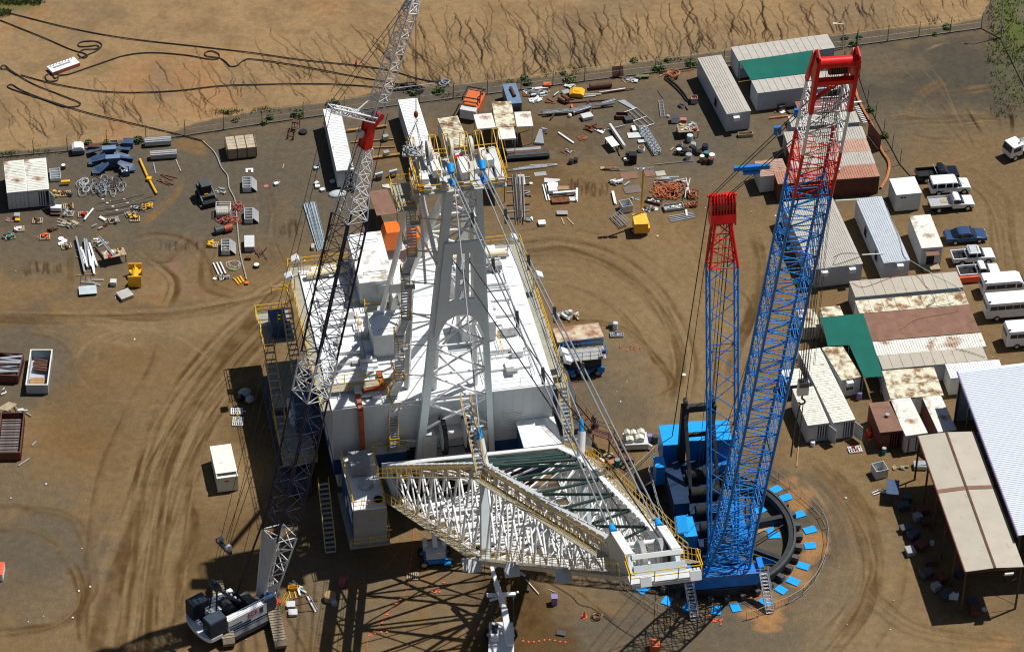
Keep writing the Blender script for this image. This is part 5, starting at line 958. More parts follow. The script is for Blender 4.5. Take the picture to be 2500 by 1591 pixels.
# car body, carriers
MB().bx(-3, -3, 1.5, 3, 3, 2.3).disc((0, 0, 2.3), 2.4, .5, 24).build('carbody', m_blue, c2)
def obx(mb, f0, f1, s0, s1, z0, z1):
    P = [R2(f, s, z) for z in (z0, z1) for f, s in ((f0, s0), (f1, s0), (f1, s1), (f0, s1))]; return mb.add(P, [(3, 2, 1, 0), (4, 5, 6, 7), (0, 1, 5, 4), (1, 2, 6, 5), (2, 3, 7, 6), (3, 0, 4, 7)][::1])
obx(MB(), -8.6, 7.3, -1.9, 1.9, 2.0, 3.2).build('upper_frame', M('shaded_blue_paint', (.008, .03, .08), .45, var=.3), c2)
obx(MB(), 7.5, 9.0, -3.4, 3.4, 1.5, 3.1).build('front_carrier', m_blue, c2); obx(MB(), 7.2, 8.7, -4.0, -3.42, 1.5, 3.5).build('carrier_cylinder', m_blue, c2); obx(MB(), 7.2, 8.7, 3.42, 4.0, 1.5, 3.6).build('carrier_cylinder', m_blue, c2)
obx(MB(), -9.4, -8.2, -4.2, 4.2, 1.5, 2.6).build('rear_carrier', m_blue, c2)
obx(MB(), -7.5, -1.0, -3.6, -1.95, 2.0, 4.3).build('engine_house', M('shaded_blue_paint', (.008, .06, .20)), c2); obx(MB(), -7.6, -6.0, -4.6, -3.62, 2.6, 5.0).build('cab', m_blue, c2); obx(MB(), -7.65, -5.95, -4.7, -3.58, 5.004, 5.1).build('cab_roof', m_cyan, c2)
obx(MB(), -1.5, 4.2, 1.95, 3.4, 2.0, 3.6).build('engine_house', m_blue, c2); obx(MB(), .5, 3.5, -3.3, -1.95, 2.0, 3.8).build('machinery_house', m_cyan, c2)
for f in (-5.5, -2.8, 0, 2.6, 5): 
    MB().tube(R2(f, -1.5, 4.0), R2(f, 1.5, 4.0), .62, 16, cap=True).build('winch_drum', m_black, c2)
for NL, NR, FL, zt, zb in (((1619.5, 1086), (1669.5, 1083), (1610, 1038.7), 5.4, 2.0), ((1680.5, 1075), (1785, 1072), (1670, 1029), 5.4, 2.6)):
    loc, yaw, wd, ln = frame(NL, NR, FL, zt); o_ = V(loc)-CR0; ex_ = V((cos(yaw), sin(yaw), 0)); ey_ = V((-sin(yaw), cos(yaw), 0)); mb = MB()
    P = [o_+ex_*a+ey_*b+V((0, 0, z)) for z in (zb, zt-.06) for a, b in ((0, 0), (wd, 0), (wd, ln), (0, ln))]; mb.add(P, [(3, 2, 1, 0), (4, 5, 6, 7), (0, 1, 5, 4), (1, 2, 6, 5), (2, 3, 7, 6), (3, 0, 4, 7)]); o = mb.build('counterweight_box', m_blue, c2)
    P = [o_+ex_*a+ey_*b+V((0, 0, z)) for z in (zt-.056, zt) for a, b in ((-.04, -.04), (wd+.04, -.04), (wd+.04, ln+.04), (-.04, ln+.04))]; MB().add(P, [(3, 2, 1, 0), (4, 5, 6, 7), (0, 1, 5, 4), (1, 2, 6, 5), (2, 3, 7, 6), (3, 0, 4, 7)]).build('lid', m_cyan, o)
    for s2 in (-1, 1): MB().beam(o_+ex_*(wd/2)+ey_*(ln*.2)+V((0, 0, .2)), o_+ex_*(wd/2+s2*wd*.4)+ey_*(ln*.5)+V((0, 0, zb)), .3, .3).build('support_leg', m_dgrey, c2)
af = MB(); A1 = [R2(-8.2, s, 11.4) for s in (-1.45, 1.45)]
for i, s in enumerate((-1.45, 1.45)):
    af.beam(R2(-8.6, s, 3.2), A1[i], .75, .8, hx).beam(R2(-2.5, s, 3.2), A1[i]-V((0, 0, .5)), .35, .4); af.tube(R2(-8.2, s-.15, 11.9)-V((0, 0, 0)), R2(-8.2, s+.15, 11.9), .5, 14, cap=True)
af.beam(A1[0]-V((0, 0, .4)), A1[1]-V((0, 0, .4)), .5, .8).beam(R2(-8.5, -1.45, 7), R2(-8.5, 1.45, 7), .35, .4); af.build('rear_a_frame', M('ring_dark_steel', (.025, .027, .03)), c2)
for s, k in ((-4.4, 1), (4.3, -1)):
    s2 = MB(); r_ = MB(); stair(s2, r_, R2(9.0, s*.9, 2.9), R2(11.8, s*.9+.3, .1), .8, sx_); o = s2.build('stairway', m_alu, c2); r_.build('handrail', m_galv, o)
r_ = MB(); rail(r_, [R2(-8.0, -5.0, 2.6), R2(-2, -5.0, 2.6), R2(2, -4.4, 2.6)]); rail(r_, [R2(9.4, -3.9, 3.1), R2(9.4, 3.9, 3.1)], .9, .025); r_.build('handrail', m_galv, c2)
BFo = V((22.6, -41.6, 3.2)); BHd = V((26.2, -62.0, 80.4))
def b2(z): return W2L(BFo.lerp(BHd, (z-BFo.z)/(BHd.z-BFo.z)))
BW = (3.3, 3.0)
lattice(c2, 'boom_foot', b2(3.2), b2(12), (4.4, 1.0), BW, 5, sx_, .14, .06, m_blue, 'x')
def strongzig(par, name, za, zb, n, mat, dm=BW, dn=None):
    lattice(par, name, b2(za), b2(zb), dm, dn or dm, n, sx_, .15, .055, mat, 'zig')
for za, zb, n in ((12, 24.2, 8), (24.2, 36.4, 8), (36.4, 48.6, 8), (48.6, 60.8, 8)): strongzig(c2, 'boom_section', za, zb, n, m_blue)
strongzig(c2, 'boom_section', 60.8, 64.9, 3, m_blue); strongzig(c2, 'boom_section', 64.9, 70.6, 4, m_red); strongzig(c2, 'boom_section', 70.6, 77, 5, m_white, BW, (3.3, 2.4))
ax2 = (BHd-BFo).normalized(); dp2 = ax2.cross(sx_).normalized()
def hb(t, s, d): return b2(77)+ax2*t*.86+sx_*s*.8+dp2*d
hm = MB()
for s in (-2.1, 2.1):
    hm.beam(hb(-1.5, s, -1.2), hb(5.4, s, -.6), .35, .7, dp2).beam(hb(0, s, 1.3), hb(5.0, s, .6), .3, .4, dp2)
    hm.plate([hb(1.5, s, -1.2), hb(1.5, s, 1.2), hb(4.8, s, .9), hb(6.0, s, .2), hb(6.0, s, -.9), hb(4, s, -1.2)], sx_*.12)
hm.build('boom_head', m_red, c2)
MB().tube(hb(4.6, -2.1, -.3), hb(4.6, 2.1, -.3), .5, 18, cap=True).build('head_roller', m_red, c2)
MB().beam(hb(2.6, -2.1, -.9), hb(2.6, 2.1, -.9), .5, .5, dp2).beam(hb(.2, -2.1, -1.2), hb(.2, 2.1, 1.2), .3, .3, dp2).build('head_crossbeam', m_red, c2)
for i in range(8): MB().disc(hb(3.4, -.5+i*.24, .2), .8, .12, 18, axis=sx_).build('head_sheave', m_rust2, c2)
# mast of the ringer
MF = V((22.2, -41.0, 3.2)); MT = V((20.3, -28.6, 40.5))
def m2(z): return W2L(MF.lerp(MT, (z-MF.z)/(MT.z-MF.z)))
lattice(c2, 'mast_foot', m2(3.4), m2(9), (2.8, .8), (2.85, 1.8), 3, sx_, .12, .06, m_blue)
for za, zb, n in ((9, 17.3, 4), (17.3, 25.6, 4), (25.6, 33.9, 4)): lattice(c2, 'mast_section', m2(za), m2(zb), (2.85, 1.8), (2.85, 1.8), n, sx_, .115, .05, m_blue, 'zig2')
lattice(c2, 'mast_section', m2(33.9), m2(38.2), (2.85, 1.8), (1.6, 1.2), 3, sx_, .15, .06, m_red)
axm = (MT-MF).normalized(); dpm = axm.cross(sx_).normalized()
fm = MB(); 
def mh_(t, s, d): return m2(38.2)+axm*t+sx_*s+dpm*d
for i in range(9): s = -1.2+i*.3; fm.plate([mh_(-.2, s, -.7), mh_(-.2, s, .7), mh_(2.2, s, .8), mh_(3.0, s, .2), mh_(3.0, s, -.5), mh_(2.2, s, -.8)], sx_*.09)
fm.beam(mh_(.5, -1.25, 0), mh_(.5, 1.3, 0), .9, 1.5, dpm).tube(mh_(2.8, -1.45, 0), mh_(2.8, 1.5, 0), .14, 8); fm.build('mast_head', m_red, c2)
for s in (-.75, .65): MB().disc(mh_(2.4, s-.25, .2), .62, .5, 16, axis=sx_).build('mast_sheave', m_red, c2)
MTp = mh_(2.9, 0, 0); HDp = hb(1.2, -2.2, -1.0)
EQp = MTp.lerp(hb(1.2, 0, -1.3), .30)
for s in (-1.3, -.9, .9, 1.3):
    line(c2, 'boom_pendant', MTp+sx_*s*.8, EQp+sx_*s, .045, m_rope); line(c2, 'boom_pendant', EQp+sx_*s, hb(1.2, s*1.6, -1.3), .05, m_rope)
MB().beam(EQp-sx_*1.7, EQp+sx_*1.7, .35, .4).build('pendant_spreader', m_blue, c2); MB().beam(EQp-sx_*.8-V((0, 0, .5)), EQp+sx_*.8-V((0, 0, .5)), .5, .3).build('spreader_sheave_box', m_blue, c2)
for t in (.55, .78):
    for s in (-1.9, -1.5): p = EQp.lerp(hb(1.2, 0, -1.3), t)+sx_*s*(1-.2*t); MB().box(p, (.3, .3, .8)).build('pendant_clamp', m_blue, c2)
for s in (-1.2, 1.2):
    line(c2, 'backstay', MTp+sx_*s, R2(-10.2, s*1.8, 5.5), .06, m_rope)
    line(c2, 'backstay', MTp+sx_*s*.6, A1[0 if s < 0 else 1]+V((0, 0, .6)), .04, m_rope)
for s in (-.2, .2, .5): line(c2, 'luffing_rope', m2(37)+sx_*s, R2(-5.5, s, 4.4), .03, m_rope)
HK = W2L((26.1, -62.6, 45.5))
for i in range(8): p = hb(3.2, -.5+i*.24, .9); line(c2, 'hoist_rope', p, HK+sx_*(-.4+i*.11)+hx*(.1 if i % 2 else -.1)+V((0, 0, .6)), .03, m_rope)
hbk = MB().box(HK, (1.0, .5, 1.5), rz=math.atan2(sx_.y, sx_.x)).build('hook_block', m_white, c2)
for i in range(5): MB().disc(HK+sx_*(-.4+i*.18)+V((0, 0, .5)), .45, .08, 14, axis=sx_).build('block_sheave', m_dgrey, hbk)
h2 = MB(); h2.tube(HK-V((0, 0, .7)), HK-V((0, 0, 1.3)), .09, 6); h2.path([HK+V((.3*sin(a), 0, -1.65-.3*cos(a))) for a in [pi-i*.6 for i in range(8)]], .09, 6); h2.build('hook', m_dgrey, hbk)
s_ = MB(); s_.path([HK-V((.1, 0, 1.9)), HK-V((.4, 0, 5)), HK-V((.5, .1, 8.2))], .08, 5).path([HK-V((-.15, 0, 1.9)), HK-V((-.1, 0, 6.4))], .05, 5); s_.build('chain_sling', m_rope, hbk)
for i in range(3): line(c2, 'hoist_rope', hb(3.0, -.6+i*.4, -.9), R2(2.6-i*2.7, -.4+i*.3, 4.5), .03, m_rope)
for i in range(2): line(c2, 'auxiliary_rope', hb(5.0, 1.0+i*.15, .5), hb(5.0, 1.0+i*.15, .5)-V((0, 0, 34)), .022, m_rope)
# ------------------------------------------------------------ vehicles (front towards local +x)
def wheel(par, x, y, r, w_=.24, steel=None):
    t = MB().disc((x, y-w_/2, r), r, w_, 18, axis=(0, 1, 0)).build('wheel', m_tyre, par)
    MB().disc((x, y-w_/2-.01, r), r*.58, w_+.02, 14, axis=(0, 1, 0)).build('rim', steel or m_alu, t); return t
def vehicle(kind, px, py, label, paint, L=4.9, W_=1.82, head=None, cat='car', name='parked_car', group='vehicles parked in a row', turn=0):
    p = G(px, py, .8); yaw = (YW if head is None else head)+turn; t = thing(name, label, cat, (p.x, p.y, 0), yaw, group); h = L/2; y = W_/2; wr = .36
    B = lambda pts, c=.07, yy=y, mat=paint, nm='body': MB().prof(pts, -yy, yy, c).build(nm, mat, t)
    if kind == 'sedan':
        B([(-h, .35), (h, .33), (h, .62), (h-.15, .74), (h-1.25, .90), (-h+1.0, .93), (-h+.1, .92), (-h, .8)])
        MB().prof([(-h+.75, .93), (h-1.2, .9), (h-2.05, 1.36), (-h+1.55, 1.38)], -y+.12, y-.12, .14).build('window_band', m_glass, t)
        MB().prof([(-h+1.45, 1.36), (h-2.0, 1.35), (h-2.2, 1.43), (-h+1.75, 1.44)], -y+.2, y-.2, .1).build('roof', paint, t)
        for x in (-.62, .45): MB().bx(x-.05, -y+.08, .93, x+.05, -y+.22, 1.36).build('door_pillar', paint, t)
        ws = (h-.95, -h+1.05); wr = .33
    elif kind == 'wagon':
        B([(-h, .45), (h, .42), (h, .8), (h-.12, .98), (h-1.15, 1.08), (-h+.06, 1.1), (-h, 1.0)])
        MB().prof([(-h+.06, 1.09), (h-1.1, 1.07), (h-1.75, 1.66), (-h+.22, 1.68)], -y+.08, y-.08, .12).build('window_band', m_glass, t)
        MB().prof([(-h+.1, 1.64), (h-1.68, 1.63), (h-1.9, 1.78), (-h+.2, 1.8)], -y+.1, y-.1, .06).build('roof', paint, t)
        for x in (-1.75, -.7, .15): MB().bx(x-.07, -y+.04, 1.09, x+.07, y-.04, 1.65).build('door_pillar', paint, t)
        MB().bx(h-1.0, -.35, 1.07, h-.7, .35, 1.12).build('bonnet_scoop', paint, t); ws = (h-.85, -h+.95); wr = .39
        MB().bx(-1.2, -y-.01, .62, -.9, -y+.0, .78).build('door_sign', m_logob, t)
    elif kind in ('ute', 'dualcab', 'tray'):
        cabl = 1.35 if kind != 'dualcab' else 2.0; cf = h-1.25
        B([(h-1.35-cabl, .45), (h, .42), (h, .78), (h-.12, .95), (cf, 1.05), (h-1.35-cabl, 1.06)])
        MB().prof([(cf-cabl+.02, 1.05), (cf+.02, 1.05), (cf-.6, 1.58), (cf-cabl+.1, 1.6)], -y+.1, y-.1, .12).build('window_band', m_glass, t)
        MB().prof([(cf-cabl+.04, 1.56), (cf-.52, 1.55), (cf-.7, 1.68), (cf-cabl+.15, 1.7)], -y+.12, y-.12, .07).build('roof', paint, t)
        if kind == 'dualcab':
            MB().bx(cf-1.05, -y+.06, 1.06, cf-.93, y-.06, 1.57).build('door_pillar', paint, t)
            r_ = MB(); [r_.tube((cf-cabl+.2, -.6+i*.3, 1.78), (cf-.75, -.6+i*.3, 1.78), .03, 4) for i in range(5)]; r_.tube((cf-cabl+.25, -.62, 1.78), (cf-cabl+.25, .62, 1.78), .035, 4).tube((cf-.8, -.62, 1.78), (cf-.8, .62, 1.78), .035, 4); r_.build('roof_rack', m_galv, t)
        x0 = -h; x1 = cf-cabl-.02; tb_ = MB()
        if kind == 'tray':
            tb_.bx(x0, -y-.06, .82, x1, y+.06, .88).bx(x0, -y-.06, .884, x1, -y, 1.12).bx(x0, y, .884, x1, y+.06, 1.12).bx(x0, -y, .884, x0+.05, y, 1.12).bx(x1-.06, -y, .884, x1, y, 1.75)
            tb_.build('tray', m_alu, t); MB().bx(x0+.4, -.35, .42, x1, .35, .81).build('chassis', m_black, t)
            MB().bx(x1-1.3, -.2, .885, x1-.5, .5, .93).build('tray_load', m_wood, t); MB().tube((x1-.03, -.7, 1.78), (x1-.03, .7, 1.78), .04, 5).build('ladder_rack', m_black, t)
        else:
            tb_.bx(x0, -y+.02, .5, x1, y-.02, .62).bx(x0, -y+.02, .624, x1, -y+.12, 1.06).bx(x0, y-.12, .624, x1, y-.02, 1.06).bx(x0, -y+.12, .624, x0+.08, y-.12, 1.06).bx(x1-.08, -y+.12, .624, x1, y-.12, 1.06); tb_.build('cargo_bed', paint, t)
            MB().bx(x0+.1, -y+.14, .63, x1-.1, y-.14, .66).build('bed_liner', m_black, t)
            sb = MB(); [sb.tube((x1-.1, s*(y-.2), 1.06), (x1-.35, s*(y-.25), 1.6), .04, 6) for s in (-1, 1)]; sb.tube((x1-.35, -y+.25, 1.6), (x1-.35, y-.25, 1.6), .04, 6); sb.build('sports_bar', m_alu, t)
        ws = (h-.85, -h+1.05); wr = .38
    elif kind in ('van', 'bus'):
        hh = 2.15 if kind == 'van' else 2.55
        B([(-h, .4), (h, .38), (h, .85), (h-.25, 1.15), (h-.75 if kind == 'van' else h-.12, hh-.25), (h-1.2 if kind == 'van' else h-.35, hh), (-h+.15, hh), (-h, hh-.25)], .12)
        z0, z1 = hh-.98, hh-.42
        for s in (-1, 1):
            n_ = 3 if kind == 'van' else 6; span = L-1.9
            for i in range(n_): a = -h+.35+i*span/n_; MB().bx(a, s*y-.012, z0, a+span/n_-.06, s*y+.012, z1).build('side_window', m_glass, t)
            MB().bx(h-1.45, s*y-.012, z0-.05, h-.85 if kind == 'van' else h-.35, s*y+.012, z1-.05).build('side_window', m_glass, t)
        MB().bx(-h-.012, -y+.2, z0, -h+.01, y-.2, z1).build('rear_window', m_glass, t)
        MB().plate([(h-.27, -y+.12, 1.2), (h-.27, y-.12, 1.2), (h-.80 if kind == 'van' else h-.16, y-.2, hh-.25), (h-.80 if kind == 'van' else h-.16, -y+.2, hh-.25)], (.05, 0, .02)).build('windscreen', m_glass, t)
        MB().box((-h+.25, -y+.25, hh+.12), (.3, .06, .2)).build('roof_beacon', m_dgrey, t)
        ws = (h-.95, -h+1.25); wr = .36
    if kind in ('sedan', 'wagon', 'ute', 'dualcab', 'tray'):
        for s in (-1, 1): MB().bx(h-.06, s*(y-.32)-.16, .62, h+.012, s*(y-.32)+.16, .76).build('headlight', m_alu, t); MB().bx(-h-.012, s*(y-.15)-.1, .7, -h+.05, s*(y-.15)+.1, .9).build('tail_light', m_logor, t)
        for s in (-1, 1): MB().bx(h-1.75, s*(y+.08)-.08, 1.0, h-1.6, s*(y+.08)+.08, 1.14).build('mirror', paint, t)
    MB().bx(-h+.1, -y+.1, .25, h-.1, y-.1, .40).build('underbody', m_black, t)
    for x in ws:
        for s in (-1, 1): wheel(t, x, s*(y-.06), wr)
    return t
a, b = G(1900, 449, 2.6), G(2147.7, 430, 2.6); YW = math.atan2(b.y-a.y, b.x-a.x)
vehicle('ute', 2288, 421, 'black pickup nearest the brown containers, topmost of the parked row', m_cblack, 5.1)
vehicle('wagon', 2318, 452, 'white station wagon between the black pickup and the tray truck', m_cwhite, 4.9, 1.9)
vehicle('tray', 2322, 493, 'white utility with an aluminium tray parked beside the wagon', m_cwhite, 5.4)
vehicle('sedan', 2357, 571, 'metallic blue sedan parked alone in the middle of the row', m_cblue, 4.9, 1.85)
vehicle('dualcab', 2375, 622, 'white four door pickup with roof rack below the blue sedan', m_cwhite, 5.0)
vehicle('ute', 2389, 660, 'white two door pickup between the roof racked one and the van', m_cwhite, 4.9)
vehicle('van', 2450, 697, 'white high roof van, rear one of the three passenger vehicles', m_cwhite, 5.4, 1.95, cat='van', name='passenger_van')
vehicle('bus', 2478, 752, 'longest white minibus between the high roof van and the front minibus', m_cwhite, 7.2, 2.1, cat='minibus', name='minibus')
vehicle('bus', 2525, 820, 'white minibus nearest the big shed, cut by the frame edge', m_cwhite, 7.0, 2.1, cat='minibus', name='minibus')
solo('awning_mat', MB().bx(-1.4, -.1, .1, 1.4, .1, .9), m_cone, 'orange mesh barrier sagging behind the white two door pickup', 'barrier', G(2368, 690), YW)
# light truck at the right edge
p = G(2472, 368, .9); t = thing('light_truck', 'white cab truck at the right edge of the upper parking ground', 'truck', (p.x, p.y, 0), pi+.55)
MB().prof([(-.9, .6), (.9, .6), (.95, 1.3), (.7, 2.15), (-.9, 2.2)], -.95, .95, .1).build('cab', m_cwhite, t); MB().plate([(.98, -.8, 1.35), (.98, .8, 1.35), (.76, .75, 2.05), (.76, -.75, 2.05)], (.03, 0, 0)).build('windscreen', m_glass, t)
for s in (-1, 1): MB().bx(-.5, s*.96-.01, 1.35, .6, s*.96+.01, 1.9).build('side_window', m_glass, t)
MB().bx(-4.6, -.4, .55, -.95, .4, .8).build('chassis', m_black, t); MB().bx(-4.7, -1.0, .9, -1.1, 1.0, 1.0).bx(-4.7, -1.0, 1.004, -1.1, -.94, 1.4).bx(-4.7, .94, 1.004, -1.1, 1.0, 1.4).build('tray', m_alu, t); MB().ell((-.6, .5, 2.5), (.15, .15, .25)).build('beacon', m_alu, t)
for x in (.2, -3.4):
    for s in (-1, 1): wheel(t, x, s*.85, .42, .26)
# blue scissor lift
a = G(1425, 905, 0); t = thing('scissor_lift', 'dark blue scissor lift with railed platform beside the rusty cabin', 'scissor lift', (a.x, a.y, 0), YW+.02)
MB().bx(-2.0, -1.0, .5, 2.0, 1.0, 1.1).bx(-.5, -1.12, .5, .6, -1.004, 1.0).build('chassis', m_slate, t)
[MB().bx(*q_).build('side_box', m_blue, t) for q_ in ((1.3, -1.2, .55, 2.1, -1.01, 1.25), (-2.1, -1.2, .55, -1.3, -1.01, 1.2), (-.4, -1.25, .45, .4, -1.13, 1.05))]
sc_ = MB(); [sc_.beam((-1.8, y, 1.15+k*.22), (1.8, y, 1.3+k*.22), .12, .12).beam((1.8, y+.13, 1.15+k*.22), (-1.8, y+.13, 1.3+k*.22), .12, .12) for k in range(5) for y in (-.8, .7)]; sc_.build('scissor_arms', m_dgrey, t)
pf = MB().bx(-2.3, -1.1, 2.4, 2.3, 1.1, 2.5).build('platform', M('lift_deck_grating', (.38, .36, .32), .6), t)
r_ = MB(); rail(r_, [(-2.3, -1.1, 2.5), (2.3, -1.1, 2.5), (2.3, 1.1, 2.5), (-2.3, 1.1, 2.5), (-2.3, -1.1, 2.5)], 1.1, .035, .8); r_.build('guard_rail', m_blue, pf); MB().box((2.0, -.8, 3.2), (.4, .3, .4)).build('control_box', m_dgrey, pf)
for x in (-1.4, 1.4):
    for s in (-1, 1): wheel(t, x, s*1.0, .5, .34, m_grey)
# boom lift with blue base
a = G(1062, 1368, 0); t = thing('boom_lift', 'blue and white boom lift under the lower boom walkway', 'boom lift', (a.x, a.y, 0), .15)
MB().bx(-1.2, -1.0, .5, 1.2, 1.0, 1.0).build('chassis', m_blue, t); MB().bx(-1.0, -.9, 1.05, 1.0, 1.0, 1.9).build('turret', m_lgrey, t); MB().bx(-1.2, .2, 1.3, -.75, 1.1, 2.3).bx(.75, .2, 1.3, 1.2, 1.1, 2.3).build('engine_cover', m_white, t)
MB().beam((0, 0, 1.9), (0, 3.4, 6.4), .5, .5).beam((0, 3.2, 6.2), (0, 4.2, 8.2), .35, .35).build('boom', m_white, t); MB().bx(-.8, 3.6, 8.1, .8, 4.6, 8.2).build('basket', m_blue, t)
for x in (-1.25, 1.25):
    for y in (-.9, .9): wheel(t, x, y, .5, .36, m_wood)
for y in (0,): MB().tube((.8, -1.3, .8), (1.5, -1.3, .8), .28, 10, cap=True).build('counterweight', m_cyan, t)
# telescopic crane at the bottom
a = G(1222, 1572, 0); t = thing('telescopic_crane', 'small white telescopic crane at the bottom with a cross shaped jib store', 'crane', (a.x, a.y, 0), 0)
MB().prof([(-1.2, .7), (1.3, .7), (1.35, 1.6), (-1.2, 1.6)], -3.5, 1.6, .1).build('chassis', m_cwhite, t); MB().prof([(-1.1, 1.6), (-.2, 1.6), (-.25, 2.6), (-1.0, 2.6)], -1.4, .4, .1).build('cab', m_cwhite, t); MB().bx(-.95, -1.1, 2.604, -.3, .1, 2.63).bx(-1.12, -1.1, 1.9, -1.09, .1, 2.45).build('window', m_glass, t)
bt = [V((.9, -2.3, 2.2)), V((.3, 1.0, 3.9)), V((-.6, 3.6, 5.2)), V((-1.5, 6.2, 6.5))]
for i, (w_, nm) in enumerate(((.62, 'boom_section'), (.48, 'boom_section'), (.36, 'boom_section'))): MB().beam(bt[i], bt[i+1], w_, w_*1.1).build(nm, m_cwhite, t)
cr = MB().beam((-1.5, 2.7, 4.2), (1.4, 3.0, 4.2), .42, .2).beam((-1.2, 2.2, 4.0), (1.7, 3.4, 4.1), .22, .15); cr.build('jib_stay', m_cwhite, t); [MB().tube((x, 1.0, 1.6), (x*.9, 2.8, 4.1), .07, 6).build('stay_strut', m_dgrey, t) for x in (-1.0, 1.3)]
MB().beam(bt[3], bt[3]+V((-.3, .7, .3)), .5, .35).build('boom_head', m_grey, t); MB().tube(bt[3]+V((-.3, .7, .3)), bt[3]+V((-.5, 1.5, .5)), .12, 8).build('jib_stub', m_woodr, t)
line(t, 'hoist_rope', bt[3]+V((-.3, .8, .3)), bt[3]+V((-.3, .8, -4)), .03, m_rope)
for x in (-1.1, 1.1):
    for y in (-2.6, .9): wheel(t, x, y, .62, .42, m_cwhite)
# black skid loader, yellow lighting tower, yellow pedestal
a = G(503, 485, 0); t = thing('skid_loader', 'black compact loader parked left of the open tool boxes', 'loader', (a.x, a.y, 0), -1.15)
MB().prof([(-1.3, .35), (.9, .35), (.9, 1.0), (.2, 1.1), (-1.3, 1.5)], -.75, .75, .08).build('body', m_dgrey, t); MB().bx(-.9, -.55, 1.2, .5, .55, 2.15).build('cab', m_black, t); MB().bx(-1.0, -.6, 2.154, .55, .6, 2.25).build('roof', m_dgrey, t)
MB().bx(1.2, -.95, .1, 1.9, .95, .7).build('bucket', m_black, t); MB().bx(-.2, -.4, 1.12, .7, .1, 1.2).build('hazard_plate', m_cat, t)
for s in (-1, 1): MB().beam((-1.0, s*.85, 1.6), (1.3, s*.85, .7), .15, .22).build('lift_arm', m_dgrey, t)
for x in (-.8, .55):
    for s in (-1, 1): wheel(t, x, s*.82, .4, .28, m_dgrey)
a = G(1562, 565, 0); t = thing('lighting_tower', 'yellow lighting tower trailer with a tall yellow mast', 'lighting tower', (a.x, a.y, 0), .12)
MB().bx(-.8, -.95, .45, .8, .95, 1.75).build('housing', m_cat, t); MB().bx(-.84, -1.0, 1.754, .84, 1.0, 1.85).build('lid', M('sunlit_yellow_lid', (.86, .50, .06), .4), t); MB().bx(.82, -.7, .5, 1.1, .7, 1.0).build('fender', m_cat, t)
mp = MB().beam((.2, 1.1, .3), (.2, 1.1, 8.2), .18, .18).build('mast', m_cat, t); MB().bx(-.9, 1.0, 8.2, 1.3, 1.2, 8.35).build('lamp_bar', m_white, mp)
for x in (-.7, -.1, .6, 1.1): MB().box((x, .95, 8.4), (.4, .25, .35), rx=-.5).build('floodlight', m_grey, mp)
for s in (-1, 1): wheel(t, s*.85, -.1, .32, .2)
a = G(330, 692, 0); t = thing('yellow_pedestal', 'yellow steel pedestal with two square flanges and webbed column', 'pedestal', (a.x, a.y, 0), .06)
MB().bx(-.75, -.75, .1, .75, -.6, 1.6).build('flange', m_cat, t); MB().bx(-.75, 1.6, .1, .75, 1.75, 1.6).build('flange', m_cat, t); c = MB().disc((0, -.6, .85), .38, 2.2, 16, axis=(0, 1, 0))
for s in (-1, 1): c.plate([(s*.7, -.6, .8), (s*.7, -.1, .8), (s*.3, .5, .8), (s*.7, 1.1, .8), (s*.7, 1.6, .8), (0, 1.6, .8), (0, -.6, .8)], (0, 0, .1))
c.plate([(0-.05, -.6, .85), (-.05, .5, 1.25), (-.05, -.6, 1.5)], (.1, 0, 0)).plate([(-.05, 1.6, .85), (-.05, .7, 1.2), (-.05, 1.6, 1.5)], (.1, 0, 0)); c.build('column', m_cat, t)
# orange machine skid and blue generator by the rear fence
a = G(1155, 268, 0); t = thing('orange_compressor', 'orange skid mounted compressor with a black hoop by the rear fence', 'compressor', (a.x, a.y, 0), -.25)
MB().prof([(-1.1, .3), (1.1, .3), (1.1, 1.5), (.7, 1.9), (-.7, 1.9), (-1.1, 1.5)], -1.6, 1.6, .06).build('housing', m_orf, t); MB().bx(-1.0, -2.5, .3, 1.0, -1.62, 1.6).build('control_cabinet', m_lgrey, t)
h_ = MB(); [h_.path([(x, -1.0, 1.9), (x, -1.0, 2.4), (x*.8, .2, 2.7), (x, 1.5, 2.2)], .08, 6) for x in (-1.1, 1.1)]; h_.tube((-1.1, -1, 2.4), (1.1, -1, 2.4), .08, 6).tube((-1.1, 1.5, 2.2), (1.1, 1.5, 2.2), .08, 6); h_.build('roll_hoop', m_black, t)
for i in range(3): MB().bx(-.9+i*.65, -1.2, 1.904, -.4+i*.65, 1.2, 1.95).build('panel', m_orf, t)
loc, yaw, wd, ln = frame((1242, 254), (1274, 251), (1231, 206), 1.9)
t = thing('generator', 'slate blue generator with brown muffler beside the white cross canopies', 'generator', loc, yaw); MB().bx(0, 0, .1, wd, ln, 1.85).build('housing', M('faded_slate_paint', (.10, .17, .27), .5), t); MB().bx(-.03, -.03, 1.854, wd+.03, ln+.03, 1.92).build('lid', M('faded_slate_lid', (.15, .23, .34), .5), t); MB().tube((wd*.6, ln*.3, 2.1), (wd*.5, ln*.75, 2.1), .2, 10, cap=True).build('muffler', m_rust2, t); MB().bx(.2, -.04, .4, wd-.2, -.004, 1.3).build('louvre', m_dgrey, t)
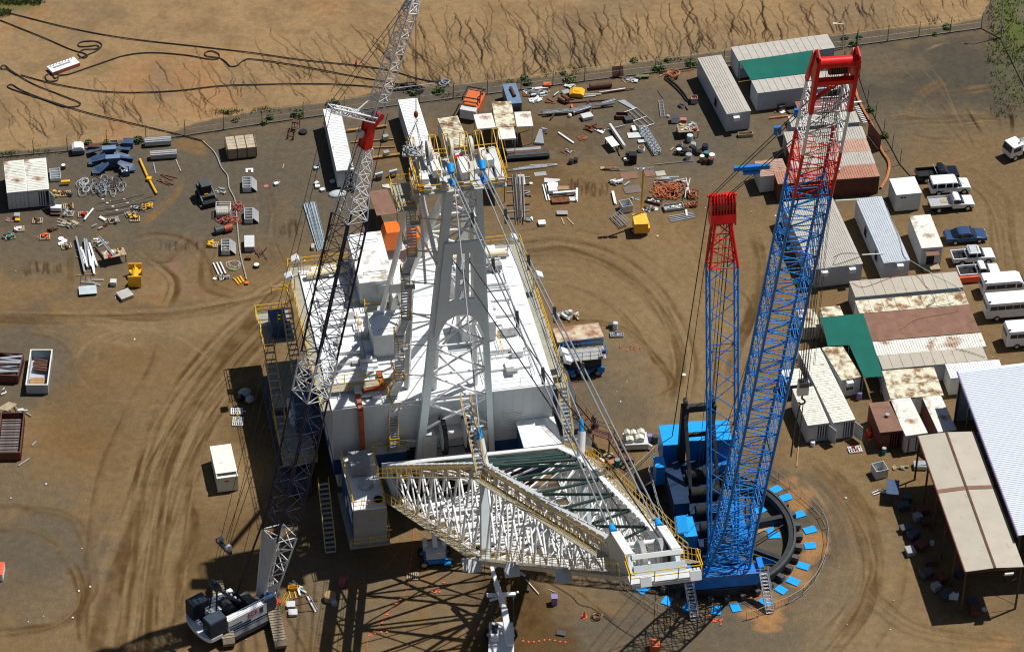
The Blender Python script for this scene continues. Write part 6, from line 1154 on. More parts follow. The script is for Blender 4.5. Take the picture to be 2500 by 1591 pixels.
# white machine skid and gear beside the dragline stairs
a = G(1551, 1085, 0); t = thing('white_pump_unit', 'cream white pump unit with bolted top near the dark stairway', 'pump', (a.x, a.y, 0), .1)
MB().bx(-1.3, -1.0, .2, 1.3, 1.0, .9).build('skid', m_lgrey, t)
for x, y, w_, h_ in ((-.9, .4, .6, .9), (-.2, .5, .6, .7), (.6, .4, .8, .9), (-.7, -.4, .8, .6), (.4, -.3, .9, .7)): MB().prof([(-w_/2, 0), (w_/2, 0), (w_/2, h_*.7), (0, h_), (-w_/2, h_*.7)], -.35, .35, .05).tf(Matrix.Translation(V((x, y, .9)))).build('casing', M('cream_white_casting', (.74, .71, .60), .5), t)
MB().tube((1.2, -.6, .6), (1.7, -1.0, .5), .15, 8, cap=True).build('outlet', m_lgrey, t)
# dark steel stairway beside the dragline
t = thing('access_stairway', 'dark brown steel stairway with railings between the dragline and the pump', 'stairway', G(1460, 1100), -.42)
s_ = MB(); r_ = MB()
stair(s_, r_, (-4.2, 2.4, 3.2), (-.9, .9, 1.9), .9, (.3, .95, 0)); stair(s_, r_, (1.2, .6, 1.9), (4.4, -1.2, .2), .9, (.3, .95, 0)); s_.bx(-1.0, .2, 1.82, 1.3, 1.3, 1.9); s_.beam((-.8, .4, 0), (-.8, .4, 1.85), .12, .12).beam((1.1, .4, 0), (1.1, .4, 1.85), .12, .12); s_.build('steps', m_rust2, t); rail(r_, [(-1, 1.3, 1.9), (1.3, 1.3, 1.9)]); r_.build('handrail', m_rust2, t)
# ------------------------------------------------------------ yard contents
def ql(x, y): return (x/z3, 390+y/z3)
def qg(x, y): return (620+x/3.728, 1180+y/3.728)
def qk(x, y): return (1240+x/3.728, 1180+y/3.728)
def rz_of(a, b): a = G(*a); b = G(*b); return math.atan2(b.y-a.y, b.x-a.x), (b-a).length
def bar(a, b, w_, h_, mat, label, cat='steel beam', z=.0, name='steel_beam', group=None, shape='box'):
    ang, L = rz_of(a, b); p = G(*a); mb = MB()
    if shape == 'tube': mb.tube((0, 0, h_/2), (L, 0, h_/2), h_/2, 10, cap=True)
    elif shape == 'I': mb.bx(0, -w_/2, 0, L, w_/2, .03).bx(0, -w_/2, h_-.03, L, w_/2, h_).bx(0, -.02, .03, L, .02, h_-.03)
    elif shape == 'U': mb.bx(0, -w_/2, 0, L, w_/2, .03).bx(0, -w_/2, .034, L, -w_/2+.03, h_).bx(0, w_/2-.03, .034, L, w_/2, h_)
    elif shape == 'L': mb.bx(0, -w_/2, 0, L, w_/2, .04).bx(0, -w_/2, .044, L, -w_/2+.04, h_)
    else: mb.bx(0, -w_/2, 0, L, w_/2, h_)
    return solo(name, mb, mat, label, cat, (p.x, p.y, .02+z), ang, group)
def pallet(px, py, label, rz=0, s=(1.2, 1.0), mat=None, group=None):
    p = G(px, py); mb = MB(); n_ = 6
    for i in range(n_): x = -s[0]/2+.06+i*(s[0]-.12)/(n_-1); mb.bx(x-.06, -s[1]/2, .10, x+.06, s[1]/2, .13)
    for y in (-s[1]/2+.05, 0, s[1]/2-.05): mb.bx(-s[0]/2, y-.04, 0, s[0]/2, y+.04, .098)
    return solo('pallet', mb, mat or m_wood, label, 'pallet', (p.x, p.y, .02), rz, group)
def jbox(px, py, d, mat, label, cat='box', rz=0, name='box', lid=None, z=0, group=None, foot=True):
    p = G(px, py, z+d[2]*.5); t = thing(name, label, cat, (p.x, p.y, z), rz, group)
    MB().bx(-d[0]/2, -d[1]/2, .05, d[0]/2, d[1]/2, d[2]-.04).build('body', mat, t); MB().bx(-d[0]/2-.03, -d[1]/2-.03, d[2]-.036, d[0]/2+.03, d[1]/2+.03, d[2]).build('lid', lid or mat, t)
    return t
def openbox(px, py, d, mat, label, rz=0, name='open_crate', cat='crate', fill=None, group=None, div=0, lidopen=None):
    p = G(px, py, d[2]*.4); t = thing(name, label, cat, (p.x, p.y, 0), rz, group); w_, l_, h_ = d[0]/2, d[1]/2, d[2]; k = .05
    MB().bx(-w_, -l_, .04, w_, l_, .1).bx(-w_, -l_, .104, -w_+k, l_, h_).bx(w_-k, -l_, .104, w_, l_, h_).bx(-w_+k, -l_, .104, w_-k, -l_+k, h_).bx(-w_+k, l_-k, .104, w_-k, l_, h_).build('body', mat, t)
    for i in range(div): y = -l_+(i+1)*2*l_/(div+1); MB().bx(-w_+k, y-.03, .104, w_-k, y+.03, h_-.02).build('divider', m_lgrey, t)
    if lidopen: MB().box((w_+.35, 0, h_*.62), (.04, d[1], h_*1.25), ry=-.75).build('lid', lidopen, t)
    if fill:
        c = MB(); [c.box((random.uniform(-w_+.2, w_-.2), random.uniform(-l_+.2, l_-.2), h_*.55), (.25, .3, .2), rz=random.random()*3) for i in range(7)]; c.build('contents', fill, t)
    return t
def drum(px, py, mat, label, r=.29, h=.88, top=None, group=None, name='drum', cat='drum'):
    p = G(px, py, h/2); t = thing(name, label, cat, (p.x, p.y, 0), 0, group); mb = MB().disc((0, 0, 0), r, h, 14); [mb.disc((0, 0, h*k), r*1.05, .03, 14) for k in (.33, .66)]; mb.build('body', mat, t)
    MB().disc((0, 0, h+.004), r*.9, .02, 14).build('lid', top or mat, t); return t
def table(px, py, d, mat, label, rz=0, junk=0, group=None, legm=m_rust2, name='work_table'):
    p = G(px, py, d[2]); t = thing(name, label, 'table', (p.x, p.y, 0), rz, group); MB().bx(-d[0]/2, -d[1]/2, d[2]-.06, d[0]/2, d[1]/2, d[2]).build('table_top', mat, t)
    for sx in (-1, 1):
        for sy in (-1, 1): MB().bx(sx*(d[0]/2-.1)-.05, sy*(d[1]/2-.1)-.05, 0, sx*(d[0]/2-.1)+.05, sy*(d[1]/2-.1)+.05, d[2]-.064).build('leg', legm, t)
    for i in range(junk):
        m = random.choice([m_lgrey, m_rust, m_white, m_dgrey, m_yel, m_galv, m_logor]); x, y = random.uniform(-.4, .4)*d[0], random.uniform(-.4, .4)*d[1]; s = random.uniform(.12, .4)
        q_ = V((p.x, p.y, d[2]))+Matrix.Rotation(rz, 3, 'Z')@V((x, y, 0)); k = random.random()
        mb = MB().disc((0, 0, 0), s*.45, s*.8, 10) if k < .4 else MB().bx(-s, -s*.4, 0, s, s*.4, s*.5) if k < .75 else MB().tube((-s*1.5, 0, .06), (s*1.5, 0, .1), .05, 6)
        solo('loose_part', mb, m, 'small loose part lying on '+label[:60].rstrip().rsplit(' ', 3)[0], 'part', q_, random.random()*3, 'parts on the '+label.split(' ')[0]+' table')
    return t
def cable(pts, r, mat, label, name='cable', ct='cable', z=0, n=8, group=None, px=True):
    C = cat_px(pts, n); W = [G(*p)+V((0, 0, r+z+.03)) for p in C]; o = W[0]; mb = MB(); mb.path([w-o for w in W], r, 5); return solo(name, mb, mat, label, ct, o, 0, group)
def cat_px(pts, n): return [tuple(p) for p in cat(pts, n)]
def coilheap(px, py, n, R_, spread, r, mats, label, group, name='cable_coil', h=.6, el=1.0, rot=0):
    c = G(px, py); 
    for i in range(n):
        a = random.random()*2*pi; q_ = V((spread[0]*random.gauss(0, .45), spread[1]*random.gauss(0, .45), 0)); q_ = Matrix.Rotation(rot, 3, 'Z')@q_; mb = MB(); R1 = R_*random.uniform(.6, 1.1); tilt = random.uniform(-.25, .25)
        for k in range(2):
            m = 14; ph = random.random()*6; P = [V((R1*cos(2*pi*j/m)*(1+.12*random.gauss(0, 1)), R1*el*sin(2*pi*j/m)*(1+.1*random.gauss(0, 1)), .05+k*.06+.04*random.random()+abs(tilt*R1*cos(2*pi*j/m)))) for j in range(m)]; mb.path(P+[P[0]], r, 4)
        solo(name, mb, random.choice(mats), label, 'cable coil', (c.x+q_.x, c.y+q_.y, .02+h*random.random()*max(0, 1-(q_.length/max(spread)))), rot+random.uniform(-.3, .3), group)
def scrap(px, py, n, spread, L, mats, label, group, rot=0, dr_=.4, name='scrap_piece', cat='scrap', t_=.12):
    c = G(px, py)
    for i in range(n):
        l_ = L*random.uniform(.5, 1.1); w_ = t_*random.uniform(.5, 2.2); k = random.random()
        mb = MB().bx(-l_/2, -w_/2, 0, l_/2, w_/2, .03) if k < .3 else MB().bx(-l_/2, -w_/2, 0, l_/2, w_/2, .02).bx(-l_/2, -w_/2, .022, l_/2, -w_/2+.02, .02+w_) if k < .6 else MB().tube((-l_/2, 0, w_*.5), (l_/2, 0, w_*.5), w_*.4, 8, cap=True) if k < .85 else MB().bx(-l_/3, -l_/4, 0, l_/3, l_/4, .03)
        solo(name, mb, random.choice(mats), label, cat, (c.x+random.gauss(0, .45)*spread[0], c.y+random.gauss(0, .45)*spread[1], .03+.3*random.random()*(i/n)), rot+random.gauss(0, dr_), group)
YW2 = YW
# --- upper left yard
t = thing('timber_crate', 'large strapped timber crate near the upper left fence', 'crate', G(588, 372), YW2+.05)
mb = MB().bx(-1.75, -1.25, .1, 1.75, 1.25, 1.5); [mb.bx(-1.78, -1.28, .15+i*.22, 1.78, 1.28, .33+i*.22) for i in range(6)]; mb.build('boards', m_wood, t); mb = MB(); [mb.bx(-1.8, -1.3+i*.65, 1.504, 1.8, -.69+i*.65, 1.56) for i in range(4)]; mb.build('lid', M('tan_crate_lid', (.47, .40, .28), .8, var=.25), t)
for x in (-1.72, -.55, .6, 1.72): MB().bx(x-.05, -1.33, .12, x+.05, 1.33, 1.6).build('strap', m_rust2, t)
t = thing('dome_tank', 'small white domed tank on a dark base by the left fence', 'tank', G(191, 372), YW2); MB().bx(-.75, -.6, .1, .75, .6, .6).build('base', m_slate, t); c = MB(); c.prof([(-.75, .6), (.75, .6), (.7, .95), (.4, 1.2), (-.4, 1.2), (-.7, .95)], -.6, .6, .08); c.build('dome', m_white, t)
jbox(233, 358, (1.5, .7, .5), m_rust2, 'low rusty box behind the blue steel brackets'); jbox(313, 350, (1.2, 1.0, .8), m_slate, 'small slate blue box right of the rusty box by the fence'); openbox(306, 420, (1.0, 1.0, .7), m_slate, 'slate blue crate full of pale parts under the blue brackets', YW2, fill=m_white)
openbox(278, 350, (1.0, .6, .5), m_grey, 'grey frame crate between the two small boxes at the fence', YW2)
for k, (x, y, lb) in enumerate(((268, 386, 'rear slate blue steel bracket with four pointed wings'), (277, 408, 'front slate blue steel bracket with four pointed wings'))):
    t = thing('steel_bracket', lb, 'bracket', G(x, y), YW2, 'slate blue winged brackets'); MB().bx(-.8, -.35, .2, .8, .35, 1.5).build('core', m_slate, t)
    for sx in (-1, 1):
        for sy in (-1, 1): MB().plate([(sx*.6, sy*.2, 1.1), (sx*2.4, sy*.5, .5), (sx*2.6, sy*1.4, .25), (sx*1.7, sy*1.5, .25), (sx*.5, sy*.9, 1.0)], (0, 0, .12)).build('wing', m_slate, t)
    MB().bx(-.85, -.4, 1.504, .85, .4, 1.6).build('top_flange', M('faded_slate_lid', (.15, .23, .34)), t)
for x, y, m, lb in ((386, 353, m_galv, 'galvanised long trough nearest the left fence'), (400, 385, m_grey, 'dull long trough in front of the galvanised one')):
    t = thing('trough', lb, 'trough', G(x, y), YW2, 'long steel troughs'); MB().prof([(-1.6, .2), (1.6, .2), (1.6, .8), (-1.6, .8)], -.45, .45, .04).build('body', m, t); MB().tube((-1.6, -.15, .85), (1.6, -.15, .85), .12, 8, cap=True).tube((-1.6, .2, .85), (1.6, .2, .85), .1, 8, cap=True).build('pipes', m_alu, t)
bar(ql(1275, 5), ql(1345, 165), .35, .3, m_cat, 'upper half of the long yellow strut left of the black loader', 'strut', name='strut', shape='tube'); bar(ql(1360, 190), ql(1430, 320), .35, .3, m_cat, 'lower half of the long yellow strut left of the black loader', 'strut', name='strut', shape='tube')
jbox(364, 437, (.5, .5, .4), m_cat, 'small yellow joint block between the two strut halves', 'joint', name='joint_block')
for a, b, lb in (((1400, 30), (1420, 130), 'thin grey rod below the dull trough'), ((1605, 0), (1650, 110), 'thin tan board below the dull trough')): bar(ql(*a), ql(*b), .12, .06, m_wood if 'tan' in lb else m_galv, lb, 'board', name='board')
for i in range(7): a = ql(1430+random.random()*60, 120+random.random()*90); bar(a, (a[0]+25+random.random()*15, a[1]+8*random.random()+6), .1, .06, m_rust, 'rusty bar in the small heap right of the yellow strut', 'bar', group='rusty bars by the yellow strut', name='rusty_bar')
coilheap(*ql(765, 250), 8, .5, (.5, 1.6), .03, [m_galv, m_lgrey], 'grey wire sling at the left end of the sling heap', 'wire slings left part', 'wire_sling', .4, 1.6)
coilheap(*ql(960, 250), 34, .45, (1.9, 1.7), .03, [m_galv, m_dgrey, m_rust2, m_grey], 'looped grey wire sling in the big sling heap of the left yard', 'wire slings in the big heap', 'wire_sling', .5, 2.2, .1)
for i in range(9):
    y = 340+i*17; x0 = 860+random.random()*120; cable([ql(x0, y+60), ql(x0+140, y+30+random.random()*20), ql(x0+300, y+10), ql(x0+400+random.random()*60, y-20)], .03, [m_dgrey, m_rust2, m_grey][i % 3], 'long wire sling stretched below the big sling heap', 'wire_sling', 'wire sling', group='slings stretched on the gravel')
for i in range(8): jbox(*ql(930+i*45+random.random()*30, 360+(i % 4)*33), (.22, .1, .06), m_white, 'tiny white tag on the stretched slings', 'tag', name='sling_tag', group='white tags on the slings')
openbox(135, 428, (1.25, 2.0, .5), m_lgrey, 'pale grey crate of square trays beside the left containers', YW2, div=3); drum(155, 407, m_rust2, 'short drum with white lid right of the tray crate', .28, .5, m_white)
P_ = [(139, 476, m_yel, 'pallet with yellow trays beside the open left container'), (161, 474, m_rust, 'pallet with rusty shackles right of the yellow trays'), (167, 505, m_rust, 'pallet of rusty blocks below the open left container'), (168, 523, m_galv, 'pallet of grey fittings below the rusty blocks'), (92, 540, m_rust, 'pallet of olive brown chain left of the tube pile'), (47, 560, m_white, 'pallet with a white sheet and small yellow top, far left'),
      (24, 579, m_teal, 'pallet with green bottles at the far left'), (203, 525, m_logor, 'pallet with red and brown parts near the white tube'), (278, 539, m_galv, 'pallet of grey metal blocks right of the yellow float'), (318, 524, m_rust, 'upper pallet of golden brown shackles'), (329, 536, m_yel, 'lower pallet of golden brown shackles'), (338, 512, m_dgrey, 'long pallet of dark blocks left of the yellow rings'), (360, 505, m_cat, 'pallet with two large yellow rings'), (162, 602, m_wood, 'pallet with tan cloth right of the white discs'), (110, 580, m_cone, 'pallet with an orange bag'), (520, 598, m_yel, 'pallet with yellow ropes left of the open tool box')]
for i, (x, y, m, lb) in enumerate(P_):
    o = pallet(x, y, lb, YW2+random.uniform(-.4, .4), group=None)
    for k in range(6 if i % 3 else 9):
        p = o.location; s = random.uniform(.12, .3); mb = MB().disc((0, 0, 0), s*.6, s*.7, 10) if k % 2 else MB().bx(-s, -s*.5, 0, s, s*.5, s*.8)
        if 'rings' in lb: mb = MB(); [mb.path([V((.26*cos(a*.7), .26*sin(a*.7), .1+.03*q)) for a in range(10)], .06, 6) for q in (0, 1)]
        solo('fitting', mb, m if random.random() < .7 else random.choice([m_rust, m_galv, m_dgrey]), 'small fitting heaped on the '+' '.join(lb.split(' ')[:9]), 'fitting', (p.x+random.gauss(0, .28), p.y+random.gauss(0, .22), .16+.12*random.random()), random.random()*3, 'fittings on '+lb)
jbox(137, 508, (1.2, .6, .55), m_white, 'white box on a rusty stand below the open left container', z=.35, lid=m_wroof); jbox(136, 521, (1.1, .6, .3), m_rust2, 'rusty stand under the white box', 'stand', name='stand')
bar(ql(770, 560), ql(850, 460), .22, .22, m_white, 'white tube leaning beside the red pallet', 'tube', .1, 'white_tube', shape='tube'); bar(ql(910, 530), ql(965, 560), .35, .2, m_cream, 'cream boat shaped float between two pallets', 'float', name='float'); bar(ql(560, 230), ql(640, 225), .35, .25, m_cat, 'yellow beam lying on pallets beside the left container', 'beam', .3)
scrap(*ql(620, 590), 16, (1.6, .7), 1.6, [m_galv, m_wood, m_lgrey, m_grey], 'thin grey tube in the tube pile at the left yard', 'tubes in the left tube pile', -.5, .3, 'thin_tube', 'tube', .07); scrap(*ql(500, 635), 6, (1.0, .4), 1.1, [m_rust], 'rusty bar left of the tube pile', 'rusty bars by the tube pile', .3)
scrap(*ql(940, 615), 9, (1.0, .5), .7, [m_rust, m_grey], 'rusty scrap piece below the cream float', 'rusty scrap below the float', .3); jbox(42, 527, (.6, .6, .5), m_grey, 'grey instrument box far left'); jbox(43, 537, (.5, .4, .25), m_cat, 'small yellow box far left'); scrap(*ql(85, 560), 5, (.5, .3), .5, [m_pink, m_galv], 'pink red bag piece far left', 'pink pieces far left')
for x, y, lb in ((557, 722, 'upper left'), (588, 742, 'right'), (556, 768, 'lower left')): p = G(*ql(x, y)); solo('white_disc', MB().disc((0, 0, 0), .34, .06, 20).disc((0, 0, .064), .1, .03, 10), m_white, lb+' one of three white discs on the gravel', 'disc', (p.x, p.y, .03), 0, 'three white discs')
for a, b in (((697, 728), (775, 1050)), ((740, 815), (775, 965)), ((772, 742), (800, 1000)), ((790, 745), (825, 990)), ((800, 800), (862, 1055)), ((815, 770), (885, 975)), ((755, 850), (800, 1000)), ((812, 850), (830, 990)), ((845, 890), (862, 1055))): bar(ql(*a), ql(*b), .2, .22, [m_lgrey, m_galv, m_white][int(a[0]) % 3], 'long pale steel beam in the bundle at the left yard', z=random.random()*.3, group='pale beams of the left bundle', shape='I')
for y in (895, 1055, 830): bar(ql(690, y), ql(880, y-8), .08, .08, m_wood, 'thin cross bearer under the pale beam bundle', 'bearer', group='bearers under the beam bundle', name='bearer')
table(*ql(1040, 850), (2.6, 1.4, 1.1), m_wood, 'cluttered brown steel table left of the yellow pedestal', YW2+.2, 12); bar(ql(905, 780), ql(1040, 945), .25, .2, m_lgrey, 'pale beam leaning on the cluttered brown table', z=1.15, shape='U'); scrap(*ql(920, 760), 14, (1.3, .6), 1.0, [m_dgrey, m_galv, m_wood, m_white], 'dark scrap behind the cluttered brown table', 'scrap behind the brown table', .4)
table(*ql(800, 1185), (2.0, 1.5, .35), M('pale_blue_sheet', (.50, .56, .60), .4), 'low pale blue sheet table below the beam bundle', YW2, 0); [bar(ql(a, b), ql(c, d), .22, .12, m_lgrey, 'pale channel above the low sheet table', group='channels by the sheet table', shape='U') for a, b, c, d in ((795, 1095, 945, 1100), (800, 1110, 915, 1150), (740, 1120, 830, 1125))]
[bar(ql(x, 1060), ql(x-5, 1160), .08, .06, m_dgrey, 'dark rod between the beam bundle and the sheet table', 'rod', group='dark rods by the sheet table', name='rod') for x in (740, 785, 830)]
jbox(277, 690, (.65, .65, .6), m_lgrey, 'small grey cube left of the yellow pedestal'); jbox(305, 720, (1.5, 1.4, .45), m_conc, 'flat concrete block below the yellow pedestal', rz=.6, name='concrete_block')
for x, y, lb, f in ((603, 452, 'open grey tool box nearest the white u shaped plate', 0), (607, 528, 'open grey tool box beside the pink cables', m_rust), (551, 605, 'open grey tool box left of the pale hose', m_wood)): openbox(x, y, (1.0, 2.1, .75), m_lgrey, lb, YW2-.08, 'tool_box', 'tool box', f or None, 'grey tool boxes', 3, m_grey)
t = jbox(609, 595, (1.1, 2.1, .8), m_grey, 'closed grey tool box right of the pale hose', 'tool box', YW2-.08, 'tool_box', m_lgrey)
t = thing('wire_cage', 'white mesh cage full of parts beside the pink cables', 'cage', G(546, 522), YW2-.1); mb = MB()
for z in (.1, .5, .9, 1.2): mb.path([(-.85, -.75, z), (.85, -.75, z), (.85, .75, z), (-.85, .75, z), (-.85, -.75, z)], .03, 4)
for i in range(9):
    for s in (-1, 1): mb.tube((-.85+i*.21, s*.75, .05), (-.85+i*.21, s*.75, 1.2), .02, 4).tube((s*.85, -.75+i*.187, .05), (s*.85, -.75+i*.187, 1.2), .02, 4)
mb.build('mesh', m_white, t); MB().bx(-.8, -.7, .05, .8, .7, .7).build('contents', m_conc, t)
scrap(*ql(2020, 290), 16, (.9, .5), .7, [m_conc, m_wood, m_galv], 'tan pipe stub heaped above the white cage', 'pipe stubs above the white cage', .8, 1)
coilheap(*ql(2165, 440), 12, .4, (.9, .8), .03, [m_pink], 'pink cable loop beside the white cage', 'pink cables upper heap'); coilheap(*ql(2080, 570), 14, .4, (1.1, .6), .035, [m_pink, m_rust, m_duct], 'pink and rust cable loop above the tanks', 'pink cables lower heap'); coilheap(*ql(2140, 975), 2, .9, (.1, .1), .02, [m_lgrey], 'thin pale ring of hose beside the green plate', 'thin hose rings')
for x, y, lb in ((2000, 665, 'left'), (2080, 650, 'right')): p = G(*ql(x, y)); solo('rusty_tank', MB().tube((-.5, 0, .45), (.5, 0, .45), .42, 14, cap=True), m_duct if lb == 'right' else m_dgrey, lb+' rusty tank above the open tool box', 'tank', (p.x, p.y, 0), .5, 'rusty tanks')
for i in range(3): bar(ql(1945+i*32, 950-i*4), ql(1995+i*32, 1055-i*4), .2, .2, m_white, 'white flanged pipe in the pipe group by the hose end', 'pipe', name='flanged_pipe', group='white flanged pipes', shape='tube')
scrap(*ql(2040, 1080), 12, (1.1, .4), .5, [m_galv, m_yel, m_white], 'small flange heaped below the white pipes', 'flanges below the white pipes', 0, 1.5, 'flange', 'flange', .2); [bar(ql(2140+i*25, 1090-i*12), ql(2180+i*22, 1140-i*10), .18, .12, m_cat, 'yellow flat bar at the hose end', 'bar', group='yellow bars at the hose end', name='flat_bar') for i in range(3)]
jbox(*ql(2125, 1000), (.95, .5, .06), m_leaf2, 'olive green plate beside the hose', 'plate', name='plate'); drum(*ql(2340, 965), m_dgrey, 'low drum with a cream lid right of the hose end', .35, .35, m_cream); jbox(*ql(2265, 895), (.6, .4, .35), m_rust, 'little rusty box below the closed tool box', 'box')
scrap(*ql(2370, 870), 5, (.4, .9), 1.6, [m_dgrey, m_rust2], 'dark bar leaning right of the tool boxes', 'dark bars right of the tool boxes', 1.3, .3)
p = G(*ql(2275, 100)); solo('u_plate', MB().bx(-.45, -.4, 0, -.2, .4, .05).bx(.2, -.4, 0, .45, .4, .05).bx(-.196, .1, 0, .196, .4, .05), m_white, 'white u shaped plate above the open tool box', 'plate', (p.x, p.y, .03), .1)
cable([ql(-30, -200), q1(1850, 1290), q1(1960, 1400), q1(2020, 1532), ql(2075, 150), ql(2090, 260), ql(2145, 380), ql(2165, 600), ql(2190, 850), ql(2250, 1100)][1:], .07, m_hoseg, 'pale hose winding down past the grey tool boxes', 'hose', 'hose')
jbox(*ql(2250, 1125), (.35, .35, .25), m_cone, 'orange marker at the lower end of the pale hose', 'marker', name='marker')
# trailing cables on the bank
def K(pts, lb, r=.075): cable(pts, r, m_hose, lb, 'trailing_cable', 'cable')
K([q1(-150, 140), q1(0, 190), q1(180, 262), q1(400, 350), q1(640, 455), q1(760, 490), q1(800, 515), q1(760, 535), q1(712, 500), q1(760, 460), q1(860, 455), q1(905, 440), q1(880, 420), q1(800, 430), q1(730, 430), q1(712, 410), q1(760, 385), q1(880, 385), q1(930, 420), q1(880, 470), q1(790, 510), q1(720, 540)], 'black cable with loops ending at the white skid on the bank')
K([q1(-100, 90), q1(100, 130), q1(520, 235), q1(900, 315), q1(1300, 375), q1(1800, 430), q2(0, 490), q2(400, 548), q2(900, 600), q2(1120, 628), q2(1300, 665), q2(1480, 720), q2(1640, 750), q2(1740, 745), q2(1780, 790)], 'longest black cable crossing the whole bank from the upper left')
K([q1(470, 650), q1(500, 720), q1(540, 690), q1(480, 670), q1(415, 700), q1(440, 745), q1(520, 740), q1(545, 695), q1(640, 680), q1(900, 590), q1(1150, 510), q1(1400, 487), q1(1700, 510), q1(1900, 545), q1(1990, 540), q1(1995, 500), q1(1930, 470), q1(1870, 490), q1(1890, 520), q1(2000, 535), q1(2060, 570), q1(2100, 610), q1(2160, 605), q1(2220, 560), q2(0, 547), q2(400, 605), q2(900, 700), q2(1250, 760), q2(1400, 800)], 'black cable arching from the white skid to the cable heap')
K([q1(150, 690), q1(70, 640), q1(20, 635), q1(12, 610), q1(50, 605), q1(110, 655), q1(300, 770), q1(600, 890), q1(730, 945), q1(700, 975), q1(580, 975), q1(400, 915), q1(200, 850), q1(90, 810), q1(70, 790), q1(110, 778), q1(200, 830), q1(400, 910), q1(800, 1035), q1(1200, 1130), q1(1600, 1225), q1(1850, 1290)], 'black cable doubled back twice at the left side of the bank')
K([q1(190, 690), q1(450, 760), q1(800, 825), q1(1150, 850), q1(1600, 835), q1(2000, 790), q2(0, 778), q2(500, 770), q2(800, 778), q2(1100, 800), q2(1300, 835)], 'lowest long black cable running along the bank')
t = thing('white_skid', 'white flat skid with pipes lying on the bank', 'skid', G(155, 166), .62); MB().bx(-1.9, -.75, .2, 1.9, .75, .5).build('deck', m_white, t); MB().bx(-1.92, -.8, .02, 1.92, -.76, .48).build('edge', m_pink, t)
for i in range(8): MB().tube((-1.5+i*.42, .3+.1*(i % 3), .5), (-1.5+i*.42, .5, .8), .05, 5).build('pipe_stub', m_galv, t)
MB().bx(-1.4, -.1, .504, 1.0, .1, .6).build('hinge_rail', m_grey, t)
for x, y, lb in ((870, 158, 'orange cone standing alone on the eroded bank'), (1427, 1505, 'orange cone near the coiled hose at the bottom')):
    t = thing('traffic_cone', lb, 'cone', G(x, y), .3); MB().bx(-.25, -.25, 0, .25, .25, .05).build('base', m_cone, t); MB().tube((0, 0, .05), (0, 0, .85), .2, 14, .04, cap=True).build('cone', m_cone, t)
t = thing('steel_rack', 'bent rusty steel rack casting a black shadow at the left fence', 'rack', G(718, 325), -.25); mb = MB()
for x in (-.35, .35): mb.beam((x, -1.4, .3), (x, 1.3, 1.3), .1, .1).tube((x, -1.3, 0), (x, -1.3, 1.0), .05, 6).tube((x, 1.2, 0), (x, 1.2, 1.9), .05, 6)
for i in range(5): mb.beam((-.35, -1.2+i*.6, .4+i*.22), (.35, -1.2+i*.6, .4+i*.22), .07, .07)
mb.bx(-.4, .5, 1.2, .4, 1.3, 1.25).build('frame', m_rust2, t)
coilheap(1008, 219, 9, .8, (1.6, .5), .06, [m_hose], 'black cable coil in the heap by the leaning pole', 'black cable coils by the fence', 'cable_coil', .3, .8); bar(q2(1190, 855), q2(1650, 795), .1, .1, m_galv, 'long pale pole lying behind the second long container', 'pole', .5, 'pole', shape='tube')
coilheap(1086, 208, 3, .5, (.3, .3), .06, [m_galv], 'grey hose loop right of the cable heap', 'grey hose loops')
for i, (a, b) in enumerate((((850, 1205), (1215, 1160)), ((885, 1305), (1275, 1275)), ((1065, 1355), (1290, 1345)), ((1060, 1455), (1330, 1420)))): bar(q2(*a), q2(*b), .35 if i in (0, 3) else .14, .3 if i in (0, 3) else .15, M('ochre_beam_paint', (.34, .19, .06), .7), ['rear', 'second', 'third', 'front'][i]+' ochre steel beam between the two long containers', group='ochre beams between containers', shape='I')
for x, y, lb in ((1200, 1255, 'small grey valve on the second ochre beam'), (1208, 1400, 'grey motor on the front ochre beam')): jbox(*q2(x, y), (.6, .5, .6), m_galv, lb, 'valve', .4, 'valve', z=.15)
for x, y, lb in ((1140, 175, 'left grey pump behind the torn white sheet'), (1270, 150, 'right grey pump behind the torn white sheet')):
    p = G(*q6(x, y)); t = thing('pump', lb, 'pump', p, .3, 'grey pumps'); MB().disc((0, 0, .1), .4, .5, 12).build('casing', m_dgrey, t); MB().tube((-.5, 0, .7), (.5, .1, .75), .2, 10, cap=True).build('motor', m_galv, t)
p = G(*q6(1250, 260)); solo('torn_sheet', MB().plate([(-1.1, .6, 0), (.5, .8, 0), (.9, -.5, 0), (1.1, -1.1, 0), (.2, -1.2, 0), (-.1, -.1, 0), (-1.0, .1, 0)], (0, 0, .05)), M('stained_white_sheet', (.70, .70, .64), .7, dirt=(.40, .28, .12), damt=.4, dsc=1), 'torn white sheet with a brown stain behind the canopy', 'sheet', (p.x, p.y, .04))
for i in range(5): bar(q6(462+i*21, 405-i*4), q6(592+i*14, 832-i*8), .38, .16, M('bluish_galvanised_channel', (.46, .53, .57), .4, .3), 'long galvanised channel in the neat bundle behind the dragline', 'channel', name='channel', z=(i % 2)*.05, group='galvanised channel bundle', shape='U')
jbox(*q6(537, 795), (.3, .8, .4), m_conc, 'small pale block at the lower end of the channel bundle', 'block')
drum(740, 322, m_black, 'black tub at the fence beside the long white container', .5, .25, m_dark); bar(q6(275, -50+90), q6(262, 85), .1, .05, m_wood, 'thin tan stick on the gravel left of the long container', 'stick', name='stick')
p = G(*q6(760, 315)); solo('plastic_sheet', MB().ell((0, 0, .05), (1.1, .7, .35), 12, 8), M('pale_plastic_sheet', (.50, .58, .58), .3), 'bulging pale plastic sheet at the foot of the long container', 'sheet', p, .3)
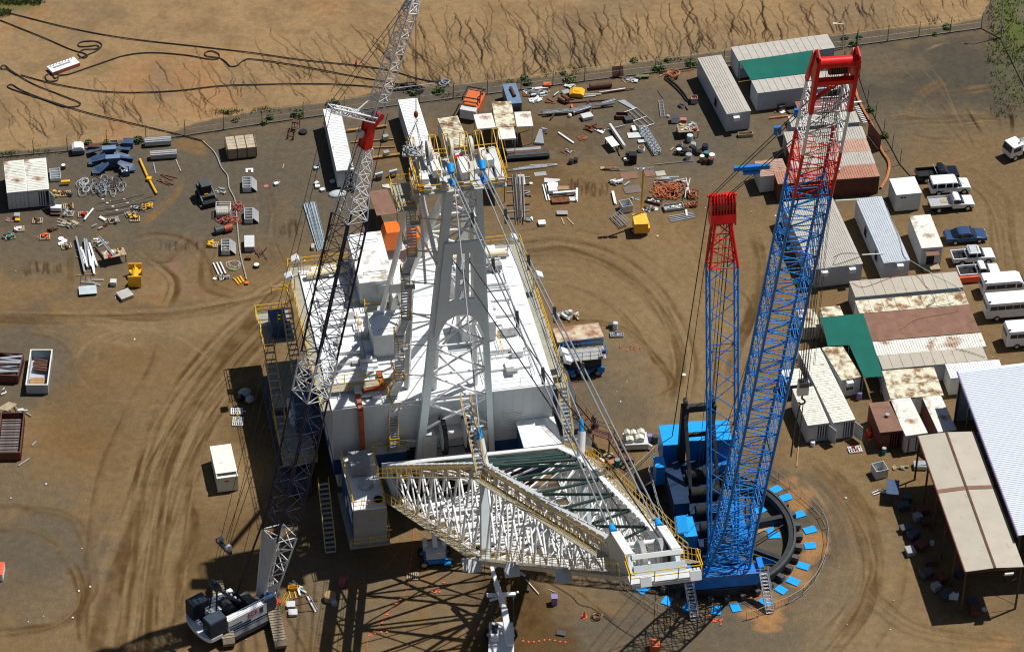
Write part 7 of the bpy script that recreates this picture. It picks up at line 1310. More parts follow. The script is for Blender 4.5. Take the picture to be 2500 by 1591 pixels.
for x, y, m, lb in ((585, 60, m_slate, 'slate blue box in the shade of the long container'), (570, 75, m_lgrey, 'pale bag beside the shaded blue box'), (570, 215, m_lgrey, 'grey bag left of the container shadow'), (580, 245, m_white, 'white bag left of the container shadow'), (625, 275, m_white, 'white bags at the end of the container shadow'), (715, 200, m_wall, 'white u shaped frame in the container shadow'), (205, 220, m_white, 'tiny white litter on the gravel'), (110, 240, m_pink, 'faded pink rag on the gravel')): jbox(*q6(x, y), (.5, .4, .3 if m is not m_pink else .04), m, lb, 'bag' if 'bag' in lb else 'box', random.random())
# --- scrap yard behind the dragline
MX = [m_lgrey, m_galv, m_white, m_rust, m_wood]
scrap(*q3(250, 850), 18, (2.0, .5), 1.9, [m_white, m_galv, M('pale_green_sheet', (.50, .58, .55), .5), m_rust], 'pale plank in the heap right of the blue generator', 'planks right of the blue generator', .1, .3, t_=.2); scrap(*q3(250, 920), 12, (.9, .6), 1.1, [m_white, m_lgrey], 'white cut sheet piece in the heap below the plank heap', 'white cut pieces', .2, .8, t_=.22); scrap(*q3(430, 930), 5, (1.4, .5), 1.8, [m_rust, m_brown], 'rusty sheet right of the white cut pieces', 'rusty sheets by the white pieces', -.7, .3, t_=.35)
jbox(*q3(360, 775), (.9, .6, .45), m_orf, 'faded red crate on the plank heap', 'crate'); bar(q3(220, 815), q3(370, 800), .35, .1, m_white, 'white plank with upright at the fence', 'plank', name='plank'); bar(q3(125, 822), q3(160, 818), .1, .1, m_dgrey, 'small dark bar right of the blue generator', 'bar', name='bar'); scrap(*q3(540, 790), 7, (.8, .3), 1.0, [m_white, m_lgrey], 'white strip heaped behind the yellow engine cover', 'white strips behind the yellow cover', .3, .4)
t = thing('engine_cover', 'bright yellow engine cover lying by the rear fence', 'cover', G(*q3(630, 865)), -.1); MB().prof([(-.9, .05), (.9, .05), (.9, .45), (.5, .7), (-.5, .7), (-.9, .45)], -.7, .7, .08).build('shell', m_cat, t); MB().bx(-.3, -.3, .704, .3, .3, .78).build('hatch', m_cat, t); jbox(*q3(530, 845), (.9, .7, .35), m_galv, 'bent grey sheet left of the yellow engine cover', 'sheet', .5, 'sheet')
bar(q3(745, 812), q3(945, 792), .7, .72, m_rust2, 'thick brown pipe section lying by the rear fence', 'pipe', name='pipe_section', shape='tube'); t = thing('skip_plate', 'tilted dark brown plate casting a black shadow at the rear fence', 'plate', G(*q3(1000, 700)), .2); MB().box((0, 0, .8), (1.4, .08, 1.3), rx=-.4).build('plate', m_rust2, t); MB().tube((0, .1, 0), (0, .4, 1.2), .05, 6).build('prop', m_rust2, t)
scrap(*q3(1100, 735), 16, (1.1, .5), .8, [m_galv, m_lgrey], 'thin bent tube in the small heap at the rear fence', 'thin tubes by the rear fence', .2, 1.2, t_=.06); table(*q3(1230, 690), (1.6, .5, .35), m_leaf2, 'low yellow green trestle at the rear fence', .12); p = G(*q3(1200, 725)); solo('blue_ball', MB().ell((0, 0, .2), (.22, .22, .22)), m_slate, 'small blue ball float under the green trestle', 'float', p)
for a, b, m, lb in (((820, 862), (1155, 815), m_rust, 'long rusty pipe with a white section'), ((830, 858), (1070, 820), m_white, 'white pipe resting on the long rusty pipe'), ((690, 890), (800, 880), m_lgrey, 'short grey pipe left of the rusty pipe'), ((520, 918), (605, 908), m_rust2, 'short brown rod below the yellow cover'), ((530, 945), (930, 915), m_rust2, 'thin brown rod behind the silver gutters'), ((700, 870), (850, 868), m_lgrey, 'thin pale pipe above the rusty pipe')): bar(q3(*a), q3(*b), .2, .17, m, lb, 'pipe', name='pipe', shape='tube', z=.1 if 'white' in lb else 0)
for i, (a, b) in enumerate((((290, 1045), (560, 1030)), ((320, 1062), (650, 1030)), ((540, 1040), (770, 985)), ((600, 1050), (760, 1000)), ((780, 990), (975, 965)), ((860, 968), (980, 938)))): bar(q3(*a), q3(*b), .3, .18, [m_galv, m_lgrey][i % 2], 'long silver gutter laid across trestles in the scrap yard', 'gutter', .35, 'gutter', 'silver gutters', 'U')
for x, y in ((370, 1050), (390, 1100), (600, 1060), (720, 960), (740, 1070)): bar(q3(x, y), q3(x+30, y-40), .1, .35, m_rust2, 'low trestle carrying the silver gutters', 'trestle', group='trestles under the gutters', name='trestle')
jbox(*q3(720, 1065), (1.3, .9, .5), m_lgrey, 'grey bent tray under the right end of the gutters', 'tray', .4); p = G(*q3(565, 1065)); solo('white_drum_lid', MB().ell((0, 0, .2), (.25, .25, .25)), m_white, 'white round float below the silver gutters', 'float', p); jbox(*q3(585, 975), (.2, .7, .3), m_orf, 'orange stick stand behind the gutters', 'stand')
t = thing('tube_grid', 'galvanised curved tube frame lying in the scrap yard', 'frame', G(*q3(1195, 1085)), -1.0); mb = MB(); [mb.tube((-1.9, y, .15), (1.9, y*1.2, .15), .045, 6) for y in (-.9, -.3, .3, .9)]; [mb.tube((x, -.95, .15), (x, .95, .15), .045, 6) for x in (-1.9, .2, 1.9)]; mb.build('tubes', m_galv, t)
p = G(*q3(1085, 960)); solo('mesh_panel', MB().plate([(-1.3, .35, 0), (-.6, .9, 0), (1.3, -.3, 0), (1.1, -.75, 0)], (0, 0, .05)), m_galv, 'tapered grey mesh panel above the curved tube frame', 'panel', (p.x, p.y, .05), -.3)
lat = lattice(None, 'truss_ladder', (0, 0, .3), (5.4, 0, .3), (.9, .5), (.9, .5), 9, (0, 1, 0), .045, .03, m_galv, 'x'); lat.location = G(*q3(1225, 1180)); lat.rotation_euler = (0, 0, rz_of(q3(1225, 1180), q3(1365, 1410))[0]); tag(lat, 'galvanised truss section lying right of the white table', 'truss')
lat = MB(); [lat.tube((0, y, .15), (3.6, y, .15), .04, 6) for y in (-.25, .25)]; [lat.tube((.2+i*.32, -.25, .15), (.2+i*.32, .25, .15), .025, 5) for i in range(11)]; solo('ladder', lat, m_galv, 'aluminium ladder lying left of the cluttered drum heap', 'ladder', G(*q3(1392, 920)), rz_of(q3(1392, 920), q3(1420, 1130))[0])
bar(q3(1365, 830), q3(1415, 900), .06, .06, m_dgrey, 'dark rod above the aluminium ladder', 'rod', name='rod'); scrap(*q3(1590, 975), 5, (.5, .5), .8, [m_dgrey], 'twisted dark bar left of the orange bin', 'dark bars by the orange bin', -.8, .4)
openbox(*q3(1698, 915), (.8, .8, .8), m_grey, 'grey bin with orange top beside the detached office', .1, fill=m_cone); cable([q3(1425, 710), q3(1520, 765), q3(1600, 850), q3(1640, 910), q3(1665, 920)], .09, m_hose, 'upper thick black hose curving to the orange topped bin', 'hose', 'hose'); cable([q3(1430, 722), q3(1500, 780), q3(1580, 860), q3(1630, 925), q3(1665, 935)], .09, m_hose, 'lower thick black hose curving to the orange topped bin', 'hose', 'hose')
coilheap(*q3(1510, 700), 4, .7, (.12, .1), .05, [m_copper], 'orange hose coil by the rear fence', 'orange hose coils', 'hose_coil'); cable([q3(1380, 705), q3(1430, 680), q3(1560, 660), q3(1700, 635)], .05, m_copper, 'orange hose running to the detached office', 'hose', 'hose')
bar(q3(460, 1215), q3(600, 1312), .2, .15, m_white, 'lone white plank in the scrap yard', 'plank', name='plank'); p = G(*q3(290, 1290)); solo('wedge_hopper', MB().plate([(-.6, -.7, 0), (.6, -.7, 0), (.15, .9, .9), (-.15, .9, .9)], (0, 0, .3)), m_galv, 'grey wedge shaped hopper below the white canopies', 'hopper', p, -.1)
scrap(*q3(330, 1190), 8, (.4, .6), .6, [m_dgrey, m_galv], 'dark fitting behind the wedge hopper', 'dark fittings by the hopper', 0, 1)
for i, (a, b, m) in enumerate((((-40, 1405), (300, 1378), m_galv), ((-40, 1425), (370, 1398), m_rust2), ((-30, 1470), (380, 1440), m_dark), ((-10, 1450), (370, 1420), m_dgrey))): bar(q3(*a), q3(*b), .5, .5, m, ['silver', 'brown', 'black', 'dark grey'][i]+' long girder in the stack right of the mast head', 'girder', name='girder', group='girder stack', shape='I')
scrap(*q3(330, 1400), 9, (.5, .7), .5, [m_galv, m_dgrey], 'fitting at the right end of the girder stack', 'fittings at the girder stack', 0, 1.5)
for i in range(5): bar(q7(0+i*50, 108-i*12), q7(330+i*30, 72-i*5), .22, .15, [m_galv, m_white, m_lgrey][i % 3], 'long pale channel below the girder stack', 'channel', group='pale channels below the girder stack', name='channel', shape='U')
for x, y, lb in ((575, 1475, 'left black tub near the pale channels'), (618, 1462, 'right black tub near the pale channels')): drum(*q3(x, y), m_dgrey, lb, .3, .5, m_dark)
scrap(*q3(560, 1390), 9, (1.0, .6), .9, [m_grey, m_rust], 'rod of the bent rod heap above the black tubs', 'bent rods', -.6, .8, t_=.06); scrap(*q3(760, 1180), 10, (1.1, .6), .9, [m_rust, m_rust2], 'rusty plate scrap left of the white l beam', 'rusty scrap by the l beam', -.4, .8, t_=.2); jbox(*q3(680, 1255), (1.2, .9, .04), m_rust, 'flat rusty plate in the scrap yard', 'plate', .4)
bar(q3(880, 1195), q3(1065, 1150), .3, .25, m_white, 'white beam with an upturned end, rear of three', shape='L'); bar(q3(800, 1180), q3(870, 1215), .5, .12, m_white, 'short white angle left of the upturned beam', shape='L'); bar(q3(928, 1160), q3(1062, 1358), .28, .25, m_lgrey, 'long pale beam crossing the upturned beam', z=.3, shape='I'); table(*q3(950, 1290), (1.0, 2.0, .9), m_white, 'narrow white topped bench with black legs', rz_of(q3(915, 1240), q3(985, 1325))[0]-pi/2); bar(q3(985, 1340), q3(1020, 1425), .1, .1, m_black, 'black bar below the white topped bench', 'bar', name='bar')
openbox(*q3(1040, 1060), (1.5, .9, .5), m_rust2, 'brown box frame left of the curved tube frame', .05); jbox(*q3(1100, 1090), (.9, .8, .5), m_dgrey, 'black box right of the brown box frame', rz=.3); jbox(*q3(1148, 1178), (.4, .9, .4), m_white, 'small white box above the pale sheets', rz=.2); jbox(*q3(1165, 1235), (1.9, 1.0, .12), m_lgrey, 'stack of pale sheets left of the truss', 'sheets', .15, 'sheet_stack'); jbox(*q3(1230, 1290), (1.1, .5, .2), m_lgrey, 'short stack of pale sheets below the larger one', 'sheets', .2, 'sheet_stack'); drum(*q3(1218, 1360), m_white, 'rusty white tub below the sheet stacks', .42, .5, m_rust2)
t = jbox(*q3(1140, 1440), (.9, .8, 1.3), m_black, 'tall black slatted cabinet below the truss', 'cabinet', 0, 'cabinet'); jbox(*q3(1095, 1410), (.6, .5, .9), m_dgrey, 'dark pump stand left of the black cabinet', 'stand')
drum(*q3(1068, 1455), m_white, 'white jug at the black cabinet', .18, .3); bar(q3(1340, 1505), q3(1690, 1470), .15, .12, m_galv, 'lone long silver bar below the drum heap', shape='L'); bar(q3(1480, 1375), q3(1515, 1345), .15, .06, m_wood, 'short tan stick left of the drum heap', 'stick', name='stick')
openbox(*q3(2165, 1230), (1.8, .6, .45), m_wood, 'grey timber trough at the corner of the detached office', YW2, 'timber_trough', 'trough')
table(*q3(1640, 1165), (2.5, 1.7, 1.0), M('dusty_brown_table', (.30, .22, .15), .8), 'dusty brown table covered with parts above the drum heap', YW2, 14); jbox(*q3(1525, 1085), (.9, .8, .8), m_white, 'white box with black mark behind the dusty table', lid=m_dgrey); jbox(*q3(1600, 1100), (.7, .5, .5), m_pink, 'dull pink box behind the dusty table')
for i, (x, y, m, tp) in enumerate(((1570, 1320, m_grey, m_rust), (1615, 1385, m_dgrey, m_dark), (1650, 1430, m_galv, m_grey), (1700, 1370, m_slate, m_dark), (1740, 1390, m_dgrey, m_black), (1800, 1340, m_slate, m_black), (1770, 1445, m_wood, m_white), (1810, 1415, m_dgrey, m_teal), (1860, 1425, m_grey, m_white), (1800, 1470, m_rust2, m_dark), (1850, 1465, m_dgrey, m_rust), (1660, 1260, m_galv, m_lgrey), (1690, 1320, m_white, m_galv), (1560, 1380, m_dgrey, m_white))): drum(*q3(x, y), m, ['grey drum with rusty top at the left of the drum heap', 'black topped drum below the grey one in the drum heap', 'galvanised drum in the lower middle of the drum heap', 'slate drum in the middle of the drum heap', 'dark drum right of the slate drum', 'tall slate drum with black mouth in the drum heap', 'tan drum with white lid at the bottom of the heap', 'dark drum with a teal lid', 'grey drum with white lid at the right end', 'brown drum at the lower right of the heap', 'dark drum with rusty lid at the lower right end', 'galvanised drum right under the dusty table', 'white drum below the dusty table', 'dark drum with white lid at the left edge'][i], .3+.05*(i % 3), .5+.12*(i % 4), tp)
coilheap(*q3(1620, 1400), 8, .4, (1.2, .5), .04, [m_hose, m_dgrey], 'dark hose loop thrown over the drum heap', 'dark hose loops'); drum(*q3(1460, 1060), m_galv, 'small galvanised bucket above the dusty table', .2, .2)
# scaffold rack and plates (middle)
for i in range(12): bar(q7(40+i*9, 150+(i % 4)*8), q7(75+i*7, 590-(i % 5)*12), .07, .09, [m_galv, m_dgrey, m_rust2, m_grey][i % 4], 'scaffold tube in the long stack right of the mast', 'tube', z=.1+(i % 3)*.15, name='scaffold_tube', group='scaffold tube stack', shape='tube')
for i, y in enumerate((175, 240, 300, 420, 480, 540)): bar(q7(-10, y), q7(200, y-12), .12, .1, [m_galv, m_dgrey][i % 2], 'cross bearer of the scaffold tube stack', 'bearer', name='bearer', group='bearers of the scaffold stack', z=.02)
jbox(*q7(118, 185), (.9, 1.9, .15), m_lgrey, 'pale flat panel at the top of the scaffold stack', 'panel', .1); p = G(*q7(400, 195)); solo('cut_plate', MB().plate([(-.9, -.35, 0), (-.9, .5, 0), (1.0, .35, 0), (1.0, .1, 0), (.2, -.35, 0)], (0, 0, .04)), m_lgrey, 'pale cut plate with a curved edge', 'plate', (p.x, p.y, .04)); jbox(*q7(295, 130), (1.4, .7, .04), m_grey, 'grey mat below the pale channels', 'mat', .2); drum(*q7(210, 215), m_white, 'white lid lying alone right of the scaffold stack', .2, .06)
for i, (a, b) in enumerate((((318, 235), (355, 380)), ((342, 235), (378, 378)), ((360, 225), (385, 300)))): bar(q7(*a), q7(*b), .14, .15, m_white, 'white plank standing left of the white cabinet', 'plank', group='white planks by the cabinet', name='plank')
jbox(*q7(412, 262), (1.1, 1.6, .6), m_wroof, 'white cabinet lying beside the white planks', 'cabinet', .05, 'cabinet'); jbox(*q7(480, 372), (2.1, .9, .3), m_rust, 'low rusty tray under the white beam', 'tray', YW2); bar(q7(410, 338), q7(620, 320), .28, .25, m_white, 'white beam lying across the rusty tray', z=.35, shape='I'); bar(q7(630, 275), q7(626, 385), .25, .3, m_white, 'short white beam end at the right of the rusty tray', shape='I'); table(*q7(505, 255), (1.3, .7, .7), m_woodr, 'small ochre table behind the rusty tray', .05, legm=m_woodr); jbox(*q7(590, 360), (1.0, .7, .15), m_lgrey, 'pale sheet right of the rusty tray', 'sheet')
scrap(*q7(175, 325), 6, (.7, .3), .7, [m_rust2, m_grey], 'brown bar right of the scaffold stack', 'brown bars by the scaffold stack', 0, .8); table(*q7(495, 480), (1.3, .7, .25), m_grey, 'grey steel plate on short feet', .05); [bar(q7(a, 530), q7(b, 595), .15, .05, m_wood, lb, 'board', name='board') for a, b, lb in ((487, 515, 'left tan board below the grey steel plate'), (540, 600, 'right tan board below the grey steel plate'))]
jbox(*q7(310, 578), (.8, .75, .35), m_white, 'lone white box on feet below the white planks', rz=.15, lid=m_wroof); scrap(*q7(185, 540), 7, (.4, .6), .7, [m_galv, m_white], 'white fitting at the foot of the scaffold stack', 'white fittings by the scaffold foot', 0, 1)
for x, y, d, m, lb in ((1105, 145, (2.0, 1.3, .04), m_brown, 'upper brown plate left of the lighting mast'), (1135, 270, (2.0, 1.4, .04), M('grey_brown_plate', (.17, .13, .11), .8), 'lower grey brown plate left of the lighting mast'), (1290, 120, (1.2, 1.4, .04), m_brown, 'brown plate right of the lighting mast'), (1392, 125, (1.1, .9, .03), m_conc, 'pale cloth right of the brown plate')): jbox(*q7(x, y), d, m, lb, 'plate', YW2+.05, 'plate')
scrap(*q7(945, 90), 10, (1.2, .4), 1.6, [m_galv, m_rust, m_wood], 'thin bar in the bundle left of the upper brown plate', 'thin bars left of the plates', .05, .12, t_=.08); scrap(*q7(990, 210), 9, (1.0, .4), 1.4, [m_white, m_galv], 'white strip below the thin bar bundle', 'white strips below the bar bundle', .05, .5); bar(q7(955, 300), q7(980, 410), .3, .25, m_white, 'short white beam left of the open grey bin', shape='I')
openbox(*q7(1075, 430), (1.3, 1.3, 1.0), m_lgrey, 'open grey square bin left of the lighting tower', .3, 'square_bin', 'bin'); t = thing('stillage_rack', 'tilted galvanised rack below the open grey bin', 'rack', G(*q7(1020, 565)), -1.05); mb = MB(); [mb.beam((-1.2, -.6+i*.3, .2+i*.1), (1.2, -.6+i*.3, .3+i*.1), .07, .1) for i in range(5)]; [mb.tube((x, -.7, .1), (x, .8, .8), .04, 6) for x in (-1.1, 0, 1.1)]; mb.build('frame', m_galv, t)
scrap(*q7(1160, 360), 6, (.6, .4), .4, [m_galv], 'small bracket above the open grey bin', 'small brackets', 0, 1.5); coilheap(*q7(1490, 290), 34, .55, (1.7, 1.1), .045, [m_copper, m_copper, m_orf], 'coppery cable coil in the large orange brown heap', 'coppery cables of the large heap', 'cable_coil', 1.1); coilheap(*q7(1670, 320), 14, .4, (.9, .7), .04, [m_copper, m_rust], 'coppery cable coil in the right hand heap', 'coppery cables of the right heap', 'cable_coil', .6); coilheap(*q7(1695, 420), 12, .35, (1.0, .4), .04, [m_rust, m_copper], 'rusty cable coil in the lower right heap', 'rusty cables of the lower heap', 'cable_coil', .3)
for i, (a, b) in enumerate((((1620, 210), (1655, 350)), ((1660, 215), (1630, 330)), ((1625, 300), (1612, 395)))): bar(q7(*a), q7(*b), .07, .07, m_white, 'white stick crossing the coppery cable heap', 'stick', .7, 'stick', 'white sticks on the cable heap')
scrap(*q7(1420, 190), 10, (1.8, .5), 2.0, [m_galv, m_lgrey], 'silver strip above the coppery cable heap', 'silver strips above the cable heap', .15, .12); openbox(*q7(1330, 380), (1.9, .8, .3), m_rust2, 'brown tray with pale strips right of the lighting mast', -.35, fill=m_lgrey); openbox(*q7(1510, 435), (2.4, 1.1, .4), m_grey, 'wide cluttered tray below the coppery heap', .25, fill=m_cream); scrap(*q7(1290, 455), 12, (1.0, .5), .6, [m_rust, m_white, m_galv], 'brown and white fitting right of the lighting tower', 'fittings right of the lighting tower', 0, 1); drum(*q7(1345, 450), m_lgrey, 'pale round lid right of the lighting tower', .33, .06)
for i in range(4): bar(q7(1460+i*8, 525+i*15), q7(1690+i*5, 485+i*14), .12, .1, m_galv, 'silver slat in the slat bundle below the cluttered tray', 'slat', group='silver slats', name='slat')
bar(q7(1625, 470), q7(1630, 525), .22, .1, m_white, 'short white bar lying on the silver slats', 'bar', .15, 'bar')
# near the scissor lift and stairs
drum(*qc(980, 20), m_lgrey, 'grey canister behind the rusty cabin', .3, .9); openbox(*qc(992, 100), (1.5, .8, .25), m_grey, 'flat grey tray of parts right of the rusty cabin', .05, fill=m_galv); jbox(*qc(935, 15), (.5, .4, .5), m_dgrey, 'dark box left of the grey canister'); scrap(*q7(560, 1430), 14, (1.6, .7), .8, [m_wood, m_lgrey, m_grey, m_white], 'rubbish piece behind the rusty cabin', 'rubbish behind the rusty cabin', .3, 1.2, t_=.25); drum(*q7(568, 1395), m_lgrey, 'pale drum behind the rusty cabin', .25, .6)
jbox(*qc(1605, 465), (.35, .35, .08), m_cream, 'lone cream square block on the brown track', 'block'); scrap(*qc(1130, 235), 12, (1.6, .5), .12, [m_cone], 'orange flag scrap right of the scissor lift', 'orange flags right of the lift', 0, 3, 'flag', 'flag', .1)
t = thing('coil_spring_stand', 'dark grey twisted stand left of the access stairway', 'stand', G(*qc(790, 965)), 0); mb = MB(); [mb.ell((.15*sin(i), 0, .4+i*.25), (.45-.03*i, .4, .18)) for i in range(7)]; mb.build('rings', m_dgrey, t)
bar(qc(745, 1195), qc(790, 1125), .6, .6, m_dgrey, 'dark capsule tank below the access stairway', 'tank', name='capsule_tank', shape='tube'); table(*qc(895, 1255), (1.7, .6, .8), m_copper, 'small brown table with cups near the boom walkway', .05, 4); drum(*qc(997, 1265), m_teal, 'teal bin right of the small brown table', .32, .9, m_galv); drum(*qc(838, 1300), m_white, 'white bin left of the small brown table', .28, .6); drum(*qc(1292, 1045), m_purple, 'purple grey drum between the pump and the blue box', .3, .95); drum(*qc(1345, 1050), m_dgrey, 'dark drum between the purple drum and the blue box', .35, .9)
jbox(*qc(1095, 1262), (1.3, .8, .05), m_galv, 'flat grating right of the teal bin', 'grating', .1); bar(qc(840, 1200), qc(960, 1195), .6, .03, m_wood, 'flat board behind the small brown table', 'board', name='board')
# left of the dragline and bottom edge
p = G(598, 970); t = thing('rubbish_heap', 'heap of shiny plastic rubbish left of the dragline', 'rubbish heap', p, 0); MB().ell((0, .3, .4), (.8, .7, .5), 8, 5).ell((.6, -.6, .3), (.6, .6, .4), 7, 5).build('plastic', M('crumpled_plastic', (.35, .42, .42), .2, bump=1, bsc=5), t); MB().ell((-.4, -.4, .3), (.5, .5, .4), 6, 4).build('black_bags', m_black, t)
pallet(578, 1005, 'white cluttered pallet left of the dragline', .05, (1.3, 1.0), m_white); pallet(581, 1030, 'grey pallet below the white cluttered one', 0, (1.2, 1.4), m_lgrey); scrap(580, 1020, 9, (.8, .9), .5, [m_white, m_lgrey, m_yel], 'white part on the pallets left of the dragline', 'parts on the left pallets', 0, 2)
pallet(1007, 1407, 'lone timber pallet in the boom shadow', 0, (1.2, 1.1)); cable([qg(1370, 590), qg(1300, 640), qg(1250, 700), qg(1190, 780)], .025, m_cone, 'orange cord curving in front of the operator cab', 'cord', 'cord'); cable([qg(1450, 420), qg(1430, 700), qg(1410, 800), qg(1400, 950), qg(1330, 1060), qg(1210, 1190), qg(1150, 1290), qg(1040, 1400), qg(1035, 1540)], .02, m_cone, 'orange bunting cord through the boom shadow', 'cord', 'cord')
for i, (x, y) in enumerate(((1430, 680), (1420, 750), (1410, 790), (1335, 1055), (1290, 1090), (1210, 1190), (1190, 1230), (1165, 1270), (1105, 1360), (1160, 1350), (1210, 1350), (1050, 1380), (1620, 980), (1650, 990), (1680, 960), (1690, 985), (1730, 900), (1660, 975))): jbox(*qg(x, y), (.17, .13, .09), m_cone, 'tiny orange flag on the cord in the boom shadow', 'flag', random.random(), 'flag', group='orange flags in the boom shadow')
for i, (x, y) in enumerate([(1610+i*48+random.random()*10, 1208-random.random()*12) for i in range(5)]+[(1880+random.gauss(50, 45), 1220+random.gauss(10, 18)) for i in range(16)]+[(140+i*48, 1430+10*sin(i)) for i in range(9)]): jbox(*qk(x, y), (.13, .1, .07), m_cone, 'tiny orange flag on the gravel near the bottom edge', 'flag', random.random(), 'flag', group='orange flags at the bottom')
t = thing('wheelie_bin', 'purple wheeled bin at the bottom beside the long thin shadow', 'bin', G(1353, 1472), .1); MB().plate([(-.28, -.3, 0), (.28, -.3, 0), (.28, .3, 0), (-.28, .3, 0)], (0, 0, .95)).build('body', m_purple, t); MB().bx(-.33, -.36, .954, .33, .36, 1.03).build('lid', m_purple, t)
bar(qk(165, 878), qk(282, 1010), .12, .12, m_white, 'long thin white pole lying at the bottom', 'pole', name='pole', shape='tube'); bar(qk(110, 820), qk(155, 850), .4, .3, m_lgrey, 'short pale tube above the thin white pole', 'tube', name='tube', shape='tube'); bar(qk(370, 965), qk(430, 990), .1, .06, m_wood, 'forked tan stick above the purple bin', 'stick', name='stick'); coilheap(*qk(812, 1215), 4, .45, (.1, .1), .03, [m_wood, m_rust], 'tan hose coil near the orange cone', 'tan hose coils', 'hose_coil')
for x, y, lb in ((485, 1360, 'dark tray right of the excavated soil'), (65, 1045, 'small dark tray left of the excavated soil'), (35, 810, 'little dark tray under the boom walkway'), (180, 965, 'little black box below the thin white pole')): jbox(*qk(x, y), (.85 if x > 400 else .4, .6 if x > 400 else .3, .2), m_dgrey, lb, 'tray', -.2)
cable([qk(300, 860), qk(560, 1010), qk(650, 1100), qk(780, 1140), qk(980, 1290), qk(1150, 1400)], .03, m_hose, 'thin black cable crossing the gravel at the bottom', 'cable'); jbox(*qk(1335, 1475), (.95, 1.1, .9), m_orf, 'salmon orange box in the ring crane boom shadow', lid=m_orf)
for x, y in ((1317, 940), (1437, 830)): p = G(*qk(x, y+500)); solo('hanging_rope', MB().tube((0, 0, 0), (0, .3, 17), .035, 5), m_rope, 'long dark tag line hanging from the dragline boom point', 'rope', p, 0, 'tag lines of the boom point')
# frames beside the crawler crane
for a, b, m, lb, sh in (((355, 890), (415, 960), m_white, 'white beam crossing over another beside the crawler track', 'I'), ((320, 915), (445, 955), m_white, 'white beam under the crossing one beside the crawler track', 'I'), ((390, 920), (420, 1025), m_white, 'white beam pointing down beside the crawler track', 'I'), ((410, 965), (475, 1000), m_lgrey, 'thin white beam right of the yellow frame', 'I'), ((490, 1025), (565, 1165), m_wall, 'broad pale channel beside the crawler track', 'U'), ((360, 1050), (520, 1008), m_rust2, 'thin brown rod above the grey weights', 'box'), ((380, 1100), (580, 1060), m_rust2, 'thin brown rod through the broad channel', 'box'), ((395, 1170), (540, 1155), m_rust2, 'thin brown rod from the lower grey weight', 'box')): bar(qg(*a), qg(*b), .35 if 'broad' in lb else .13 if 'rod' in lb else .2, .2 if 'rod' not in lb else .06, m, lb, 'beam', name='beam', shape=sh)
openbox(*qg(355, 950), (1.0, .45, .4), m_cat, 'yellow frame basket beside the crawler track', .1); [bar(qg(x, 985), qg(x+15, 1045), .1, .1, m_cat, lb, 'bar', name='bar') for x, lb in ((320, 'left yellow bar under the yellow frame basket'), (370, 'right yellow bar under the yellow frame basket'))]
for x, y, lb in ((335, 1103, 'upper grey square weight beside the broad channel'), (355, 1175, 'lower grey square weight beside the broad channel')): jbox(*qg(x, y), (.85, .75, .35), m_lgrey, lb, 'weight', .1, 'weight')
drum(*qg(690, 1030), m_wood, 'tan tub on a frame at the edge of the boom shadow', .6, .7, m_woodr); jbox(*qg(728, 1090), (.5, .5, .5), m_galv, 'small grey box beside the tan tub', rz=.4); bar(qg(790, 950), qg(815, 890), .7, .7, M('dull_red_cylinder', (.35, .08, .08), .5), 'dull red cylinder standing beside the boom shadow', 'cylinder', name='steel_cylinder', shape='tube'); jbox(-5, 1395, (1.2, 1.8, 1.0), m_white, 'white box with orange rim cut by the left edge', lid=m_cone)
bar((45, 1138), (72, 1120), .25, .15, m_grey, 'grey log right of the lower red bin', 'log', name='log', shape='tube'); bar((78, 1088), (88, 1078), .15, .08, m_galv, 'small silver stick right of the lower red bin', 'stick', name='stick'); p = G(18, 1008); solo('plywood_sheet', MB().plate([(-1.0, -.4, 0), (.2, -.7, 0), (1.1, .4, .1), (.1, .7, .1)], (0, 0, .04)), m_wood, 'tan plywood sheet above the lower red bin', 'sheet', (p.x, p.y, .9)); scrap(40, 1010, 12, (1.2, .7), 1.0, [m_wood, m_lgrey, m_conc], 'thin batten heaped behind the lower red bin', 'battens behind the red bin', 1, .7, t_=.08); pallet(42, 1027, 'white slatted pallet at the rear of the lower red bin', 0, (1.1, .7), m_white); scrap(8, 960, 6, (.5, .5), .4, [m_white, m_dgrey], 'white fitting between the two red bins', 'fittings between the red bins', 0, 2)
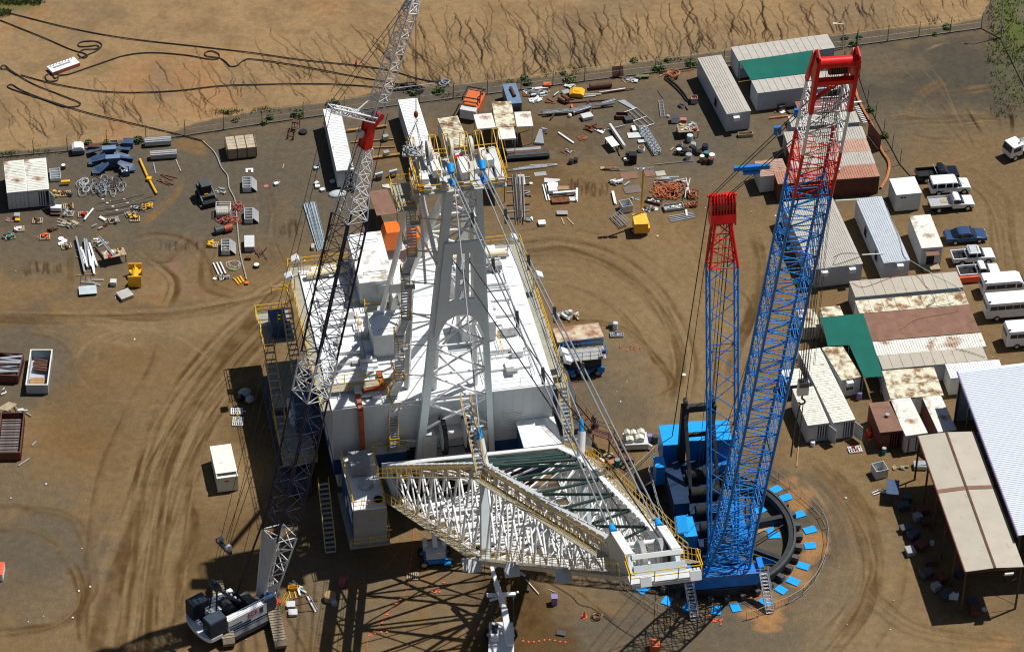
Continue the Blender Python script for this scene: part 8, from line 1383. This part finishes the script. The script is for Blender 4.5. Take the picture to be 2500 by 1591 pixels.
# right hand lane
openbox(2147, 1150, (1.4, 1.4, 1.2), m_lgrey, 'open grey square bin at the upper end of the tan shed', .35, 'square_bin', 'bin'); table(2180, 1188, (1.3, 2.3, 1.4), m_slate, 'slate blue sheet table beside the tan shed', yaw_s if False else -.12, legm=m_dgrey); t = thing('hand_truck', 'bent silver hand truck on the dirt left of the shed shadow', 'hand truck', G(2128, 1205), .5); mb = MB(); mb.path([(0, 0, .1), (.9, .1, .1), (1.3, -.1, .3), (1.4, -.5, .2)], .05, 6); mb.path([(0, -.3, .1), (.8, -.3, .1), (1.2, -.5, .2)], .05, 6); mb.disc((1.2, -.5, .1), .2, .1, 12); mb.build('frame', m_galv, t)
drum(2098, 965, m_purple, 'purple drum in front of the rust streaked cabin', .3, .9); pallet(2087, 1098, 'cluttered pallet in front of the open containers', .2, (1.5, 1.0), m_lgrey); scrap(2087, 1098, 10, (.9, .5), .4, [m_teal, m_white, m_rust, m_logor], 'small part heaped on the pallet before the containers', 'parts on the container pallet', 0, 2); scrap(2121, 1062, 16, (.5, .9), .4, [m_logor, m_cone], 'bright red rag in the shade of the brown container', 'red rags', 0, 2, 'rag', 'rag', .25); drum(2158, 1100, m_teal, 'silver gas bottle in front of the brown container', .25, .8, m_alu); drum(1984, 1082, m_white, 'white bucket at the open cream container', .25, .5); jbox(1978, 1072, (.8, .5, .4), m_lgrey, 'pale seat beside the white bucket', 'seat'); scrap(2195, 1143, 10, (1.0, .4), .6, [m_grey, m_wood], 'small hardware heap piece left of the shed post', 'hardware left of the shed', 0, 2)
bar((2230, 1140), (2262, 1140), 1.0, .5, m_galv, 'grey grated cage inside the shed shade', 'cage', name='cage'); scrap(1945, 880, 10, (.6, 1.0), .9, [m_rust2, m_yel, m_dgrey], 'dark scrap left of the long dirty container', 'dark scrap by the boom', .3, 1.2)
bar((1945, 1140), (1950, 1082), .12, .1, m_woodr, 'thin brown pole under the ring crane hook', 'pole', name='pole'); scrap(1980, 277, 30, (5.5, .6), 1.3, [m_white, m_galv, m_white, m_rust, m_dgrey], 'white strip heaped along the front of the pale office', 'white strips along the office', .1, .8, t_=.12); bar((1878, 290), (1985, 278), .2, .15, m_copper, 'orange brown rail in front of the white strip heap', 'rail', name='rail'); jbox(1908, 262, (.8, .6, .7), m_dgrey, 'black box leaning at the pale office wall', rz=.5)
for i in range(10): bar((2086+i*2.2, 268+i*4.2), (2097+i*2.2, 266+i*4.2), .12, .1, m_white, 'white slat in the row beside the dark red container', 'slat', .3, 'slat', 'white slats right of the containers')
bar((2073, 262), (2102, 258), .22, .15, m_white, 'white beam at the top of the slat row', 'beam', .5, 'beam'); coilheap(2071, 248, 3, .7, (.2, .2), .05, [m_lgrey], 'pale hose coil above the slat row', 'pale hose coils', 'hose_coil'); t = thing('red_door', 'tall dark red steel door standing behind the containers', 'door', G(2133, 350), -1.2); MB().bx(-1.6, -.05, .1, 1.6, .05, 2.2).build('leaf', m_maroon, t); MB().beam((-1.6, 0, 0), (-1.6, 0, 2.4), .12, .12).beam((1.6, 0, 0), (1.6, 0, 2.4), .12, .12).build('posts', m_rust2, t)
cable([(2085, 205), (2093, 240), (2110, 275), (2130, 310), (2150, 365), (2170, 400), (2165, 435), (2150, 462)], .16, M('orange_netting', (.55, .20, .08), .7, var=.3), 'orange safety netting trailing behind the stacked containers', 'safety_netting', 'netting'); table(2330, 585, (.01+1.3, .8, .6), m_dgrey, 'dark stand beside the peeling white cabin', .1) if False else None
SHI = [(2215, 1215), (2240, 1262), (2262, 1272), (2205, 1235), (2230, 1305), (2250, 1330), (2275, 1370), (2212, 1290), (2262, 1400), (2285, 1432), (2310, 1450), (2300, 1410), (2375, 1470), (2345, 1400), (2380, 1490), (2250, 1245), (2222, 1345), (2335, 1440)]
for i, (x, y) in enumerate(sorted(SHI, key=lambda p: p[1])): jbox(x, y, (.8+.6*random.random(), .6+.5*random.random(), .4+.5*random.random()), [m_dgrey, m_cslate, m_maroon, m_grey, m_rust2][i % 5], ORD[i]+' workshop crate from the upper end of the tan shed shade', 'crate', random.random(), 'crate', group='crates in the shed shade')
jbox(2328, 1452, (.95, .8, .7), m_white, 'white washer sized box in the shed shade', rz=-.1); drum(2403, 1487, m_lgrey, 'pale round lid at the lower edge of the shed shade', .3, .1); drum(2275, 1325, m_lgrey, 'pale bucket in the middle of the shed shade', .25, .4)
for i, (p_, q_, lb) in enumerate((((2104, 622), (2157, 619), 'white pipe bridging the grey and silver offices'), ((2040, 490), (2097, 487), 'white pipe between the upper ends of two offices'))): a_ = G(*p_, 2.9); b_ = G(*q_, 2.9); solo('service_pipe', MB().tube((0, 0, 0), b_-a_, .07, 8), m_white, lb, 'pipe', a_)
def rc(pts, h, mat, lb): C = cat(pts, 8); W = [G(*p, h) for p in C]; solo('roof_cable', MB().path([w_-W[0] for w_ in W], .028, 4), mat, lb, 'cable', W[0])
rc([(2160, 490), (2175, 530), (2195, 580), (2205, 620), (2215, 634)], 2.92, m_rope, 'loose cable snaking down the silver office roof'); rc([(2035, 628), (2060, 618), (2105, 622), (2060, 640), (2035, 645), (2045, 625)], 3.02, m_rope, 'coil of thin cable on the wide double office roof'); rc([(2080, 690), (2110, 700), (2180, 676), (2230, 668), (2262, 700), (2276, 712)], 2.9, m_duct, 'reddish cable across the tan office roof'); rc([(2223, 636), (2280, 670), (2330, 695), (2350, 712)], 2.9, m_lgrey, 'pale cable across the corner of the tan office roof'); rc([(2275, 715), (2282, 735), (2262, 748), (2300, 745), (2330, 738)], 2.75, m_rope, 'looped cable on the long rust stained container')
rc([(2195, 805), (2235, 780), (2280, 770), (2340, 760)], 2.76, m_copper, 'orange cord lying on the flat brown roof'); rc([(2330, 850), (2370, 860), (2405, 872)], 2.72, m_rope, 'black cord on the tan hut beside the streaked container')
# litter
rl_ = np.random.default_rng(12)
for i in range(70):
    x, y = rl_.random()*2450+20, 430+rl_.random()*1150
    s = .05+.08*rl_.random(); p = G(x, y); solo('litter', MB().bx(-s, -s*.7, 0, s, s*.7, .04), [m_white, m_lgrey, m_wood][i % 3], 'tiny pale scrap of litter on the dirt', 'litter', (p.x, p.y, .03), rl_.random()*3, 'litter scattered over the yard')
# ------------------------------------------------------------ fences, shrubs, grass
def post(px, py, h, label, group, r=.04, lean=0):
    p = G(px, py); return solo('fence_post', MB().tube((0, 0, 0), (lean, 0, h), r, 6).tube((lean, 0, h), (lean+.15, .3, h+.35), r*.8, 5), m_dgrey, label, 'fence post', p, 0, group)
fp = []
def fence(pts, nm, lb, h=2.0, step=4.4, group=None):
    W = [G(*p) for p in pts]; t = thing(nm, lb, 'fence', W[0], 0); o = W[0]; net = MB(); k = 0
    for a, b in zip(W[:-1], W[1:]):
        a = a-o; b = b-o; L = (b-a).length; n_ = max(1, round(L/step))
        for i in range(n_):
            p = a.lerp(b, i/n_); MB().tube(p, p+V((0, 0, h)), .045, 6).tube(p+V((0, 0, h)), p+V((.1, .25, h+.3)), .035, 5).build('fence_post', m_dgrey, t); 
        for z in (.15, 1.0, h): net.tube(a+V((0, 0, z)), b+V((0, 0, z)), .012, 3)
        m_ = int(L/.5)
        for i in range(m_): p = a.lerp(b, i/m_); net.tube(p+V((0, 0, .1)), p+V((0, 0, h)), .005, 3)
    net.build('wire_netting', m_mesh, t); kb = MB(); [kb.beam(a-o+V((0, 0, .06)), b-o+V((0, 0, .06)), .10, .06) for a, b in zip(W[:-1], W[1:])]; kb.build('kerb', M('dark_soil_kerb', (.06, .05, .04), .9), t)
fence(FENCE[:-1], 'wire_fence', 'long wire fence between the yard and the eroded bank')
fence([(2395, 70), (2443, 96), (2470, 150), (2497, 205), (2530, 270)], 'wire_fence', 'wire fence along the green verge at the upper right corner')
fence([(2092, 112), (2098, 190), (2118, 250), (2137, 290), (2157, 330), (2178, 365), (2197, 402), (2222, 430)], 'wire_fence', 'wire fence between the stacked containers and the upper parking ground')
def fencepanel(a, b, label, group, h=1.1):
    a = G(*a); b = G(*b); L = (b-a).length; mb = MB().tube((0, 0, .15), (L, 0, .15), .028, 5).tube((0, 0, h), (L, 0, h), .028, 5)
    for i in range(int(L/.18)+1): x = min(L, i*.18); mb.tube((x, 0, .15), (x, 0, h), .014, 4)
    mb.tube((0, -.25, .03), (0, .25, .03), .02, 4).tube((.0, 0, 0), (0, 0, h), .03, 5).tube((L, 0, 0), (L, 0, h), .03, 5); return solo('crowd_barrier', mb, M('barrier_steel', (.40, .36, .30), .6, .3), label, 'barrier', a, math.atan2(b.y-a.y, b.x-a.x), group)
BR = [(1872, 1152), (1900, 1172), (1928, 1192), (1955, 1215), (1985, 1240), (2005, 1262), (2018, 1290), (2022, 1325), (2016, 1360), (2005, 1392), (1988, 1422), (1960, 1452), (1925, 1474), (1890, 1488), (1850, 1505), (1822, 1512)]
for i, (a, b) in enumerate(zip(BR[:-1], BR[1:])): fencepanel(a, b, ORD[i]+' grey barrier panel from the top of the curve right of the crane ring', 'barriers curving right of the crane ring')
BL2 = [(1598, 1108), (1565, 1140), (1530, 1172), (1500, 1200)]
for i, (a, b) in enumerate(zip(BL2[:-1], BL2[1:])): fencepanel(a, b, ORD[i]+' tan barrier panel between the blue counterweight box and the boom', 'barriers left of the crane ring')
BM = [(1505, 1420), (1535, 1445), (1570, 1468), (1605, 1492), (1640, 1505)]
for i, (a, b) in enumerate(zip(BM[:-1], BM[1:])): fencepanel(a, b, ORD[i]+' grey barrier panel below the boom point of the dragline', 'barriers below the boom point')
def shrub(px, py, r, label, mat=m_leaf, group='shrubs along the fence'):
    p = G(px, py); rr_ = np.random.default_rng(int(px*7+py)); mb = MB()
    for i in range(int(260*min(1.6, r))):
        d = rr_.normal(size=3); d /= np.linalg.norm(d); q_ = d*r*(.45+.6*rr_.random()); q_[2] = abs(q_[2])*.8+.05; s = .10+.10*rr_.random(); e = rr_.normal(size=3); e /= np.linalg.norm(e); f = np.cross(d, e); f /= max(.1, np.linalg.norm(f))
        mb.add([q_+e*s, q_+f*s*.6, q_-e*s, q_-f*s*.6], [(0, 1, 2, 3)])
    t = thing('shrub', label, 'shrub', p, 0, group); mb.build('foliage', mat, t); MB().tube((0, 0, 0), (0, 0, r*.5), .03, 5).build('stem', m_woodr, t)
SH = [(812, 258, .9, 'green shrub at the fence behind the small crane jib strut'), (725, 282, .8, 'green shrub at the fence right of the bent steel rack'), (660, 288, .5, 'small shrub by the fence left of the steel rack'), (645, 302, .45, 'lowest small shrub by the fence left of the steel rack'),
      (1071, 225, .8, 'green shrub beside the coiled cable heap'), (1009, 231, .45, 'tiny shrub under the leaning pole at the cable heap'), (1281, 192, .55, 'small shrub at the fence behind the blue generator'), (1289, 205, .6, 'shrub in front of the fence behind the white pipe heap'), (1391, 197, .85, 'round green shrub behind the yellow engine cover'),
      (1608, 170, .9, 'round green shrub left of the orange hose coil'), (1688, 157, .85, 'green shrub behind the left end of the detached office'), (1376, 180, .35, 'very small bush on the bank edge near the middle'), (1548, 150, .5, 'low pale bush on the bank edge'), (1630, 148, .5, 'low pale bush close to the detached office'), (215, 350, .5, 'shrub at the fence behind the white dome tank'), (337, 345, .7, 'shrub behind the two long grey troughs'), (262, 352, .6, 'dry shrub behind the blue steel brackets'),
      (2062, 96, .5, 'shrub behind the office roof corner near the red boom head'), (2085, 108, .6, 'pale shrub at the fence corner by the red boom head'), (2097, 93, .4, 'small shrub at the fence right of the red boom head'), (2282, 86, .35, 'small dark shrub at the fence right of centre in the parking ground'), (2311, 68, .6, 'dark round shrub at the rear fence of the parking ground'), (2124, 270, .6, 'shrub on the fence line beside the white slatted frame'), (2160, 333, .6, 'shrub on the fence line beside the red doors'), (558, 275, .4, 'low bush on the grey verge at the upper left'), (575, 295, .5, 'flat pale bush beside the timber crate')]
for x, y, r, lb in SH: shrub(x, y, r, lb, m_leaf2 if 'pale' in lb or 'low' in lb or 'dry' in lb else m_leaf)
mb = MB(); rr_ = np.random.default_rng(5)
def tufts(mb, n_, fx, size):
    for i in range(n_):
        x, y = fx(); p = G(x, y)
        for k in range(5):
            e = rr_.normal(size=2)*size*.7; hgt = size*(.6+rr_.random()); w_ = size*.25; a = rr_.random()*6.3
            q = (p.x+e[0], p.y+e[1]); mb.add([(q[0]-w_*cos(a), q[1]-w_*sin(a), 0), (q[0]+w_*cos(a), q[1]+w_*sin(a), 0), (q[0]+e[0]*.5, q[1]+e[1]*.5, hgt)], [(0, 1, 2)])
tufts(mb, 420, lambda: (2412+abs(rr_.normal())*75, rr_.random()*190-30), .24); o = mb.build('verge_grass', M('verge_leaf', (.13, .17, .05), .9, var=.5, sc=1), None); tag(o, 'dense green scrub and grass at the upper right corner', 'grass', None, 'stuff')
mb = MB(); tufts(mb, 500, lambda: (rr_.random()*110-10, rr_.random()*22-12), .28); tufts(mb, 120, lambda: (rr_.random()*35-10, 25+rr_.random()*15), .25); o = mb.build('bank_grass', m_leaf2, None); tag(o, 'pale green grass at the upper left corner', 'grass', None, 'stuff')
mb = MB(); tufts(mb, 260, lambda: (2420+rr_.random()*90, 90+rr_.random()*200), .2)
for cx, cy, sx2, n_ in ((20, 378, 25, 50), (560, 275, 40, 60), (650, 270, 40, 40), (1250, 200, 30, 30), (1400, 168, 30, 30), (1390, 182, 50, 25), (1640, 148, 40, 30), (2080, 108, 20, 30), (100, 372, 30, 20), (1100, 235, 20, 20)): tufts(mb, n_, lambda: (cx+rr_.normal()*sx2*.6, cy+rr_.normal()*4), .2)
o = mb.build('weeds', m_leaf2, None); tag(o, 'thin weeds scattered along the foot of the fences', 'weeds', None, 'stuff')
for px, py, h, dx, lb in ((2445, 92, 6.5, -.5, 'tall pale pole with lamp arm at the upper right verge'), (2058, 120, 3.6, -.2, 'short pale pole behind the office roof by the red boom head')):
    t = thing('light_pole', lb, 'pole', G(px, py), 0); MB().tube((0, 0, 0), (dx, .2, h), .09, 8, .06).build('pole', m_conc, t); MB().tube((dx, .2, h), (dx-.9, .2, h+.1), .05, 6).box((dx-1.1, .2, h+.08), (.5, .2, .12)).build('lamp_arm', m_white, t)
